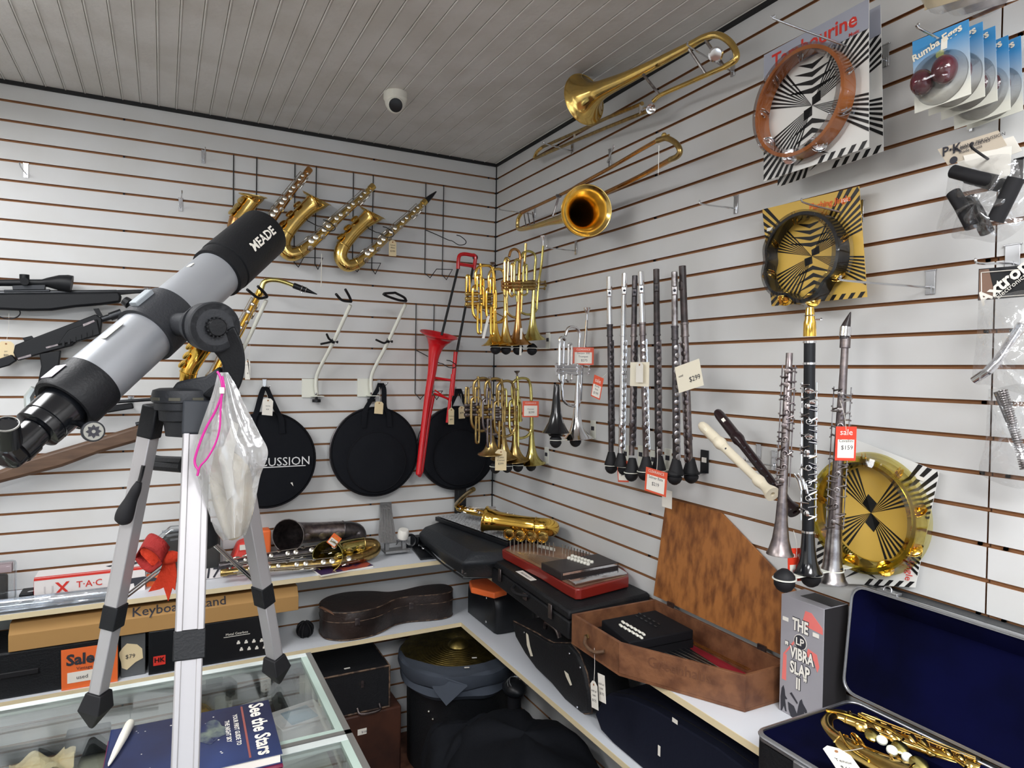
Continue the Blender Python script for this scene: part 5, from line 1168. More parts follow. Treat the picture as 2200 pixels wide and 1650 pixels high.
# text runs down the page: reading direction is -ey, letter tops point to +ex
lettering(t, 'See the Stars', o+ex*(W_-.030)-ey*H_*.5+cz, -ey, ex, .041, K['paper'], font_w=.03)
MB().prism([p+cz for p in (o+ex*(W_-.060)-ey*.01, o+ex*(W_-.056)-ey*.01, o+ex*(W_-.056)-ey*(H_-.01), o+ex*(W_-.060)-ey*(H_-.01))], (0, 0, .0003)).build('red_line', mat('rust_line', srgb(150, 84, 78), .5), t)
for i, s_ in enumerate(('YOUR FIRST GUIDE TO', 'THE NIGHT SKY')): lettering(t, s_, o+ex*(W_-.074-.017*i)-ey*H_*.45+cz, -ey, ex, .0125, K['paper'], font_w=.02)
K['neb'] = mat('nebula_print', srgb(120, 132, 120), .5, noise=(srgb(40, 48, 84), 26, .4, .62))
rnd = random.Random(4); mb = MB()
mb.prism([o+ex*(W_*.60+.035*(1+.3*math.sin(3*a))*math.cos(a))-ey*(H_*.40+.04*(1+.25*math.sin(4*a+1))*math.sin(a))+cz for a in [2*math.pi*i/36 for i in range(36)]], (0, 0, .0002))
mb.build('nebula', K['neb'], t, flat=True)
mb = MB()
for i in range(16):
    p = o+ex*W_*rnd.uniform(.05, .7)-ey*H_*rnd.uniform(.06, .94)+cz; r = rnd.uniform(.0012, .0028); mb.prism([p+ex*r, p+ey*r*.3+ex*r*.3, p+ey*r, p+ey*r*.3-ex*r*.3, p-ex*r, p-ey*r*.3-ex*r*.3, p-ey*r, p-ey*r*.3+ex*r*.3], (0, 0, .0002))
mb.build('printed_stars', K['paper'], t, flat=True)['kind'] = 'stuff'
t = thing('white_stylus', 'white tapered stylus lying on the left edge of the blue book', 'pen', WZ(250, 1600, TZ+.034))
a, b = WZ(281, 1552, TZ+.040), WZ(233, 1645, TZ+.034)
MB().tube([a+(b-a)*f for f in (-.03, 0, .05, .35, .7, .95, 1)], [.003, .0075, .009, .0085, .006, .003, .001], 14).build('barrel', K['white'], t)
# ---------------- telescope on its tripod
K['tube'] = mat('silver_grey_tube', srgb(176, 180, 186), .34, .55)
K['tblk'] = mat('black_textured_plastic', (.008, .009, .011), .5, spec=.3, bump=.12, bscale=220)
K['tgry'] = mat('dark_grey_plastic', srgb(46, 48, 52), .5, spec=.35, bump=.12, bscale=220)
K['gloss'] = mat('gloss_black_metal', (.006, .007, .009), .16, spec=.7)
K['leg'] = mat('satin_aluminium_leg', srgb(176, 174, 176), .4, .35)
A, B = DD(188, 829, 1.26), DD(467, 587, 1.56)
ax = nrm(B-A); LT = np.linalg.norm(B-A); R0 = .0548
def proj(P):
    d = P-CAM; w = d@CF; return 1100+FPX*(d@CR)/w, 825-FPX*(d@CU)/w
def at_u(u):
    lo, hi = -1.0, 2.0
    for _ in range(50):
        m = (lo+hi)/2
        if proj(A+ax*m)[0] < u: lo = m
        else: hi = m
    return lo
tS, tE, tM = at_u(467), at_u(567), at_u(340)
alt = nrm(np.cross(ax, V(0, 0, 1))); upn = np.cross(alt, ax)
Mc = A+ax*tM
tel = thing('telescope', 'silver and black refractor telescope on an aluminium tripod standing on the counter', 'telescope', V(Mc[0], Mc[1], TZ))
MB().lathe(A, ax, [(-.002, R0-.004), (0, R0), (tS+.01, R0), (tS+.01, R0-.003)], 48).build('tube', K['tube'], tel)
# dew shield
ds = MB(); e = tE
ds.lathe(A, ax, [(tS-.004, R0), (tS-.002, R0+.0065), (tS+.026, R0+.0065), (tS+.028, R0+.0045), (tS+.030, R0+.0085), (e-.004, R0+.0085), (e, R0+.006), (e, R0+.003), (e-.05, R0+.003), (e-.052, 0)], 48)
shield = ds.build('dew_shield', K['tblk'], tel)
def bend(a, b):      # lettering wrapped on the shield, reading along the axis
    th_ = .20-b/(R0+.0085); base = nrm(alt*.55-CF*.8); base = nrm(base-ax*(base@ax)); q_ = np.cross(ax, base)
    return A+ax*(((tS+.03)+e)/2+.008+a)+(R0+.0092)*(base*math.cos(th_)+q_*math.sin(th_))
lettering(shield, 'MEADE', None, ax, upn, .030, K['paper'], bend=bend, font_w=.03)
# lower black ring and focuser
MB().lathe(A, ax, [(.012, R0), (.012, R0+.0035), (-.055, R0+.0035), (-.06, R0+.001), (-.06, R0-.006), (-.045, .03)], 48).build('rear_cell', K['tblk'], tel)
p = A-ax*.03; sd = nrm(-CF*.45+upn*.9-alt*.3); sd = nrm(sd-ax*(sd@ax))
MB().box(p+sd*(R0+.004), (.035, .03, .001), (ax, nrm(np.cross(sd, ax)), sd)).build('warning_sticker', mat('pale_pink_sticker', srgb(216, 208, 218), .4), tel)
MB().box(A+ax*.10+nrm(sd+alt*.25)*(R0+.0006), (.05, .020, .001), (ax, nrm(np.cross(sd, ax)), nrm(sd+alt*.25))).build('yellow_label', mat('faded_yellow_label', srgb(206, 206, 196), .4), tel)
MB().box(A+ax*(tM+.15)+nrm(sd+alt*.15)*(R0+.0006), (.014, .012, .001), (ax, nrm(np.cross(sd, ax)), nrm(sd+alt*.15))).build('small_sticker', K['paper'], tel)
F0 = A-ax*.045
MB().lathe(F0, -ax, [(0, .042), (.006, .0425), (.055, .040), (.056, .038), (.060, .038), (.061, .040), (.075, .039), (.077, .034), (.079, .0)], 40).build('focuser_housing', K['gloss'], tel)
D0 = F0-ax*.079
MB().lathe(D0, -ax, [(0, .027), (.02, .027), (.02, .030), (.045, .030), (.045, .024), (.046, 0)], 32).build('drawtube', K['gloss'], tel)
dg = D0-ax*.055
mb = MB(); mb.box(dg+ax*.006, (.05, .046, .046), (ax, alt, upn)); mb.build('star_diagonal', K['gloss'], tel, bevel=.012, seg=3)
ey_ = DD(14, 912, float((dg-CAM)@CF)-.035); ed = nrm(ey_-dg)
mb = MB(); mb.lathe(dg, ed, [(0, .0165), (.022, .0165), (.022, .020), (np.linalg.norm(ey_-dg), .0185)], 28); mb.lathe(ey_, ed, [(0, .0185), (.002, .0185), (.002, .0155), (-.01, .014), (-.012, 0)], 28); mb.build('eyepiece', K['gloss'], tel)
MB().torus(ey_+ed*.001, ed, .0175, .0016, 28, 8).build('eyepiece_rim', K['strip'], tel)
kc = DD(201, 927, float((F0-CAM)@CF)-.035); kb = F0-ax*.02-upn*.02
kn = nrm(CAM-kc+alt*.35)
MB().lathe(kc, -kn, [(0, .0), (0, .017), (.002, .0185), (.014, .0185), (.015, .012), (.022, .010), (.022, 0)], 28).build('focus_knob', K['tgry'], tel)
MB().rod(kc-kn*.01, kb, .006, 10).build('focus_shaft', K['gloss'], tel)
mb = MB(); x, y = perp(kn); mb.lathe(kc, kn, [(0.0004, .0), (.0006, .0155), (.001, .0155), (.0012, 0)], 28); mb.build('knob_face', mat('light_grey_cap', srgb(150, 150, 142), .5), tel)
mb = MB()
for i in range(8):
    a = 2*math.pi*i/8; d = x*math.cos(a)+y*math.sin(a); s_ = x*-math.sin(a)+y*math.cos(a)
    mb.prism([kc+kn*.0014+d*.003-s_*.002, kc+kn*.0014+d*.008-s_*.003, kc+kn*.0014+d*.0125, kc+kn*.0014+d*.008+s_*.003, kc+kn*.0014+d*.003+s_*.002], kn*.0003)
mb.build('star_pattern', K['ink'], tel, flat=True)
fb = DD(62, 852, float((A-CAM)@CF)-.03)
mb = MB(); mb.tube([fb+CU*.016+CR*.010, fb, fb-CU*.02+CR*.002, fb-CU*.034+CR*.012], [.006, .008, .009, .007], 8); mb.build('finder_bracket', mat('pale_metal_bracket', srgb(186, 192, 190), .35, .5), tel)
# saddle ring around the tube
MB().lathe(A+ax*(tM-.040), ax, [(0, R0+.001), (0, R0+.0075), (.085, R0+.0075), (.085, R0+.001)], 48).build('tube_saddle', K['tgry'], tel)
lv = DD(300, 660, float((Mc-CAM)@CF)-.01)
mb = MB(); mb.box(Mc+upn*(R0+.010)-ax*.0, (.05, .02, .012), (ax, alt, upn)); mb.build('clamp_bar', mat('light_grey_clamp', srgb(156, 164, 170), .4), tel, bevel=.002)
mb = MB(); kp = DD(268, 646, float((Mc-CAM)@CF)); mb.lathe(kp, nrm(V(*(Mc-kp))), [(0, 0), (0, .010), (.012, .011), (.013, .005), (.04, .004)], 10); mb.build('clamp_knob', K['blk'], tel)
# altitude hub on the near side
hub0 = Mc+alt*(R0-.01); hc = DD(463, 703, float((Mc-CAM)@CF)-.085); hd = nrm(hc-hub0); hl = np.linalg.norm(hc-hub0)
fcd = nrm(hd*.55+nrm(CAM-hc)*.45)
MB().tube([hub0, hub0+hd*hl*.42, hub0+hd*hl*.5, hub0+hd*hl*.66], [.024, .026, .034, .042], 30).build('altitude_bearing', K['tgry'], tel)
MB().lathe(hc, -fcd, [(0, .047), (.003, .050), (.05, .048), (.06, .040), (.06, 0), (.012, 0), (.012, .034), (0, .036), (0, .047)], 48).build('altitude_housing', K['tgry'], tel)
MB().lathe(hc-fcd*.010, fcd, [(0, .0335), (.001, .0335), (.0012, 0)], 40).build('dial_recess', K['blkm'], tel)
mb = MB(); mb.lathe(hc-fcd*.008, fcd, [(0, .019), (.018, .0185), (.022, .016), (.0225, 0)], 26); x, y = perp(fcd)
for i in range(16):
    a = 2*math.pi*i/16; q = hc+(x*math.cos(a)+y*math.sin(a))*.019; mb.rod(q-fcd*.006, q+fcd*.012, .0018, 6)
mb.build('altitude_knob', K['tblk'], tel)
# azimuth base
bc = DD(397, 838, float((Mc-CAM)@CF)+.0)
up_ = V(0, 0, 1)
MB().lathe(bc, -up_, [(-.004, 0), (-.004, .048), (0, .060), (.008, .062), (.024, .062), (.026, .058), (.040, .057), (.041, .050), (.062, .048), (.066, .040), (.095, .036), (.10, 0)], 48).build('azimuth_base', K['tgry'], tel)
mb = MB()
for i in range(9):
    a = 2*math.pi*i/9+.2; mb.box(bc-up_*.017+.0622*V(math.cos(a), math.sin(a), 0), (.002, .022, .006), (V(math.cos(a), math.sin(a), 0), V(-math.sin(a), math.cos(a), 0), up_))
mb.build('setting_window', mat('olive_scale', srgb(84, 82, 70), .6), tel)
wd_ = [DD(u, v, float((bc-CAM)@CF)-.03) for u, v in ((362, 842), (378, 820), (396, 816), (440, 808), (470, 786), (478, 850), (440, 852))]
MB().prism([p-CF*.0 for p in wd_], V(*(CF*.05))).build('fork_foot', K['tgry'], tel, bevel=.006)
dF = float((hc-CAM)@CF)
armL = [(425, 842), (470, 800), (478, 760), (455, 735)]; armR = [(500, 868), (523, 828), (526, 775), (500, 690)]
mb = MB(); rings = []
Ls = smooth_path([V(a, b, 0) for a, b in ((432, 850), (470, 815), (478, 785), (455, 752), (430, 740))], 5); Rs = smooth_path([V(a, b, 0) for a, b in ((478, 866), (512, 838), (526, 790), (522, 742), (503, 700))], 5)
for i, (l, r) in enumerate(zip(Ls, Rs)):
    f = i/(len(Ls)-1); d = float((bc-CAM)@CF)*(1-f)+(dF+.045)*f-.02
    rings.append([DD(l[0], l[1], d-.012), DD(r[0], r[1], d-.012), DD(r[0], r[1], d+.025), DD(l[0], l[1], d+.025)])
loft(mb, rings); mb.build('fork_arm', K['tblk'], tel, bevel=.004, angle=.9)
# tripod
trip = tel
top = bc-up_*.05
feet = [WZ(192, 1568, TZ), WZ(600, 1470, TZ)]
mid = (feet[0]+feet[1])/2; dv = feet[1]-feet[0]; third = mid+V(dv[1], -dv[0], 0)/np.linalg.norm(dv)*np.linalg.norm(dv)*.866
tops = [DD(326, 905, float((bc-CAM)@CF)+.0), DD(500, 905, float((bc-CAM)@CF)+.03), DD(421, 905, float((bc-CAM)@CF)-.065)]
feet[0] = WZ(197, 1566, TZ); feet.append(third); feet[2][2] = TZ
tops[2] = DD(423, 900, 1.36)
lowd = DD(398, 1640, 1.19)
d2 = nrm(lowd-tops[2]); s2 = (TZ-tops[2][2])/d2[2]; feet[2] = tops[2]+d2*s2
for k in range(3):
    a, f = tops[k], feet[k]; d = nrm(f-a); L = np.linalg.norm(f-a)
    out = nrm(V(f[0]-top[0], f[1]-top[1], 0)); sx = nrm(np.cross(d, out)); oy = np.cross(sx, d)
    wd2, th2 = (.050, .028) if k == 2 else (.034, .027)
    def seg(s0, s1, w, h, ch=0): return a+d*(s0+s1)/2, (w, h, s1-s0)
    Lf = L-(.045 if k == 2 else .085)
    j = L*.62 if k != 2 else L*.60
    mb = MB(); c, sz = seg(.02, j, wd2, th2); mb.box(c, sz, (sx, oy, d))
    for s_ in (-1, 1): c2_ = c+oy*th2/2; mb.box(c2_+sx*s_*wd2*.36, (wd2*.24, .006, sz[2]), (sx, oy, d))
    leg = mb.build('leg', K['leg'], trip, bevel=.002)
    mb = MB(); c, sz = seg(j, Lf, wd2*.92, th2*.9); mb.box(c, sz, (sx, oy, d))
    for s_ in (-1, 1): mb.box(c+oy*th2*.45+sx*s_*wd2*.34, (wd2*.2, .005, sz[2]), (sx, oy, d))
    mb.build('lower_section', K['leg'], leg, bevel=.002)
    mb = MB(); c, sz = seg(j-.022, j+.030, wd2*1.08, th2*1.25); mb.box(c, sz, (sx, oy, d)); mb.build('leg_collar', K['tblk'], leg, bevel=.002)
    mb = MB(); ft = a+d*Lf
    r0 = [ft+sx*x_*wd2*.56+oy*y_*th2*.65 for x_, y_ in ((-1, -1), (1, -1), (1, 1), (-1, 1))]
    r1 = [ft+d*.038+sx*x_*wd2*.74+oy*y_*th2*.9 for x_, y_ in ((-1, -1), (1, -1), (1, 1), (-1, 1))]
    tip = feet[k]; r2 = [tip+sx*x_*.004+oy*y_*.004+V(0, 0, .003) for x_, y_ in ((-1, -1), (1, -1), (1, 1), (-1, 1))]
    loft(mb, [r0, r1, r2]); mb.build('foot', K['rub'], leg, bevel=.002)
    mb = MB(); mb.box(a+d*.0, (wd2*1.08, th2*1.3, .07), (sx, oy, d)); mb.build('hinge_block', K['tblk'] if k != 2 else mat('slate_grey_plastic', srgb(52, 56, 62), .5, spec=.3), leg, bevel=.004)
    if k == 0:
        MB().ball(a+d*.05+oy*th2*.5+sx*.004, .005, 8).build('rivet', K['chrome'], leg)
# spreader
hubS = DD(440, 1150, 1.50)
for k, (u, v, dd) in enumerate(((262, 1288, 1.66), (562, 1262, 1.64), (405, 1375, 1.26))):
    q = DD(u, v, dd); mb = MB()
    for s_ in (-1, 1): mb.rod(hubS+V(0, 0, .004*s_), q+V(0, 0, .004*s_), .0028, 8)
    mb.build('spreader_bar', K['chrome'], trip)
MB().lathe(hubS, (0, 0, 1), [(-.03, .012), (-.02, .028), (.015, .028), (.03, .012), (.06, .01)], 20).build('spreader_hub', K['tblk'], trip)
# latch strut behind the legs, slow-motion handle
MB().tube([DD(318, 985, 1.52), DD(345, 990, 1.5), DD(395, 992, 1.45), DD(392, 1005, 1.45), DD(330, 1000, 1.5)], .011, 8).build('leg_latch', K['tblk'], trip)
c = [DD(308, 1000, 1.38), DD(303, 1022, 1.38), DD(297, 1042, 1.38)]
MB().tube(smooth_path(c, 4), .004, 8).build('handle_rod', K['gloss'], trip)
hp2 = [DD(299, 1036, 1.38), DD(292, 1052, 1.38), DD(282, 1073, 1.38), DD(270, 1100, 1.38), DD(264, 1118, 1.38), DD(261, 1126, 1.38)]
MB().tube(smooth_path(hp2, 5), sm_r([.006, .010, .012, .017, .016, .006], 5), 14).build('pan_handle', K['rub'], trip)
# ---------------- zip bag of papers hung on the fork arm
K['poly'] = clear('cloudy_polythene', (.86, .86, .85), .08, .6, .16, bump=1.0, bscale=14, body=.30)
K['zip'] = mat('magenta_zip', srgb(206, 44, 150), .4)
K['inside'] = mat('beige_folded_leaflet', srgb(206, 194, 168), .8, alpha=.85)
bd = 1.30
bagt = thing('zip_bag', 'cloudy zip bag with a magenta seal and papers, hung from the telescope mount', 'plastic bag', DD(488, 1200, bd))
Lf_ = [(468, 800), (458, 840), (444, 880), (428, 925), (417, 965), (416, 1000), (424, 1025), (434, 1060), (448, 1100), (462, 1140), (478, 1162)]
Rt_ = [(490, 800), (508, 830), (525, 868), (545, 905), (560, 935), (574, 962), (574, 985), (560, 1020), (552, 1060), (542, 1110), (528, 1150)]
LL = smooth_path([V(a, b, 0) for a, b in Lf_], 4); RR = smooth_path([V(a, b, 0) for a, b in Rt_], 4)
def sheet(off, amp, ph):
    def fn(a, b):
        i = b*(len(LL)-1); i0 = min(int(i), len(LL)-2); f = i-i0
        l = LL[i0]*(1-f)+LL[i0+1]*f; r = RR[i0]*(1-f)+RR[i0+1]*f
        p = l*(1-a)+r*a; w = math.sin(math.pi*a)
        return DD(p[0], p[1], bd+off*w*min(1, b*2+.15)+amp*w*math.sin(9*a+3*b+ph)*math.cos(4*b+ph)+amp*.5*math.sin(21*a-6*b+ph)*w)
    return fn
mb = MB(); mb.grid(sheet(-.028, .006, 0), 34, 40); mb.grid(sheet(.028, .006, 2), 34, 40); mb.build('bag', K['poly'], bagt, angle=1.4)
zc1 = [DD(u, v, bd-.02) for u, v in ((467, 798), (474, 812), (478, 835), (476, 850), (462, 885), (445, 915), (430, 950), (419, 985), (420, 1000), (426, 1010), (424, 1022))]
zc2 = [DD(u, v, bd-.034) for u, v in ((478, 808), (482, 835), (477, 850), (474, 880), (472, 920), (462, 955), (445, 985), (430, 1002), (424, 1022))]
mb = MB(); mb.tube(smooth_path(zc1, 4), .0024, 8); mb.tube(smooth_path(zc2, 4), .0018, 8); mb.build('zip_seal', K['zip'], bagt)
MB().box(DD(477, 839, bd-.036), (.009, .004, .012), (CR, CF, CU)).build('slider', K['white'], bagt, bevel=.001)
mb = MB(); q = [(450, 1020), (470, 960), (520, 985), (540, 1020), (545, 1090), (525, 1145), (492, 1160), (470, 1120), (455, 1070)]
cxy = (498, 1065)
mb.grid(lambda a, b: (lambda pa: DD(cxy[0]+(pa[0]-cxy[0])*b, cxy[1]+(pa[1]-cxy[1])*b, bd+.004+.006*math.sin(6*a*6.28)*b))(np.array(smooth_path([V(x, y, 0) for x, y in q+[q[0]]], 4)[int(round(a*36))])), 36, 6)
mb.build('folded_papers', K['inside'], bagt, solid=.001)
MB().prism([DD(u, v, bd-.004) for u, v in ((470, 985), (500, 905), (512, 912), (498, 1000), (505, 1060), (488, 1075))], V(*(CF*.002))).build('leaflet', mat('white_leaflet', srgb(226, 224, 216), .7), bagt)
# ---------------- orange ribbon tied on the spreader bar
K['rib'] = mat('orange_red_felt', srgb(214, 58, 26), .85, bump=.4, bscale=120)
K['ribd'] = mat('dark_red_felt', srgb(150, 24, 20), .85, bump=.4, bscale=120)
rb = thing('ribbon_bow', 'orange-red fabric bow tied to the tripod spreader bar behind the front leg', 'ribbon', DD(355, 1230, 1.50))
dR = 1.50
cr_ = C(280, 1100, 5.238)
loop = [(380, 520), (250, 600), (110, 470), (130, 380), (200, 320), (330, 390), (400, 480)]
mb = MB(); Lp = smooth_path([V(*a, 0) for a in loop], 5); rings = []
for i, p in enumerate(Lp):
    f = i/(len(Lp)-1); u, v = cr_(p[0], p[1]); dep = dR+.03*math.sin(f*math.pi*2-1); w = V(*(CU*.012+CF*.016))
    a = DD(u, v, dep); rings.append((a-w, a+w))
mb.grid(lambda a, b: rings[int(round(a*(len(rings)-1)))][0]*(1-b)+rings[int(round(a*(len(rings)-1)))][1]*b, len(rings)-1, 3); mb.build('loop', K['ribd'], rb, solid=.0025)
mb = MB(); k0 = DD(*cr_(440, 510), dR-.01); mb.ball(k0, .017, 16, (1.35, .9, .85)); mb.build('knot', K['rib'], rb)
tail = [(370, 560), (500, 560), (520, 700), (500, 880), (470, 850), (425, 1005), (375, 850), (330, 870), (200, 900), (290, 760), (340, 650)]
MB().prism([DD(*cr_(x, y), dR-.004) for x, y in tail], V(*(CF*.003))).build('tail', K['rib'], rb, flat=True)
front = [(200, 330), (110, 400), (108, 470), (230, 590), (350, 600), (420, 520), (330, 430), (400, 470), (330, 380), (290, 400), (360, 490)]
mb = MB(); mb.prism([DD(*cr_(x, y), dR-.008) for x, y in ((108, 440), (120, 480), (235, 600), (330, 610), (390, 540), (350, 470), (250, 430), (150, 380))], V(*(CF*.003))); mb.build('loop_front', K['rib'], rb, flat=True)
# ================================================================ right wall
# ---- display arms with rubber pegs, standing out from the wall
def arm(label, y, z, pegs, m='hold', black=False, zs=None, xend=None):
    t = thing('peg_holder', label, 'peg holder', V(0, y, z), 'peg display arms')
    xe = xend if xend else min(p for p in pegs)-.012
    MB().bb((-.004, y-.018, z-.012), (-.0005, y+.018, z+.062)).build('wall_plate', K[m], t, bevel=.001)
    MB().bb((xe, y-.011, z-.012), (-.004, y+.011, z-.0095)).build('arm_bar', K[m], t)
    MB().bb((-.0055, y-.010, z+.022), (-.004, y+.010, z+.038)).build('label', K['ink'] if not black else K['paper'], t)
    for x in pegs:
        mb = MB(); mb.lathe(V(x, y, z-.012), (0, 0, -1), [(-.0005, .018), (.006, .0235), (.014, .023), (.024, .017), (.030, .008), (.032, 0)], 22)
        mb.lathe(V(x, y, z-.0095), (0, 0, 1), [(0, .024), (.006, .023), (.014, .016), (.02, .008), (.021, 0)], 22); mb.build('rubber_peg', K['rub'], t)
        MB().lathe(V(x, y, z-.0125), (0, 0, 1), [(0, .027), (.0022, .027)], 24).build('peg_disc', K['hold' if not black else 'blk'], t)
    return t
arm('upper peg arm near the corner carrying gold cornets and trumpets', -.564, 1.945, [-.085, -.157, -.217, -.268])
arm('lower peg arm near the corner carrying tarnished brass cornets', -.567, 1.420, [-.083, -.150, -.205, -.262])
arm('peg arm holding the silver trumpet and an empty black cone', -.938, 1.570, [-.087, -.18])
arm('peg arm under the leftmost dark flute', -1.158, 1.492, [-.068])
arm('peg arm under the bright silver flute', -1.251, 1.500, [-.078])
arm('peg arm under the third flute from the left', -1.322, 1.490, [-.100])
arm('peg arm under the fourth and fifth flutes', -1.399, 1.505, [-.103, -.045])
arm('black peg arm under the two rightmost flutes', -1.577, 1.520, [-.127, -.058], 'blk', True)
arm('peg arm holding the three clarinets above the vibraslap carton', -2.145, 1.372, [-.292, -.203, -.126])
# ---- trumpets and cornets, drawn in the plane of their arm
TR = C(1160, 640, 4.85); CO = C(1000, 780, 6.345)
TPL = {
 'trumpet': dict(rim=TR(392, 1458), lead=[(490, 230), (472, 480), (445, 700), (428, 1000), (422, 1060), (380, 1115), (315, 1120), (255, 1080), (236, 1020), (238, 800), (250, 440)],
    bell=[(265, 390), (290, 320), (340, 298), (392, 325), (415, 390), (408, 520), (396, 800), (388, 1020), (385, 1180), (385, 1300), (388, 1390), (392, 1458)],
    br=[.006, .006, .006, .006, .006, .0065, .0075, .010, .0145, .022, .036, .060],
    loops=[[(190, 700), (197, 450), (225, 412), (250, 440)], [(275, 700), (280, 500), (297, 480), (312, 505), (308, 690)], [(268, 790), (262, 840), (290, 872), (322, 845), (320, 790)], [(178, 790), (182, 850), (205, 880), (215, 960)]],
    valves=[(700, 165, 505), (742, 165, 512), (784, 170, 500)], mp=[(490, 232), (492, 170), (491, 140), (490, 100)], fn=TR),
 'cornet': dict(rim=CO(915, 1372), lead=[(706, 180), (716, 300), (722, 500), (722, 700), (710, 850), (700, 890), (672, 870), (660, 800)],
    bell=[(650, 560), (636, 400), (650, 280), (700, 225), (780, 208), (850, 225), (882, 290), (895, 400), (903, 700), (903, 950), (905, 1120), (908, 1240), (912, 1320), (915, 1372)],
    br=[.0055, .0055, .006, .006, .006, .0062, .0066, .007, .008, .010, .015, .024, .038, .060],
    loops=[[(740, 800), (738, 560), (700, 512), (650, 504), (600, 530), (588, 620), (590, 850), (615, 950), (680, 1010), (750, 1022), (830, 995), (880, 930), (897, 850)],
           [(640, 580), (645, 380), (665, 360), (690, 380), (690, 580)], [(500, 600), (508, 380), (525, 360), (545, 385), (548, 600)], [(655, 790), (650, 1150), (675, 1205), (700, 1150), (700, 800)]],
    valves=[(622, 500, 740), (698, 500, 745), (776, 500, 760)], mp=[(706, 185), (706, 160), (705, 140), (704, 110)], fn=CO)}
def horn(nm, label, kind, y, rim, s, mats, group, sq=1.0, mp=True, rr=1.0, dy=0.0, grow=1.0):
    T = TPL[kind]; f = T['fn']; rx, ry = T['rim']
    def P(a):
        u, v = f(*a); f_ = (v-ry)/200
        return WY(rim[0]+(u-rx)*s*sq, rim[1]+(v-ry)*s*grow, y+dy*f_)
    top = P(T['lead'][0]); t = thing(nm, label, 'trumpet' if kind == 'trumpet' else 'cornet', P(T['bell'][-1]), group)
    q = smooth_path([P(a) for a in T['bell']], 5); r = [x*rr for x in sm_r(T['br'], 5)]
    mb = MB(); bell_tube(mb, q, r, 30, .0008, .0016); mb.build('bell', K[mats[0]], t)
    MB().tube(smooth_path([P(a) for a in T['lead']], 5), .0058*rr, 10).build('leadpipe', K[mats[1]], t)
    for k, l in enumerate(T['loops']):
        off = V(0, -.008-.006*(k % 2), 0); MB().tube([p+off for p in smooth_path([P(a) for a in l], 5)], (.0062 if k == 0 else .005)*rr, 10).build('slide', K[mats[1]], t)
    for v_, a, b in T['valves']:
        p0, p1 = P((a, v_)), P((b, v_)); d = nrm(p1-p0); L = np.linalg.norm(p1-p0)
        MB().lathe(p0, d, [(0, 0), (0, .009), (.006, .0105), (.012, .0085), (.014, .0088), (L*.62, .0088), (L*.62, .0105), (L*.7, .0105), (L*.72, .003), (L, .003), (L, .0075), (L+.003, .0075), (L+.003, 0)], 16).build('valve', K[mats[2]], t)
    mb = MB()
    for a, b in (((T['bell'][-6]), T['lead'][3]), (T['bell'][-5], T['lead'][4])): mb.rod(P(a), P(b), .0022, 6)
    mb.torus(P(T['lead'][2]), (0, 1, 0), .011, .0018, 18, 6); mb.build('brace', K[mats[2]], t)
    if mp:
        M_ = [P(a) for a in T['mp']]; d = nrm(M_[-1]-M_[0]); L = np.linalg.norm(M_[-1]-M_[0])
        MB().lathe(M_[0], d, [(-.004, .0035), (L*.45, .0045), (L*.62, .006), (L*.75, .0105), (L*.92, .0125), (L, .0135), (L+.001, .012), (L*.85, .005), (L*.8, 0)], 20).build('mouthpiece', K['silver' if kind == 'trumpet' else 'tarn'], t)
    return t
GA, GB = 'brass horns on the upper peg arm', 'cornets on the lower peg arm'
horn('trumpet', 'pale yellow-brass trumpet nearest the wall on the upper peg arm', 'trumpet', -.564, (1146, 731), .80, ('ybrass', 'ybrass', 'obrass'), GA, sq=1.3, rr=.95)
horn('trumpet', 'coppery brass trumpet without mouthpiece, second from the wall on the upper arm', 'trumpet', -.564, (1114, 741), .86, ('cbrass', 'brass', 'cbrass'), GA, mp=False, sq=.9)
horn('cornet', 'gold cornet third from the wall on the upper peg arm', 'cornet', -.564, (1087, 743), .90, ('brass', 'gold', 'obrass'), GA, sq=.95)
horn('cornet', 'gold cornet outermost on the upper peg arm, overlapping the corner', 'cornet', -.564, (1064, 741), .93, ('gold', 'gold', 'brass'), GA, sq=1.05, mp=False)
horn('cornet', 'green-tinged brass cornet nearest the wall on the lower arm, with a clearance card', 'cornet', -.567, (1144, 996), 1.0, ('ybrass', 'ybrass', 'obrass'), GB)
horn('cornet', 'aged brass cornet second from the wall on the lower peg arm', 'cornet', -.567, (1108, 989), .93, ('obrass', 'obrass', 'tarn'), GB, mp=False, dy=.02)
horn('cornet', 'dull brass cornet third from the wall on the lower peg arm', 'cornet', -.567, (1083, 984), .93, ('obrass', 'tarn', 'obrass'), GB, mp=False, dy=.02)
horn('cornet', 'dark brass cornet outermost on the lower peg arm, beside the black bag', 'cornet', -.567, (1056, 974), .88, ('obrass', 'obrass', 'tarn'), GB, mp=False, dy=.02)
horn('trumpet', 'silver trumpet hanging bell down with a clearance card', 'trumpet', -.938, (1241, 941), 1.0, ('silver', 'silver', 'silver'), None)
t = thing('cone_mute', 'glossy black cone standing on the outer peg left of the silver trumpet', 'mute', V(-.18, -.938, 1.575))
b0 = V(-.18, -.938, 1.580); MB().lathe(b0, (0, 0, 1), [(0, .030), (.004, .036), (.008, .055), (.02, .046), (.05, .030), (.09, .020), (.14, .015), (.195, .011), (.2, .009), (.201, 0)], 32).build('cone', K['gloss'], t)
MB().lathe(b0, (0, 0, 1), [(-.006, .026), (0, .030), (.004, .030)], 24).build('collar', K['blk'], t)
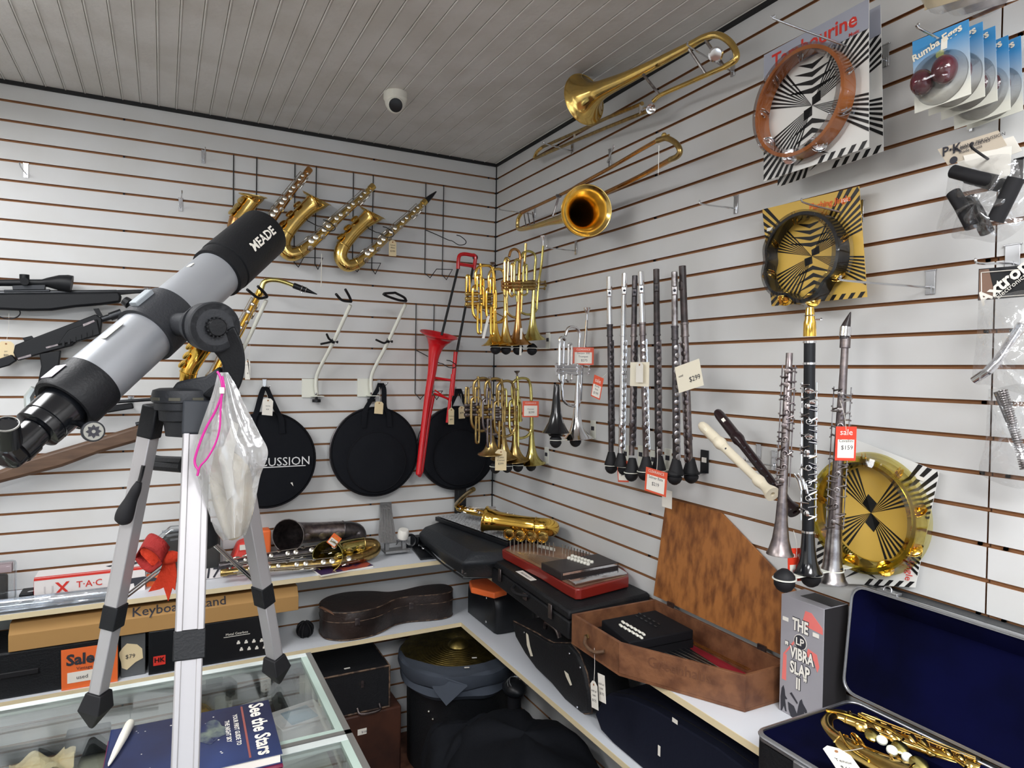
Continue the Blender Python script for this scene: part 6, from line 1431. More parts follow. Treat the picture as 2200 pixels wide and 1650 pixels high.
# ---- flutes and other woodwinds
K['dsil'] = mat('dull_silver', (.42, .40, .40), .3, 1, noise=((.16, .14, .14), 30, .42, .62))
K['dwood'] = mat('dark_grenadilla', (.03, .022, .022), .4, noise=((.07, .05, .048), 22, .45, .6))
def woodwind(nm, label, cat, top, bot, y, mh, mb_, mk, r=.0098, side=-1, lip=True, keyf=(.36, .95), n=15, group=None, foot=None, tilt=0, cone=True, splits=(.27, .33)):
    a, b = WY(top[0], top[1], y), WY(bot[0], bot[1], y); d = nrm(b-a); L = np.linalg.norm(b-a)
    t = thing(nm, label, cat, b, group); n_ = nrm(CAM-(a+b)/2); n_ = nrm(n_-d*(n_@d)); s_ = np.cross(d, n_)*side
    f1 = splits[0]
    MB().lathe(a, d, [(0, r*.9), (.001, r), (L*f1, r), (L*f1, r*.8)], 18).build('head_joint', K[mh], t)
    MB().lathe(a, d, [(L*f1, r*.9), (L*f1, r*1.22), (L*f1+.006, r*1.22), (L*f1+.007, r*1.1), (L*splits[1], r*1.1), (L*splits[1], r*1.25), (L*splits[1]+.006, r*1.25), (L*splits[1]+.007, r), (L*.82, r*1.0), (L*.82, r*1.2), (L*.835, r*1.2), (L*.84, r), (L, r)], 18).build('body', K[mb_], t)
    if lip:
        c = a+d*L*.095+n_*.003*0; e = n_ if side < 0 else nrm(n_+s_*1.2)
        mb = MB(); mb.box(c+e*r*.75, (.030, .018, .009), (d, np.cross(d, e), e)); o_ = mb.build('lip_plate', K[mh], t, bevel=.004, seg=3)
        MB().lathe(c+e*(r*.75+.0046), e, [(0, .0045), (.0003, .0045)], 12).build('embouchure', K['ink'], o_)
    mb = MB(); k0, k1 = keyf
    for off, ra, zz in ((.012, .0016, 0), (.015, .0012, .004)):
        mb.rod(a+d*L*k0+s_*off*.9+n_*(r*.5+zz), a+d*L*k1+s_*off*.9+n_*(r*.5+zz), ra*1.15, 6)
    for i in range(n):
        f = k0+(k1-k0)*(i+.5)/n; c = a+d*L*f; mb.rod(c+s_*r*.5, c+s_*.0135+n_*r*.5, .0016, 5); mb.box(c+s_*.0125+n_*(r*.6), (.008, .005, .006), (d, s_, n_))
    mb.build('key_rods', K[mk], t)
    rnd = random.Random(int(top[0]))
    for i in range(n):
        f = k0+(k1-k0)*(i+.5)/n; c = a+d*L*f; e = nrm(n_+s_*(.25+.5*rnd.random())); 
        m1 = MB(); cup(m1, c+e*(r+.001), e, .0085 if f < .8 else .0095, .005); m1.build('key_cup', K[mk], t)
    return t, a, b, d, n_, s_
FG = 'flutes standing bell down on the peg arms'
woodwind('flute', 'leftmost flute, bright silver head and black tarnished body', 'flute', (1309, 594), (1313, 972), -1.158, 'silver', 'dtarn', 'dtarn', group=FG)
woodwind('flute', 'bright silver flute with shining round keys, second from the left', 'flute', (1342, 587), (1334, 985), -1.251, 'silver', 'silver', 'silver', group=FG)
woodwind('flute', 'blackened flute third from the left, partly behind a blank cream card', 'flute', (1364, 592), (1357, 978), -1.322, 'dtarn', 'tarn', 'dtarn', group=FG, side=-1)
woodwind('flute', 'flute with bright head and silver keys, right of the blackened one', 'flute', (1377, 583), (1388, 985), -1.399, 'silver', 'tarn', 'silver', group=FG)
woodwind('flute', 'dark brown-black flute with dull keys, fifth from the left', 'flute', (1410, 578), (1414, 998), -1.399, 'dwood', 'dtarn', 'tarn', r=.0105, group=FG)
woodwind('flute', 'slim flute with silver-and-gold reflections, second from the right', 'flute', (1449, 584), (1452, 1010), -1.577, 'dsil', 'dtarn', 'dsil', group=FG)
woodwind('flute', 'thick black wooden flute with brownish lower body, rightmost of the row', 'flute', (1466, 571), (1482, 1016), -1.577, 'dwood', 'tarn', 'tarn', r=.0112, side=1, group=FG)
mb = MB()
for (u, v, y, x) in ((1313, 998, -1.158, -.068), (1334, 1005, -1.251, -.078), (1358, 1008, -1.322, -.1), (1388, 1010, -1.399, -.103), (1415, 1015, -1.399, -.045), (1452, 1028, -1.577, -.127), (1483, 1034, -1.577, -.058)):
    zt_ = {-1.158: 1.492, -1.251: 1.500, -1.322: 1.490, -1.399: 1.505, -1.577: 1.520}[y]
    q = WY(u, v, y)
    o = MB().lathe(V(q[0], y, zt_-.009), (0, 0, 1), [(0, .025), (.004, .025), (.02, .020), (.048, .0125), (.05, 0)], 22).build('rubber_cone', K['rub'])
    tag(o, {1313: 'black rubber cone under the leftmost flute', 1334: 'black rubber cone under the bright silver flute, behind a special card', 1358: 'black rubber cone under the third flute from the left', 1388: 'black rubber cone above the red clearance card', 1415: 'black rubber cone under the fifth flute from the left', 1452: 'black rubber cone left of the rightmost flute stand', 1483: 'black rubber cone under the thick black flute, rightmost'}[u], 'rubber cone', 'rubber cones under the flutes')
# clarinets
c3 = C(1480, 640, 2.661); YD = -2.145
def ck(mb, a, d, L, k0, k1, s_, n_, r, n, seed, amp=.011):
    rnd = random.Random(seed)
    for sg in (-1, 1):
        mb.rod(a+d*L*k0+s_*sg*(r+.0022)+n_*.003, a+d*L*k1+s_*sg*(r+.0022)+n_*.003, .0014, 6)
    for i in range(n):
        f = k0+(k1-k0)*(i+.5)/n; sg = rnd.choice((-1, 1)); c = a+d*L*f+s_*sg*(r+.0022)
        mb.tube([c, c+n_*.006+d*rnd.uniform(-.01, .01), a+d*L*f+n_*(r+.002)], [.0014, .0026, .0014], 6)
        mb.ball(c+s_*sg*.0025, .0024, 6)
def clarinet(label, cat, pts, prof_m, keys_m, y, R_, bellr, k0, k1, nk, seed, group, rings=(), mat_bell=None, extra=None):
    a, b = WY(*pts[0], y), WY(*pts[1], y); d = nrm(b-a); L = np.linalg.norm(b-a)
    n_ = nrm(CAM-(a+b)/2); n_ = nrm(n_-d*(n_@d)); s_ = np.cross(d, n_)
    t = thing('clarinet', label, cat, b, group)
    bs = 1-pts[2]
    MB().lathe(a, d, [(L*x, r) for x, r in R_], 24).build('body', K[prof_m], t)
    mb = MB(); mb.lathe(a, d, [(L*bs, R_[-1][1]*1.02), (L*(bs+pts[2]*.35), R_[-1][1]*1.18), (L*(bs+pts[2]*.7), bellr*.62), (L*(bs+pts[2]*.92), bellr*.86), (L*.995, bellr), (L, bellr), (L*.985, bellr*.8), (L*.93, R_[-1][1]*.9), (L*.93, 0)], 32); mb.build('bell', K[mat_bell or prof_m], t)
    mb = MB(); ck(mb, a, d, L, k0, k1, s_, n_, R_[-1][1], nk, seed); mb.build('keywork', K[keys_m], t)
    for i in range(9):
        f = k0+.03+(k1-k0-.06)*i/8; c = a+d*L*f
        if i in (2, 3, 5, 6, 7):
            MB().torus(c+n_*(R_[-1][1]+.0015), n_, .0058, .0013, 16, 6).build('tone_ring', K[keys_m], t)
        else:
            m1 = MB(); cup(m1, c+n_*(R_[-1][1]+.001)+s_*.003, nrm(n_+s_*.3), .0065, .004); m1.build('key_cup', K[keys_m], t)
    for f, w in rings: MB().lathe(a+d*L*f, d, [(0, R_[-1][1]+.0004), (0, w), (.005, w), (.005, R_[-1][1]+.0004)], 24).build('ring', K['silver'], t)
    return t, a, b, d, L, n_, s_
CG = 'woodwinds on the peg arm above the vibraslap carton'
clarinet('tarnished metal clarinet without mouthpiece, left of the three', 'clarinet', [c3(575, 315), c3(520, 1468), .26], 'tarn', 'tarn', YD+.0, [(0, .0075), (.07, .0075), (.075, .009), (.5, .009), (.73, .010), (.745, .0115)], .030, .06, .66, 26, 3, CG)
r_ = [(.13, .0128), (.30, .0128), (.50, .0125), (.74, .0130), (.84, .0135)]
t, a, b, d, L, n_, s_ = clarinet('black clarinet with silver keys and a gold-capped mouthpiece, middle of the three', 'clarinet', [c3(692, 55), c3(680, 1572), .16], 'blk', 'silver', YD, r_, .033, .28, .80, 34, 9, CG, rings=((.125, .0145), (.205, .0148), (.55, .0142), (.838, .0150)), mat_bell='gloss')
MB().lathe(a, d, [(0, .0), (0, .0085), (.004, .0095), (L*.045, .0115), (L*.055, .0135), (L*.1, .0145), (L*.108, .0145), (L*.108, .012)], 24).build('mouthpiece_cap', K['gold'], t)
mb = MB(); mb.torus(a+d*L*.03, d, .0115, .0015, 18, 6); mb.rod(a+d*L*.045+s_*-.01, a+d*L*.045+s_*-.022, .0022, 6); mb.ball(a+d*L*.045+s_*-.024, .0035, 8); mb.build('ligature', K['silver'], t)
mb = MB()
for i, (x, y) in enumerate(((630, 1040), (650, 1035), (665, 1060))): 
    p = WY(*c3(x, y), YD)+n_*.012; mb.tube([p-s_*.0-d*.015+s_*.01, p, p+d*.022-s_*.005], [.002, .0042, .0035], 8)
for x, y in ((690, 790), (700, 600), (690, 530)): p = WY(*c3(x, y), YD)+n_*.017; mb.tube([p+s_*.010, p+V(0, 0, .003), p-s_*.009], [.002, .005, .002], 8)
mb.build('long_keys', K['silver'], t)
t, a, b, d, L, n_, s_ = clarinet('dark silver metal clarinet with a beaked mouthpiece, right of the three', 'clarinet', [c3(895, 230), c3(815, 1625), .22], 'tarn', 'dsil', YD, [(0, .012), (.04, .012), (.042, .0085), (.15, .009), (.3, .0105), (.55, .0125), (.78, .0165)], .036, .2, .78, 32, 5, CG, mat_bell='dsil')
q0, q1 = WY(*c3(890, 235), YD), WY(*c3(905, 82), YD); dd = nrm(q1-q0); LL_ = np.linalg.norm(q1-q0)
mb = MB(); rings = []
for f, w, h in ((0, .011, .011), (.45, .0115, .0112), (.6, .010, .009), (.85, .0075, .0045), (1.0, .006, .0015)):
    c = q0+dd*LL_*f-s_*(.0105-h)*.8
    rings.append([c+n_*w*math.cos(a_)+s_*h*math.sin(a_) for a_ in [2*math.pi*i/16 for i in range(16)]])
loft(mb, rings); mb.build('mouthpiece', K['dwood'], t)
MB().lathe(q0+dd*LL_*.1, dd, [(0, .0115), (0, .0135), (LL_*.35, .0128), (LL_*.35, .011)], 22).build('ligature', K['silver'], t)
# recorders
K['ivory'] = mat('cream_plastic', srgb(232, 222, 198), .35)
K['maro'] = mat('dark_maroon_wood', (.018, .008, .010), .25, spec=.5)
def recorder(label, a, b, m, seed):
    d = nrm(b-a); L = np.linalg.norm(b-a); t = thing('recorder', label, 'recorder', b, 'recorders on the chrome hook')
    n_ = nrm(CAM-(a+b)/2); n_ = nrm(n_-d*(n_@d)); s_ = np.cross(d, n_)
    MB().lathe(a, d, [(0, 0), (0, .009), (.006, .0125), (.02, .0145), (.08*L/.3, .0150), (L*.26, .0145), (L*.275, .0165), (L*.31, .0175), (L*.325, .0165), (L*.345, .014), (L*.37, .0128)], 24).build('head_joint', K[m], t)
    MB().lathe(a, d, [(L*.37, .0125), (L*.6, .0118), (L*.80, .0110), (L*.81, .0145), (L*.84, .0155), (L*.86, .014), (L*.89, .012)], 24).build('body', K[m], t)
    MB().lathe(a, d, [(L*.89, .0118), (L*.93, .0125), (L*.97, .0175), (L*.99, .019), (L, .019), (L, .006), (L*.97, .005), (L*.97, 0)], 26).build('foot_joint', K[m], t)
    MB().box(a+d*L*.13+n_*.014, (.012, .009, .006), (d, s_, n_)).build('window', K['paper' if m != 'ivory' else 'cream'], t)
    mb = MB()
    for i in range(6 if m != 'ivory' else 1): mb.lathe(a+d*L*(.42+.07*i)+n_*.0115, n_, [(0, .0028), (.0012, .0028)], 10)
    mb.build('finger_holes', K['ink'], t)
    return t
recorder('cream plastic recorder slanting down to the right from the chrome hook', WR(1506, 912, .19), WR(1660, 1062, .255), 'ivory', 1)
recorder('dark maroon recorder slanting behind the cream one toward the clarinets', WR(1540, 884, .12), WR(1708, 1100, .17), 'maro', 2)
# ---- hooks of the right wall
RH = 'chrome slatwall hooks'
for pl, tip, lb, kw in (((1238, 533), (1175, 528, .19), 'empty chrome hook between the trombone bell and the flutes', {}),
        ((1582, 440), (1503, 432, .17), 'empty chrome hook left of the gold tambourine card', {}),
        ((2000, 607), (1806, 594, .30), 'long empty chrome hook right of the gold tambourine card', dict(w=.022)),
        ((1664, 990), (1600, 985, .16), 'chrome hook behind the recorders', {}),
        ((1631, 975), (1590, 990, .16), 'chrome hook left of the recorder foot', {}),
        ((1311, 340), (1318, 312, .33), 'chrome hook supporting the slide bow of the lower trombone', dict(h=.07)),
        ((1230, 318), (1168, 304, .16), 'chrome hook under the slide of the upper trombone', {}),
        ((1150, 455), (1073, 447, .20), 'chrome hook under the tuning bow of the lower trombone', {}),
        ((1575, 145), (1477, 92, .22), 'chrome hook under the bow of the upper trombone', {})):
    hook('slatwall_hook', lb, WR(*pl), WR(*tip), 'R', **kw)
# ---- trombones
c7_ = C(1000, 0, 2.947)
def tb(x, y, o): return WR(*c7_(x, y), o)
t = thing('trombone', 'brass trombone hung high on the right wall with its bell toward the ceiling', 'trombone', tb(755, 790, .3), 'brass trombones on the right wall')
q = [tb(1640, 425, .13), tb(1715, 370, .13), (tb(1690, 285, .13)), tb(1610, 225, .14), tb(1520, 235, .15), tb(1400, 300, .15), tb(1200, 405, .165), tb(1020, 495, .18), tb(900, 550, .19), tb(840, 580, .193), tb(800, 602, .196), tb(772, 618, .198), tb(752, 630, .20)]
mb = MB(); bell_tube(mb, smooth_path(q, 6), sm_r([.0085, .009, .0095, .010, .0105, .0125, .0165, .022, .029, .036, .050, .070, .092], 6), 40, .001, .002); mb.build('bell', K['brass'], t)
MB().tube(smooth_path([tb(1640, 425, .13), tb(1540, 468, .13), tb(1400, 530, .12), tb(1240, 600, .12), tb(1190, 640, .12)], 4), .0072, 12).build('tuning_leg', K['brass'], t)
for p0, p1 in (((1415, 310, .165), (1520, 468, .13)), ((1125, 470, .21), (1228, 600, .12)), ((1520, 255, .15), (1640, 425, .13))):
    MB().rod(tb(*p0), tb(*p1), .0045, 10).build('brace', K['dsil'], t)
MB().lathe(tb(1585, 345, .16), nrm(CAM-tb(1585, 345, .16)), [(-.012, 0), (-.012, .015), (-.006, .021), (.006, .021), (.010, .016), (.011, 0)], 24).build('counterweight', K['silver'], t)
MB().tube([tb(1120, 655, .11), tb(900, 745, .09), tb(700, 838, .07), (tb(490, 930, .05))], .0068, 10).build('slide_tube', K['obrass'], t)
MB().tube([tb(1150, 705, .11), tb(900, 805, .09), tb(700, 888, .07), tb(440, 1003, .05)], .0068, 10).build('slide_tube', K['obrass'], t)
MB().tube(smooth_path([tb(490, 930, .05), tb(455, 960, .05), tb(436, 1000, .05)], 4), .0075, 10).build('slide_bow', K['brass'], t)
mb = MB(); mb.rod(tb(690, 842, .07), tb(690, 895, .07), .005, 8); mb.rod(tb(1110, 660, .11), tb(1110, 722, .11), .006, 8); mb.build('slide_brace', K['silver'], t)
m0 = tb(1130, 690, .11); m1 = tb(1200, 690, .14); MB().lathe(m0, m1-m0, [(0, .006), (.03, .008), (.05, .012), (.066, .0165), (.070, .0165), (.066, .012), (.05, 0)], 20).build('mouthpiece', K['silver'], t)
t = thing('trombone', 'coppery trombone below the first, its gold bell facing the viewer', 'trombone', tb(765, 1500, .28), 'brass trombones on the right wall')
q = [tb(355, 1350, .10), tb(335, 1385, .10), tb(330, 1430, .10), tb(345, 1452, .10), tb(420, 1438, .12), tb(520, 1408, .13), tb(600, 1388, .145), tb(665, 1366, .16), tb(705, 1354, .172), tb(738, 1345, .186), tb(757, 1338, .197), tb(766, 1335, .205)]
mb = MB(); bell_tube(mb, smooth_path(q, 6), sm_r([.008, .0085, .009, .0095, .011, .014, .019, .025, .033, .047, .069, .092], 6), 44, .001, .002); mb.build('bell', K['brass'], t)
MB().tube(smooth_path([tb(355, 1350, .10), tb(470, 1295, .11), tb(640, 1215, .12), tb(720, 1170, .13), tb(900, 1072, .15), tb(1100, 955, .18), tb(1215, 890, .2)], 4), .0068, 12).build('slide_tube', K['cbrass'], t)
MB().tube(smooth_path([tb(700, 1310, .10), tb(880, 1225, .11), tb(1080, 1130, .14), tb(1220, 1055, .17), tb(1300, 1010, .19)], 4), .0085, 12).build('slide_tube', K['cbrass'], t)
MB().tube(smooth_path([tb(1215, 890, .2), tb(1270, 875, .2), tb(1330, 905, .2), tb(1358, 955, .2), tb(1340, 990, .195), tb(1295, 1012, .19)], 5), .0088, 12).build('slide_bow', K['obrass'], t)
mb = MB(); mb.rod(tb(595, 1235, .12), tb(552, 1368, .145), .004, 8); mb.build('brace', K['dsil'], t); mb = MB(); mb.rod(tb(580, 1240, .12), tb(600, 1240, .12), .008, 8)
for x in (385, 410, 440): mb.rod(tb(x-15, 1350-x*.1+38, .10), tb(x, 1440, .12), .003, 8)
mb.build('brace', K['dsil'], t)
mb = MB(); mb.ball(tb(1258, 858, .2), .009, 10); mb.rod(tb(1240, 870, .2), tb(1290, 855, .2), .003, 6); mb.build('water_key', K['brass'], t)
o = MB().box(WR(1415, 345, .205), (.03, .002, .085), (nrm((CAM-WR(1415, 345, .205))*V(1, 1, 0)), nrm(np.cross(V(0, 0, 1), (CAM-WR(1415, 345, .205))*V(1, 1, 0))), V(0, 0, 1))).build('price_tag', K['paper']); tag(o, 'white tag seen edge-on, dangling from the lower trombone slide bow', 'price tag')
# ---- carded tambourines
K['lav'] = mat('grey_lavender_card', srgb(168, 172, 186), .35)
K['wcard'] = mat('white_gloss_card', srgb(232, 232, 228), .3)
K['bcard'] = mat('black_card_print', (.008, .008, .009), .3)
K['gcard'] = mat('gold_yellow_card', srgb(216, 178, 84), .35)
K['rim'] = mat('orange_brown_wood_rim', srgb(186, 108, 46), .25, coat=.6, noise=(srgb(158, 84, 32), 10, .4, .65))
K['bliss'] = clear('blister_dome', (.97, .97, .97), .02, .6, .04, bump=.15, bscale=9)
K['gbliss'] = clear('yellow_blister_dome', (.90, .82, .42), .03, .5, .05, bump=.15, bscale=9)
def quad(q, mb, a0, b0, a1, b1, lift, nx=(-1, 0, 0), th=.0004):
    TL, TR_, BR, BL = q; P = lambda a, b: (BL*(1-a)+BR*a)*(1-b)+(TL*(1-a)+TR_*a)*b
    n = np.asarray(nx, float); return mb.prism([P(a, b)+n*lift for a, b in ((a0, b0), (a1, b0), (a1, b1), (a0, b1))], n*th)
def card_poly(q, pts, lift, n, mb, th=.0003):
    TL, TR_, BR, BL = q; P = lambda a, b: (BL*(1-a)+BR*a)*(1-b)+(TL*(1-a)+TR_*a)*b
    mb.prism([P(a, b)+n*lift for a, b in pts], n*th)
def rays(q, n, mb, c, a0, a1, k, lift, lim=(0, 1, 0, 1), asp=1.25, r0=0.0):
    """k dark wedges fanning from c between two angles (degrees), clipped at the card edge"""
    def edge(an):
        dx, dy = math.cos(an), math.sin(an)/asp; ts = []
        if dx > 1e-9: ts.append((lim[1]-c[0])/dx)
        if dx < -1e-9: ts.append((lim[0]-c[0])/dx)
        if dy > 1e-9: ts.append((lim[3]-c[1])/dy)
        if dy < -1e-9: ts.append((lim[2]-c[1])/dy)
        t_ = min(ts); return (c[0]+dx*t_, c[1]+dy*t_), (c[0]+dx*r0, c[1]+dy*r0)
    st = (a1-a0)/k
    for i in range(k):
        e0, s0 = edge(math.radians(a0+st*i)); e1, s1 = edge(math.radians(a0+st*(i+.52)))
        card_poly(q, [s0, e0, e1, s1] if r0 > 0 else [s0, e0, e1], lift, n, mb)
def spikes(q, n, mb, x0, y0, x1, y1, w, k, lift):
    """leaf-like row of spikes along a stem"""
    for i in range(k):
        f = i/k; cx, cy = x0+(x1-x0)*f, y0+(y1-y0)*f; L = w*(1-.5*f)
        for s_ in (-1, 1): card_poly(q, [(cx, cy), (cx+s_*L, cy+.05), (cx, cy+.035)], lift, n, mb)
def jingles(t, c, n, R, k, m, ax0=0, r=.018, skip=(), el=1.0):
    x, y = perp(n); 
    for i in range(k):
        if i in skip: continue
        a = 2*math.pi*(i+ax0)/k; d = x*math.cos(a)+y*math.sin(a)*el
        p = c+d*R; mb = MB()
        tg = nrm(-x*math.sin(a)+y*math.cos(a)); w = nrm(tg*.8+n*.6)
        for s_ in (-1, 1): mb.lathe(p+w*s_*.002, w*s_, [(0, .003), (.001, r*.4), (.005, r*.42), (.0015, r*.6), (.001, r*.95), (.0018, r), (.0024, r*.95)], 18)
        mb.rod(p-n*.014, p+n*.014, .0012, 5)
        mb.build('jingle', K[m], t)
def tambourine_card(nm, label, px, o, ring_px, ringc, m_rim, m_j, head, base, dark, txt, tm, front=True, wavy=False, dome='bliss', nj=8, tilt=0.0, group=None, hole=None):
    q = [WR(u, v, o) for u, v in px]        # TL TR BR BL
    n = nrm(np.cross(q[1]-q[3], q[0]-q[2])); n = n if n[0] < 0 else -n
    t = thing(nm, label, 'tambourine', (q[2]+q[3])/2, group)
    MB().prism([p for p in q], -n*.0012).build('card', K[base], t, flat=True)
    TL, TR_, BR, BL = q; P = lambda a, b: (BL*(1-a)+BR*a)*(1-b)+(TL*(1-a)+TR_*a)*b
    mb = MB()
    ctr = (.5, .44)
    for a0, a1, k in ((22, 68, 9), (-8, -40, 7), (202, 252, 9), (122, 165, 8)): rays(q, n, mb, ctr, min(a0, a1), max(a0, a1), k, .0006, lim=(0, 1, 0, .82 if head else 1))
    card_poly(q, [(.5, .44), (.5, .50), (.58, .53), (.58, .455)], .0006, n, mb); card_poly(q, [(.5, .44), (.5, .37), (.42, .35), (.42, .425)], .0006, n, mb)
    for i in range(4):
        card_poly(q, [(.5, .53+i*.06), (.24+.04*i, .60+i*.06), (.5, .57+i*.06)], .0006, n, mb); card_poly(q, [(.5, .53+i*.06), (.76-.04*i, .59+i*.06), (.5, .57+i*.06)], .0006, n, mb)
        card_poly(q, [(.5, .35-i*.07), (.72-.02*i, .26-i*.07), (.5, .31-i*.07)], .0006, n, mb); card_poly(q, [(.5, .35-i*.07), (.28+.02*i, .25-i*.07), (.5, .31-i*.07)], .0006, n, mb)
    for i in range(5): card_poly(q, [(.55+.09*i, .0), (.59+.09*i, .0), (.63+.09*i, .05), (.59+.09*i, .05)], .0006, n, mb)
    mb.build('printed_rays', K[dark], t, flat=True)
    if head:
        mb = MB(); quad(q, mb, 0, .80, 1, 1, .001, n); mb.build('header_band', K[head], t, flat=True)
    xd = nrm(TR_-TL); up = nrm(np.cross(n, xd)); up = up if up[2] > 0 else -up
    for s_, a, b, sz in txt: lettering(t, s_, P(a, b)+n*.0016, xd, up, sz, K[tm], font_w=.02)
    for a, b in ((.07, .78), (.86, .90)): MB().box(P(a, b)+n*.0018, (.020, .009, .0006), (xd, up, n)).build('sticker', K['paper'], t)
    if front:
        c = WR(*ringc, o+.002); R = (np.linalg.norm(WR(ringc[0]+ring_px[0], ringc[1], o)-WR(ringc[0]-ring_px[0], ringc[1], o))*.5+ring_px[1]*np.linalg.norm(WR(ringc[0], ringc[1]+10, o)-WR(ringc[0], ringc[1]-10, o))/20)/2*(.95 if wavy else .92)
        x, y = nrm(xd), up; N = 64; dep = .042; rg = []
        for i in range(N):
            a = 2*math.pi*i/N; rr_2 = R
            if wavy:
                rr_2 = R*(1-.07*math.exp(-((a-math.radians(250))/.25)**2)*2.2-.05*math.exp(-((a-math.radians(178))/.22)**2)*2-.06*math.exp(-((a-math.radians(318))/.22)**2)*1.6)
            rg.append((rr_2, a))
        def rr3(f, off): return [c+(x*math.cos(a)+y*math.sin(a))*(r*f)+n*off for r, a in rg]
        mb = MB(); loft(mb, [rr3(1, 0), rr3(1, dep), rr3(.93, dep), rr3(.93, 0), rr3(1, 0)], cap=False); mb.build('rim', K[m_rim], t)
        jingles(t, c+n*dep*.5, n, R*.965, nj, m_j, .35, .019)
        mb = MB(); loft(mb, [rr3(1.10, .001), rr3(1.05, .012), rr3(1.04, dep+.004), rr3(.9, dep+.010), rr3(.86, dep-.01), rr3(.84, .006)], cap=False); mb.build('blister', K[dome], t)
    return t, q, n, P
e = C(1600, 0, 3.667)
tambourine_card('boxed_tambourine', 'front carded tambourine with orange-brown rim and black and white rays, top of the right wall', [(1642, 119), (1867, -3), (1867, 316), (1641, 390)], .13, (101, 117), (1736, 226), 'rim', 'silver', 'lav', 'wcard', 'bcard', (('Tambourine', .50, .905, .050), ('Music', .88, .815, .012)), 'red', nj=9, group='carded tambourines')
tambourine_card('boxed_tambourine', 'rear carded tambourine hanging half hidden behind the orange-brown one', [(1672, 128), (1892, 10), (1898, 325), (1671, 402)], .075, (101, 117), (1765, 236), 'rim', 'silver', 'lav', 'wcard', 'bcard', (), 'red', front=False, group='carded tambourines')
tambourine_card('boxed_tambourine', 'black tambourine with gold jingles on a gold and black card', [(1638, 450), (1846, 400), (1863, 638), (1658, 658)], .05, (93, 93), (1738, 557), 'blk', 'gold', None, 'gcard', 'bcard', (('Flashing Jingle', .72, .91, .022),), 'orange', wavy=True, dome='bliss', nj=8, group='carded tambourines')
pxq = [(1800, 930), (2018, 1014), (1966, 1262), (1742, 1250)]
t, q, n, P = tambourine_card('boxed_tambourine', 'round yellow-tinted tambourine pack tilted behind the clarinets', pxq, .02, (116, 132), (1872, 1102), 'ybrass', 'gold', None, 'wcard', 'bcard', (), 'red', dome='gbliss', nj=9, group='carded tambourines')
dcen = WR(1872, 1102, .023); mb = MB(); mb.lathe(dcen, (-1, 0, 0), [(0, .118), (.0008, .118)], 48); mb.build('gold_disc', K['gcard'], t)
mb = MB()
for a0 in (20, 110, 200, 290):
    for i in range(6):
        a1, a2 = math.radians(a0+i*7), math.radians(a0+i*7+3.5); mb.prism([dcen+V(-.0012, 0, 0), dcen+V(-.0012, -.112*math.cos(a1), .112*math.sin(a1)), dcen+V(-.0012, -.112*math.cos(a2), .112*math.sin(a2))], (-.0003, 0, 0))
for a0 in (60, 240): 
    a1 = math.radians(a0); c1, s1 = math.cos(a1), math.sin(a1); mb.prism([dcen+V(-.0012, -x*c1+y*s1, x*s1+y*c1) for x, y in ((0, 0), (.03, .0), (.035, .03), (.005, .03))], (-.0003, 0, 0))
mb.build('disc_rays', K['bcard'], t, flat=True)
lettering(t, 'Flashing Jingle', WR(1960, 1190, .0225), nrm(WR(1950, 1262, .02)-WR(1972, 1130, .02)), nrm(WR(1975, 1200, .02)-WR(1950, 1196, .02)), .024, K['red'])
for pl, tip, lb in (((1905, 120), (1664, 34, .34), 'chrome hook holding the two carded tambourines'), ((1850, 455), (1722, 428, .13), 'chrome hook at the top of the gold tambourine card'), ((2140, 130), (1973, 52, .27), 'chrome hook carrying the egg shaker cards')):
    hook('slatwall_hook', lb, WR(*pl), WR(*tip), 'R')
# ---- egg shaker cards
K['sky'] = bpy.data.materials.new('blue_to_white_card'); K['sky'].use_nodes = True
nt = K['sky'].node_tree; bs_ = nt.nodes['Principled BSDF']; bs_.inputs['Roughness'].default_value = .25
tcn = nt.nodes.new('ShaderNodeTexCoord'); sp = nt.nodes.new('ShaderNodeSeparateXYZ'); rp = nt.nodes.new('ShaderNodeValToRGB')
nt.links.new(tcn.outputs['Generated'], sp.inputs[0]); nt.links.new(sp.outputs['Z'], rp.inputs[0]); nt.links.new(rp.outputs[0], bs_.inputs['Base Color'])
rp.color_ramp.elements[0].position = .15; rp.color_ramp.elements[0].color = (*srgb(226, 226, 214), 1); rp.color_ramp.elements[1].position = .85; rp.color_ramp.elements[1].color = (*srgb(62, 140, 196), 1)
K['egg'] = mat('maroon_gloss_egg', (.10, .008, .02), .12, coat=.8)
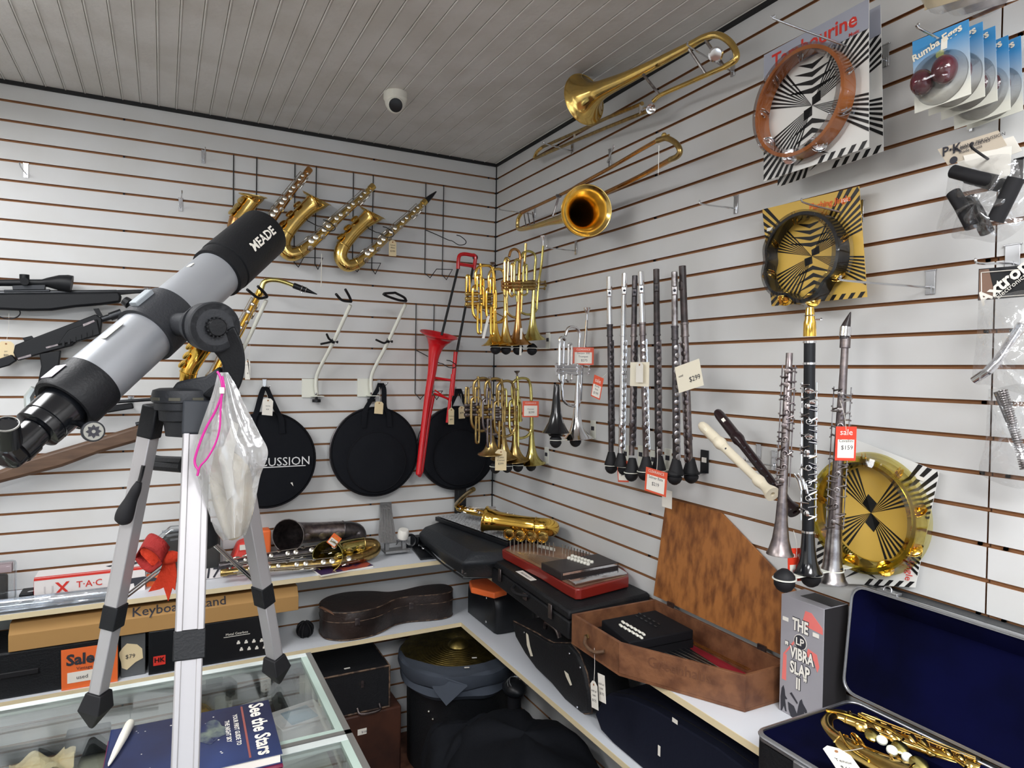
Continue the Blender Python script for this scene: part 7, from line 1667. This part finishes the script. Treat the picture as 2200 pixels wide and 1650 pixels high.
def egg_card(label, dx, dv, o, front, du=0):
    px = [(1960+dx, 90+dv), (2081+dx, 41+dv), (2086+dx, 202+dv), (1965+dx, 244+dv)]
    q = [WR(u, v, o) for u, v in px]; TL, TR_, BR, BL = q; n = V(-1, 0, 0)
    t = thing('egg_shaker_pack', label, 'egg shakers', (BR+BL)/2, 'egg shaker cards')
    P = lambda a, b: (BL*(1-a)+BR*a)*(1-b)+(TL*(1-a)+TR_*a)*b
    MB().prism(q, -n*.001).build('card', K['sky'], t, flat=True)
    xd = nrm(TR_-TL); up = nrm(np.cross(n, xd)); up = up if up[2] > 0 else -up
    for a, b, s_ in ((.25, .34, 1.15), (.66, .40, 1.25)):
        MB().ball(P(a, b)+n*.018, .0185*s_, 22, (1, .98, 1.2)).build('egg', K['egg'], t)
    for a, b, s_, sz in ((.25, .80, 'Rumba', .020), (.72, .90, 'Eggs', .022)): lettering(t, s_, P(a, b)+n*.0008, nrm(xd+up*.3), nrm(up-xd*.3), sz, K['cream'], font_w=.03)
    mb = MB(); c = P(.50, .68)+n*.0006; mb.lathe(c, n, [(0, .008), (.0006, .008)], 14); mb.prism([P(a, b)+n*.0006 for a, b in ((.42, .52), (.60, .54), (.55, .66), (.46, .66))], n*.0004); mb.build('printed_figure', mat('pale_green_print', srgb(196, 206, 120), .5) if 'pgp' not in K else K['pgp'], t)
    MB().box(P(.58, .80)+n*.001, (.012, .022, .0006), (xd, up, n)).build('sticker', K['paper'], t)
    mb = MB(); cc0 = P(.5, .36); mb.lathe(cc0, n, [(0, .052), (.004, .050), (.02, .046), (.036, .036), (.042, .018), (.043, 0)], 30); mb.build('blister', K['bliss'], t)
    return t
K['pgp'] = mat('pale_green_print', srgb(196, 206, 120), .5)
for i, (dx, dv, o, lb) in enumerate(((0, 0, .20, 'frontmost blue egg shaker card with two maroon eggs'), (30, 5, .16, 'second egg shaker card behind the frontmost one'), (57, 14, .12, 'third egg shaker card with a torn white sticker'), (85, 34, .085, 'fourth egg shaker card, second from the wall'), (112, 35, .05, 'last egg shaker card, against the wall at the right edge'))):
    egg_card(lb, dx, dv, o, i == 0)
for i, (dx, o) in enumerate(((0, .2), (42, .15), (85, .1))):
    q = [WR(u+dx, v+i*5, o) for u, v in ((1984, -90), (2100, -130), (2105, -12), (1986, 22))]
    t = thing('blister_card', ('front', 'middle', 'rear')[i]+' cream blister card cut off by the top edge, above the egg shakers', 'package', (q[2]+q[3])/2, 'cream blister cards above the egg shakers')
    MB().prism(q, (.001, 0, 0)).build('card', K['manila'] if i == 0 else K['tacw'], t, flat=True); c = sum(q)/4+V(-.001, 0, -.02); MB().lathe(c, (-1, 0, 0), [(0, .05), (.02, .045), (.03, .02), (.03, 0)], 24).build('blister', K['bliss'], t)
hook('slatwall_hook', 'small chrome hook end below the egg shaker cards', WR(2089, 262), WR(2087, 258, .03), 'R', h=.03, w=.008)
# ---- bagged goods at the right edge
K['film2'] = clear('wrinkled_clear_film', (.93, .93, .93), .06, .8, .12, bump=1.0, bscale=22, body=.05)
def film(t, pts, o, amp, seed, nm='bag_film', m='film2'):
    cu, cv = sum(p[0] for p in pts)/len(pts), sum(p[1] for p in pts)/len(pts); R_ = smooth_path([V(*p, 0) for p in list(pts)+[pts[0]]], 5)
    mb = MB(); N = len(R_)-1
    def fn(a, b):
        r = R_[int(round(a*N))]; w = math.sin(math.pi*min(b, 1)*.5+0)
        return WR(cu+(r[0]-cu)*b, cv+(r[1]-cv)*b, o+.028*(1-b*b)+amp*math.sin(13*a*6.28*.5+seed+5*b)*b*(1-b)*3)
    mb.grid(fn, N, 12); mb.build(nm, K[m], t, angle=1.4)
p6 = C(1980, 280, 5.891)
def bagpack(label, dx, dv, o, full):
    s6 = lambda x, y, oo=0: WR(p6(x, y)[0]+dx, p6(x, y)[1]+dv, o+oo)
    t = thing('rubber_grip_bag', label, 'bagged goods', s6(650, 1300), 'bags of black rubber tubes')
    hd = [s6(200, 240), s6(970, 0), s6(1080, 190), s6(330, 440)]
    MB().prism(hd, (.001, 0, 0)).build('header_card', mat('buff_card', srgb(196, 184, 166), .6) if full else K['paper'], t, flat=True)
    if full:
        xd = nrm(hd[1]-hd[0]); up = nrm(np.cross(V(-1, 0, 0), xd)); up = up if up[2] > 0 else -up
        lettering(t, 'P·K', s6(380, 250, .0012), xd, up, .026, K['ink'], font_w=.02)
        for k, (x, y, w) in enumerate(((700, 150, 60), (640, 190, 60), (620, 240, 40))): lettering(t, ('FOR HAND PERCUSSION', 'RUBBER SLEEVES', 'made in usa')[k], s6(x, y, .0012), xd, up, .009, K['ink'])
        MB().prism([s6(530, 320, .001), s6(1140, 200, .001), s6(1120, 560, .001), s6(980, 620, .001), (s6(560, 420, .001))], (-.0006, 0, 0)).build('instruction_sheet', K['paper'], t, flat=True)
        MB().lathe(s6(405, 378, .001), (-1, 0, 0), [(0, .0075), (.0005, .0075)], 16).build('oval_mark', K['ink'], t)
    r_ = .013
    MB().tube([s6(400, 520, .03), s6(700, 600, .035), s6(930, 650, .03)], r_, 14).build('rubber_tube', K['rub'], t)
    MB().tube([s6(400, 790, .03), s6(500, 950, .03), s6(640, 1220, .03)], r_, 14).build('rubber_tube', K['rub'], t)
    if full: MB().tube([s6(1200, 600, .03), s6(1080, 850, .03), s6(930, 1150, .03)], r_*1.1, 14).build('rubber_tube', K['rub'], t)
    film(t, [(p6(x, y)[0]+dx, p6(x, y)[1]+dv) for x, y in ((350, 440), (1100, 300), (1250, 600), (1200, 1000), (1000, 1230), (750, 1350), (450, 1300), (195, 1280), (260, 1000), (320, 700))], o+.02, .012, dx)
    return t
bagpack('front bag of black rubber tubes with a buff header card', 0, 0, .16, True)
bagpack('rear bag of black rubber tubes cut off by the right edge', 32, 12, .10, False)
hook('slatwall_hook', 'black-tipped hook through the header card of the rubber tube bag', WR(2190, 370), WR(2088, 309, .24), 'R', m='rub')
px7 = C(2060, 540, 3.172)
def X7(x, y, o=.10): return WR(*px7(x, y), o)
t = thing('guitar_strap_bag', 'clear bag with a black and brown header card and metal coil at the right edge', 'bagged goods', X7(280, 900))
hd = [X7(135, 120), X7(560, 85), X7(560, 300), X7(130, 335)]
MB().prism(hd, (.001, 0, 0)).build('header_card', K['blk'], t, flat=True)
mb = MB(); mb.prism([X7(140, 125, .1008), X7(205, 120, .1008), X7(250, 320, .1008), X7(136, 330, .1008)], (-.0004, 0, 0)); mb.build('brown_panel', mat('brown_card_panel', srgb(128, 100, 84), .5), t, flat=True)
mb = MB()
for a, b in (((152, 145), (560, 112)), ((155, 318), (560, 290)), ((152, 145), (155, 318))): mb.rod(X7(*a, .102), X7(*b, .102), .0009, 4)
mb.build('white_border', K['paper'], t)
xd = nrm(X7(400, 130)-X7(190, 300)); up = nrm(np.cross(V(-1, 0, 0), xd)); up = up if up[2] > 0 else -up
lettering(t, 'Axtron', X7(300, 215, .1025), xd, up, .036, K['paper'], font_w=.03); lettering(t, 'Electronics', X7(355, 240, .1025), xd, up, .014, K['paper'])
for pts in (((430, 500), (350, 620), (270, 740), (200, 815)),):
    mb = MB(); q = smooth_path([X7(*p, .12) for p in pts], 8); mb.tube(q, .006, 10); mb.build('spring_tube', K['dsil'], t)
    mb = MB()
    for i in range(0, len(q)-1):
        for f in (0, .5): p = q[i]*(1-f)+q[i+1]*f; mb.torus(p, q[i+1]-q[i], .0075, .0016, 12, 5)
    mb.build('coil', K['silver'], t)
MB().tube([X7(205, 812, .12), X7(100, 880, .12)], [.0085, .0075], 14).build('metal_end', K['silver'], t)
film(t, [px7(x, y) for x, y in ((135, 330), (560, 300), (560, 930), (340, 950), (200, 910), (95, 880), (120, 600))], .115, .014, 2)
t = thing('spring_bag', 'lower clear bag with a coiled metal spring at the right edge', 'bagged goods', X7(300, 1530))
mb = MB(); q = [X7(300, 950, .09), X7(360, 1150, .09), X7(430, 1400, .09), X7(450, 1480, .09)]; mb.tube(q, .005, 10)
for i in range(34): f = i/33; p, tg = along(q, f); mb.torus(p, tg, .0072, .0017, 12, 5)
mb.build('spring', K['dsil'], t); MB().tube([X7(250, 960, .085), X7(330, 1150, .085), X7(420, 1380, .085)], .004, 8).build('rod', K['dtarn'], t)
film(t, [px7(x, y) for x, y in ((200, 940), (560, 940), (560, 1580), (160, 1530), (180, 1300))], .085, .012, 7)
hook('slatwall_hook', 'chrome hook above the black and brown header card', X7(370, 45, 0), X7(115, 55, .16), 'R', w=.028)
# ---- price tags on the right wall
SF = [((.09, .91, .08, .72), K['paper'])]
ex_ = nrm(V(.25, -1, 0))
def rtag(lb, u, v, o, w, h, m, xd, up, txt, frame=None, string=None, hole=False, g='price tags on the right wall'):
    return ptag('price_tag', lb, WR(u, v, o), w, h, m, xd, up, string, txt, hole=hole, group=g, frame=frame)
K['redc'] = mat('red_sale_card', srgb(222, 60, 34), .5); K['orr'] = mat('orange_red_card', srgb(226, 92, 62), .5)
ptag('price_tag', 'orange clearance card clipped to the silver trumpet', WY(1253, 765, -.955), .085, .070, K['orr'], nrm(V(1, -.5, 0)), (0, 0, 1), WY(1243, 747, -.940), (('CLEARANCE', 0, .37, .010, K['paper']), ('Getzen 300', 0, .16, .011, K['ink']), ('Trumpet', 0, -.03, .011, K['ink']), ('$275', .05, -.25, .013, K['ink'])), hole=False, frame=SF, group='price tags on the right wall')
rtag('orange sale card tilted between the silver trumpet and the first flute', 1283, 832, .12, .052, .084, K['orr'], nrm(V(.15, -1, -.28)), nrm(V(0, -.28, 1)), (('sale', 0, .30, .022, K['paper']), ('Bundy', 0, .05, .010, K['ink']), ('flute', 0, -.1, .010, K['ink']), ('$199', 0, -.28, .013, K['ink'])), [((.08, .92, .06, .60), K['paper'])], WR(1306, 800, .08))
rtag('blank cream card hanging over the third and fourth flutes', 1374, 804, .17, .088, .080, K['cream'], nrm(V(.1, -1, 0)), V(0, 0, 1), ())
ptag('price_tag', 'white paper tag in front of the blank cream card on the flutes', WR(1374, 800, .18), .036, .066, K['paper'], (0, -1, 0), (0, 0, 1), WR(1372, 762, .17), (), group='price tags on the right wall')
rtag('cream card with a written price tilted over the right-hand flutes', 1480, 808, .15, .100, .082, K['cream'], nrm(V(.1, -1, .28)), nrm(V(0, .28, 1)), (('$299', .22, -.15, .022, K['ink']), ('used', -.3, .1, .010, K['ink'])))
rtag('red special card behind the rubber cones below the silver flute', 1338, 1013, .085, .056, .076, K['orr'], nrm(V(.1, -1, .12)), nrm(V(0, .12, 1)), (('SPECIAL', 0, .36, .012, K['ink']), ('Gem.', 0, .1, .013, K['ink']), ('$99', 0, -.15, .014, K['ink'])), SF)
rtag('orange clearance card reading $219 below the flutes', 1409, 1035, .16, .095, .078, K['orr'], nrm(V(.1, -1, -.08)), nrm(V(0, -.08, 1)), (('CLEARANCE', 0, .38, .0125, K['paper']), ('Selmer flute', 0, .14, .013, K['ink']), ('$219', 0, -.12, .016, K['ink'])), SF, WR(1412, 960, .12))
rtag('blank white card hanging above the corner of the wooden lid', 1433, 1072, .05, .050, .060, K['paper'], (0, -1, 0), V(0, 0, 1), ())
ptag('price_tag', 'orange clearance card on the outer green-tinged cornet', WY(1140, 879, -.60), .074, .072, K['orr'], nrm(V(1, -.3, 0)), (0, 0, 1), None, (('CLEARANCE', 0, .37, .009, K['paper']), ('Cornet', 0, .0, .010, K['ink']), ('$299', .05, -.2, .013, K['ink'])), hole=False, frame=SF, group='price tags on the right wall')
ptag('price_tag', 'tan string tag with handwriting hanging among the lower cornets', WY(1076, 988, -.62), .050, .092, K['manila'], nrm(V(1, -.3, 0)), (0, 0, 1), WY(1078, 955, -.60), (('Conn', 0, .12, .012, K['ink']), ('Cornet', 0, -.02, .011, K['ink']), ('$399', 0, -.18, .012, K['ink'])), group='price tags on the right wall')
ptag('price_tag', 'white slip hanging edge-on from the outer yellow-brass trumpet', WY(1119, 734, -.60), .010, .12, K['paper'], nrm(V(1, -.2, 0)), (.03, 0, 1), None, (), hole=False, group='price tags on the right wall')
ptag('price_tag', 'thin white slip hanging between the upper gold cornets', WY(1044, 703, -.60), .012, .10, K['paper'], nrm(V(1, -.2, 0)), nrm(V(.25, 0, 1)), None, (), hole=False, group='price tags on the right wall')
cl = lambda u, v, y=YD-.04: WY(u, v, y)
ptag('price_tag', 'red sale card reading $159 hanging in front of the right-hand clarinet', cl(1817, 953), .048, .080, K['redc'], nrm(V(1, -.55, 0)), nrm(V(.02, 0, 1)), cl(1805, 860), (('sale', 0, .33, .020, K['paper']), ('Cavallini', 0, .08, .010, K['ink']), ('$159', .05, -.12, .014, K['ink'])), hole=False, frame=[((.10, .90, .08, .62), K['paper'])], group='sale cards on the clarinets')
ptag('price_tag', 'red sale card half hidden behind the black clarinet bell', cl(1712, 1213, YD+.03), .048, .080, K['redc'], nrm(V(1, -.3, 0)), nrm(V(-.05, 0, 1)), cl(1705, 1140, YD+.03), (('sale', -.1, .30, .020, K['paper']),), hole=False, frame=[((.10, .90, .08, .5), K['paper'])], group='sale cards on the clarinets')
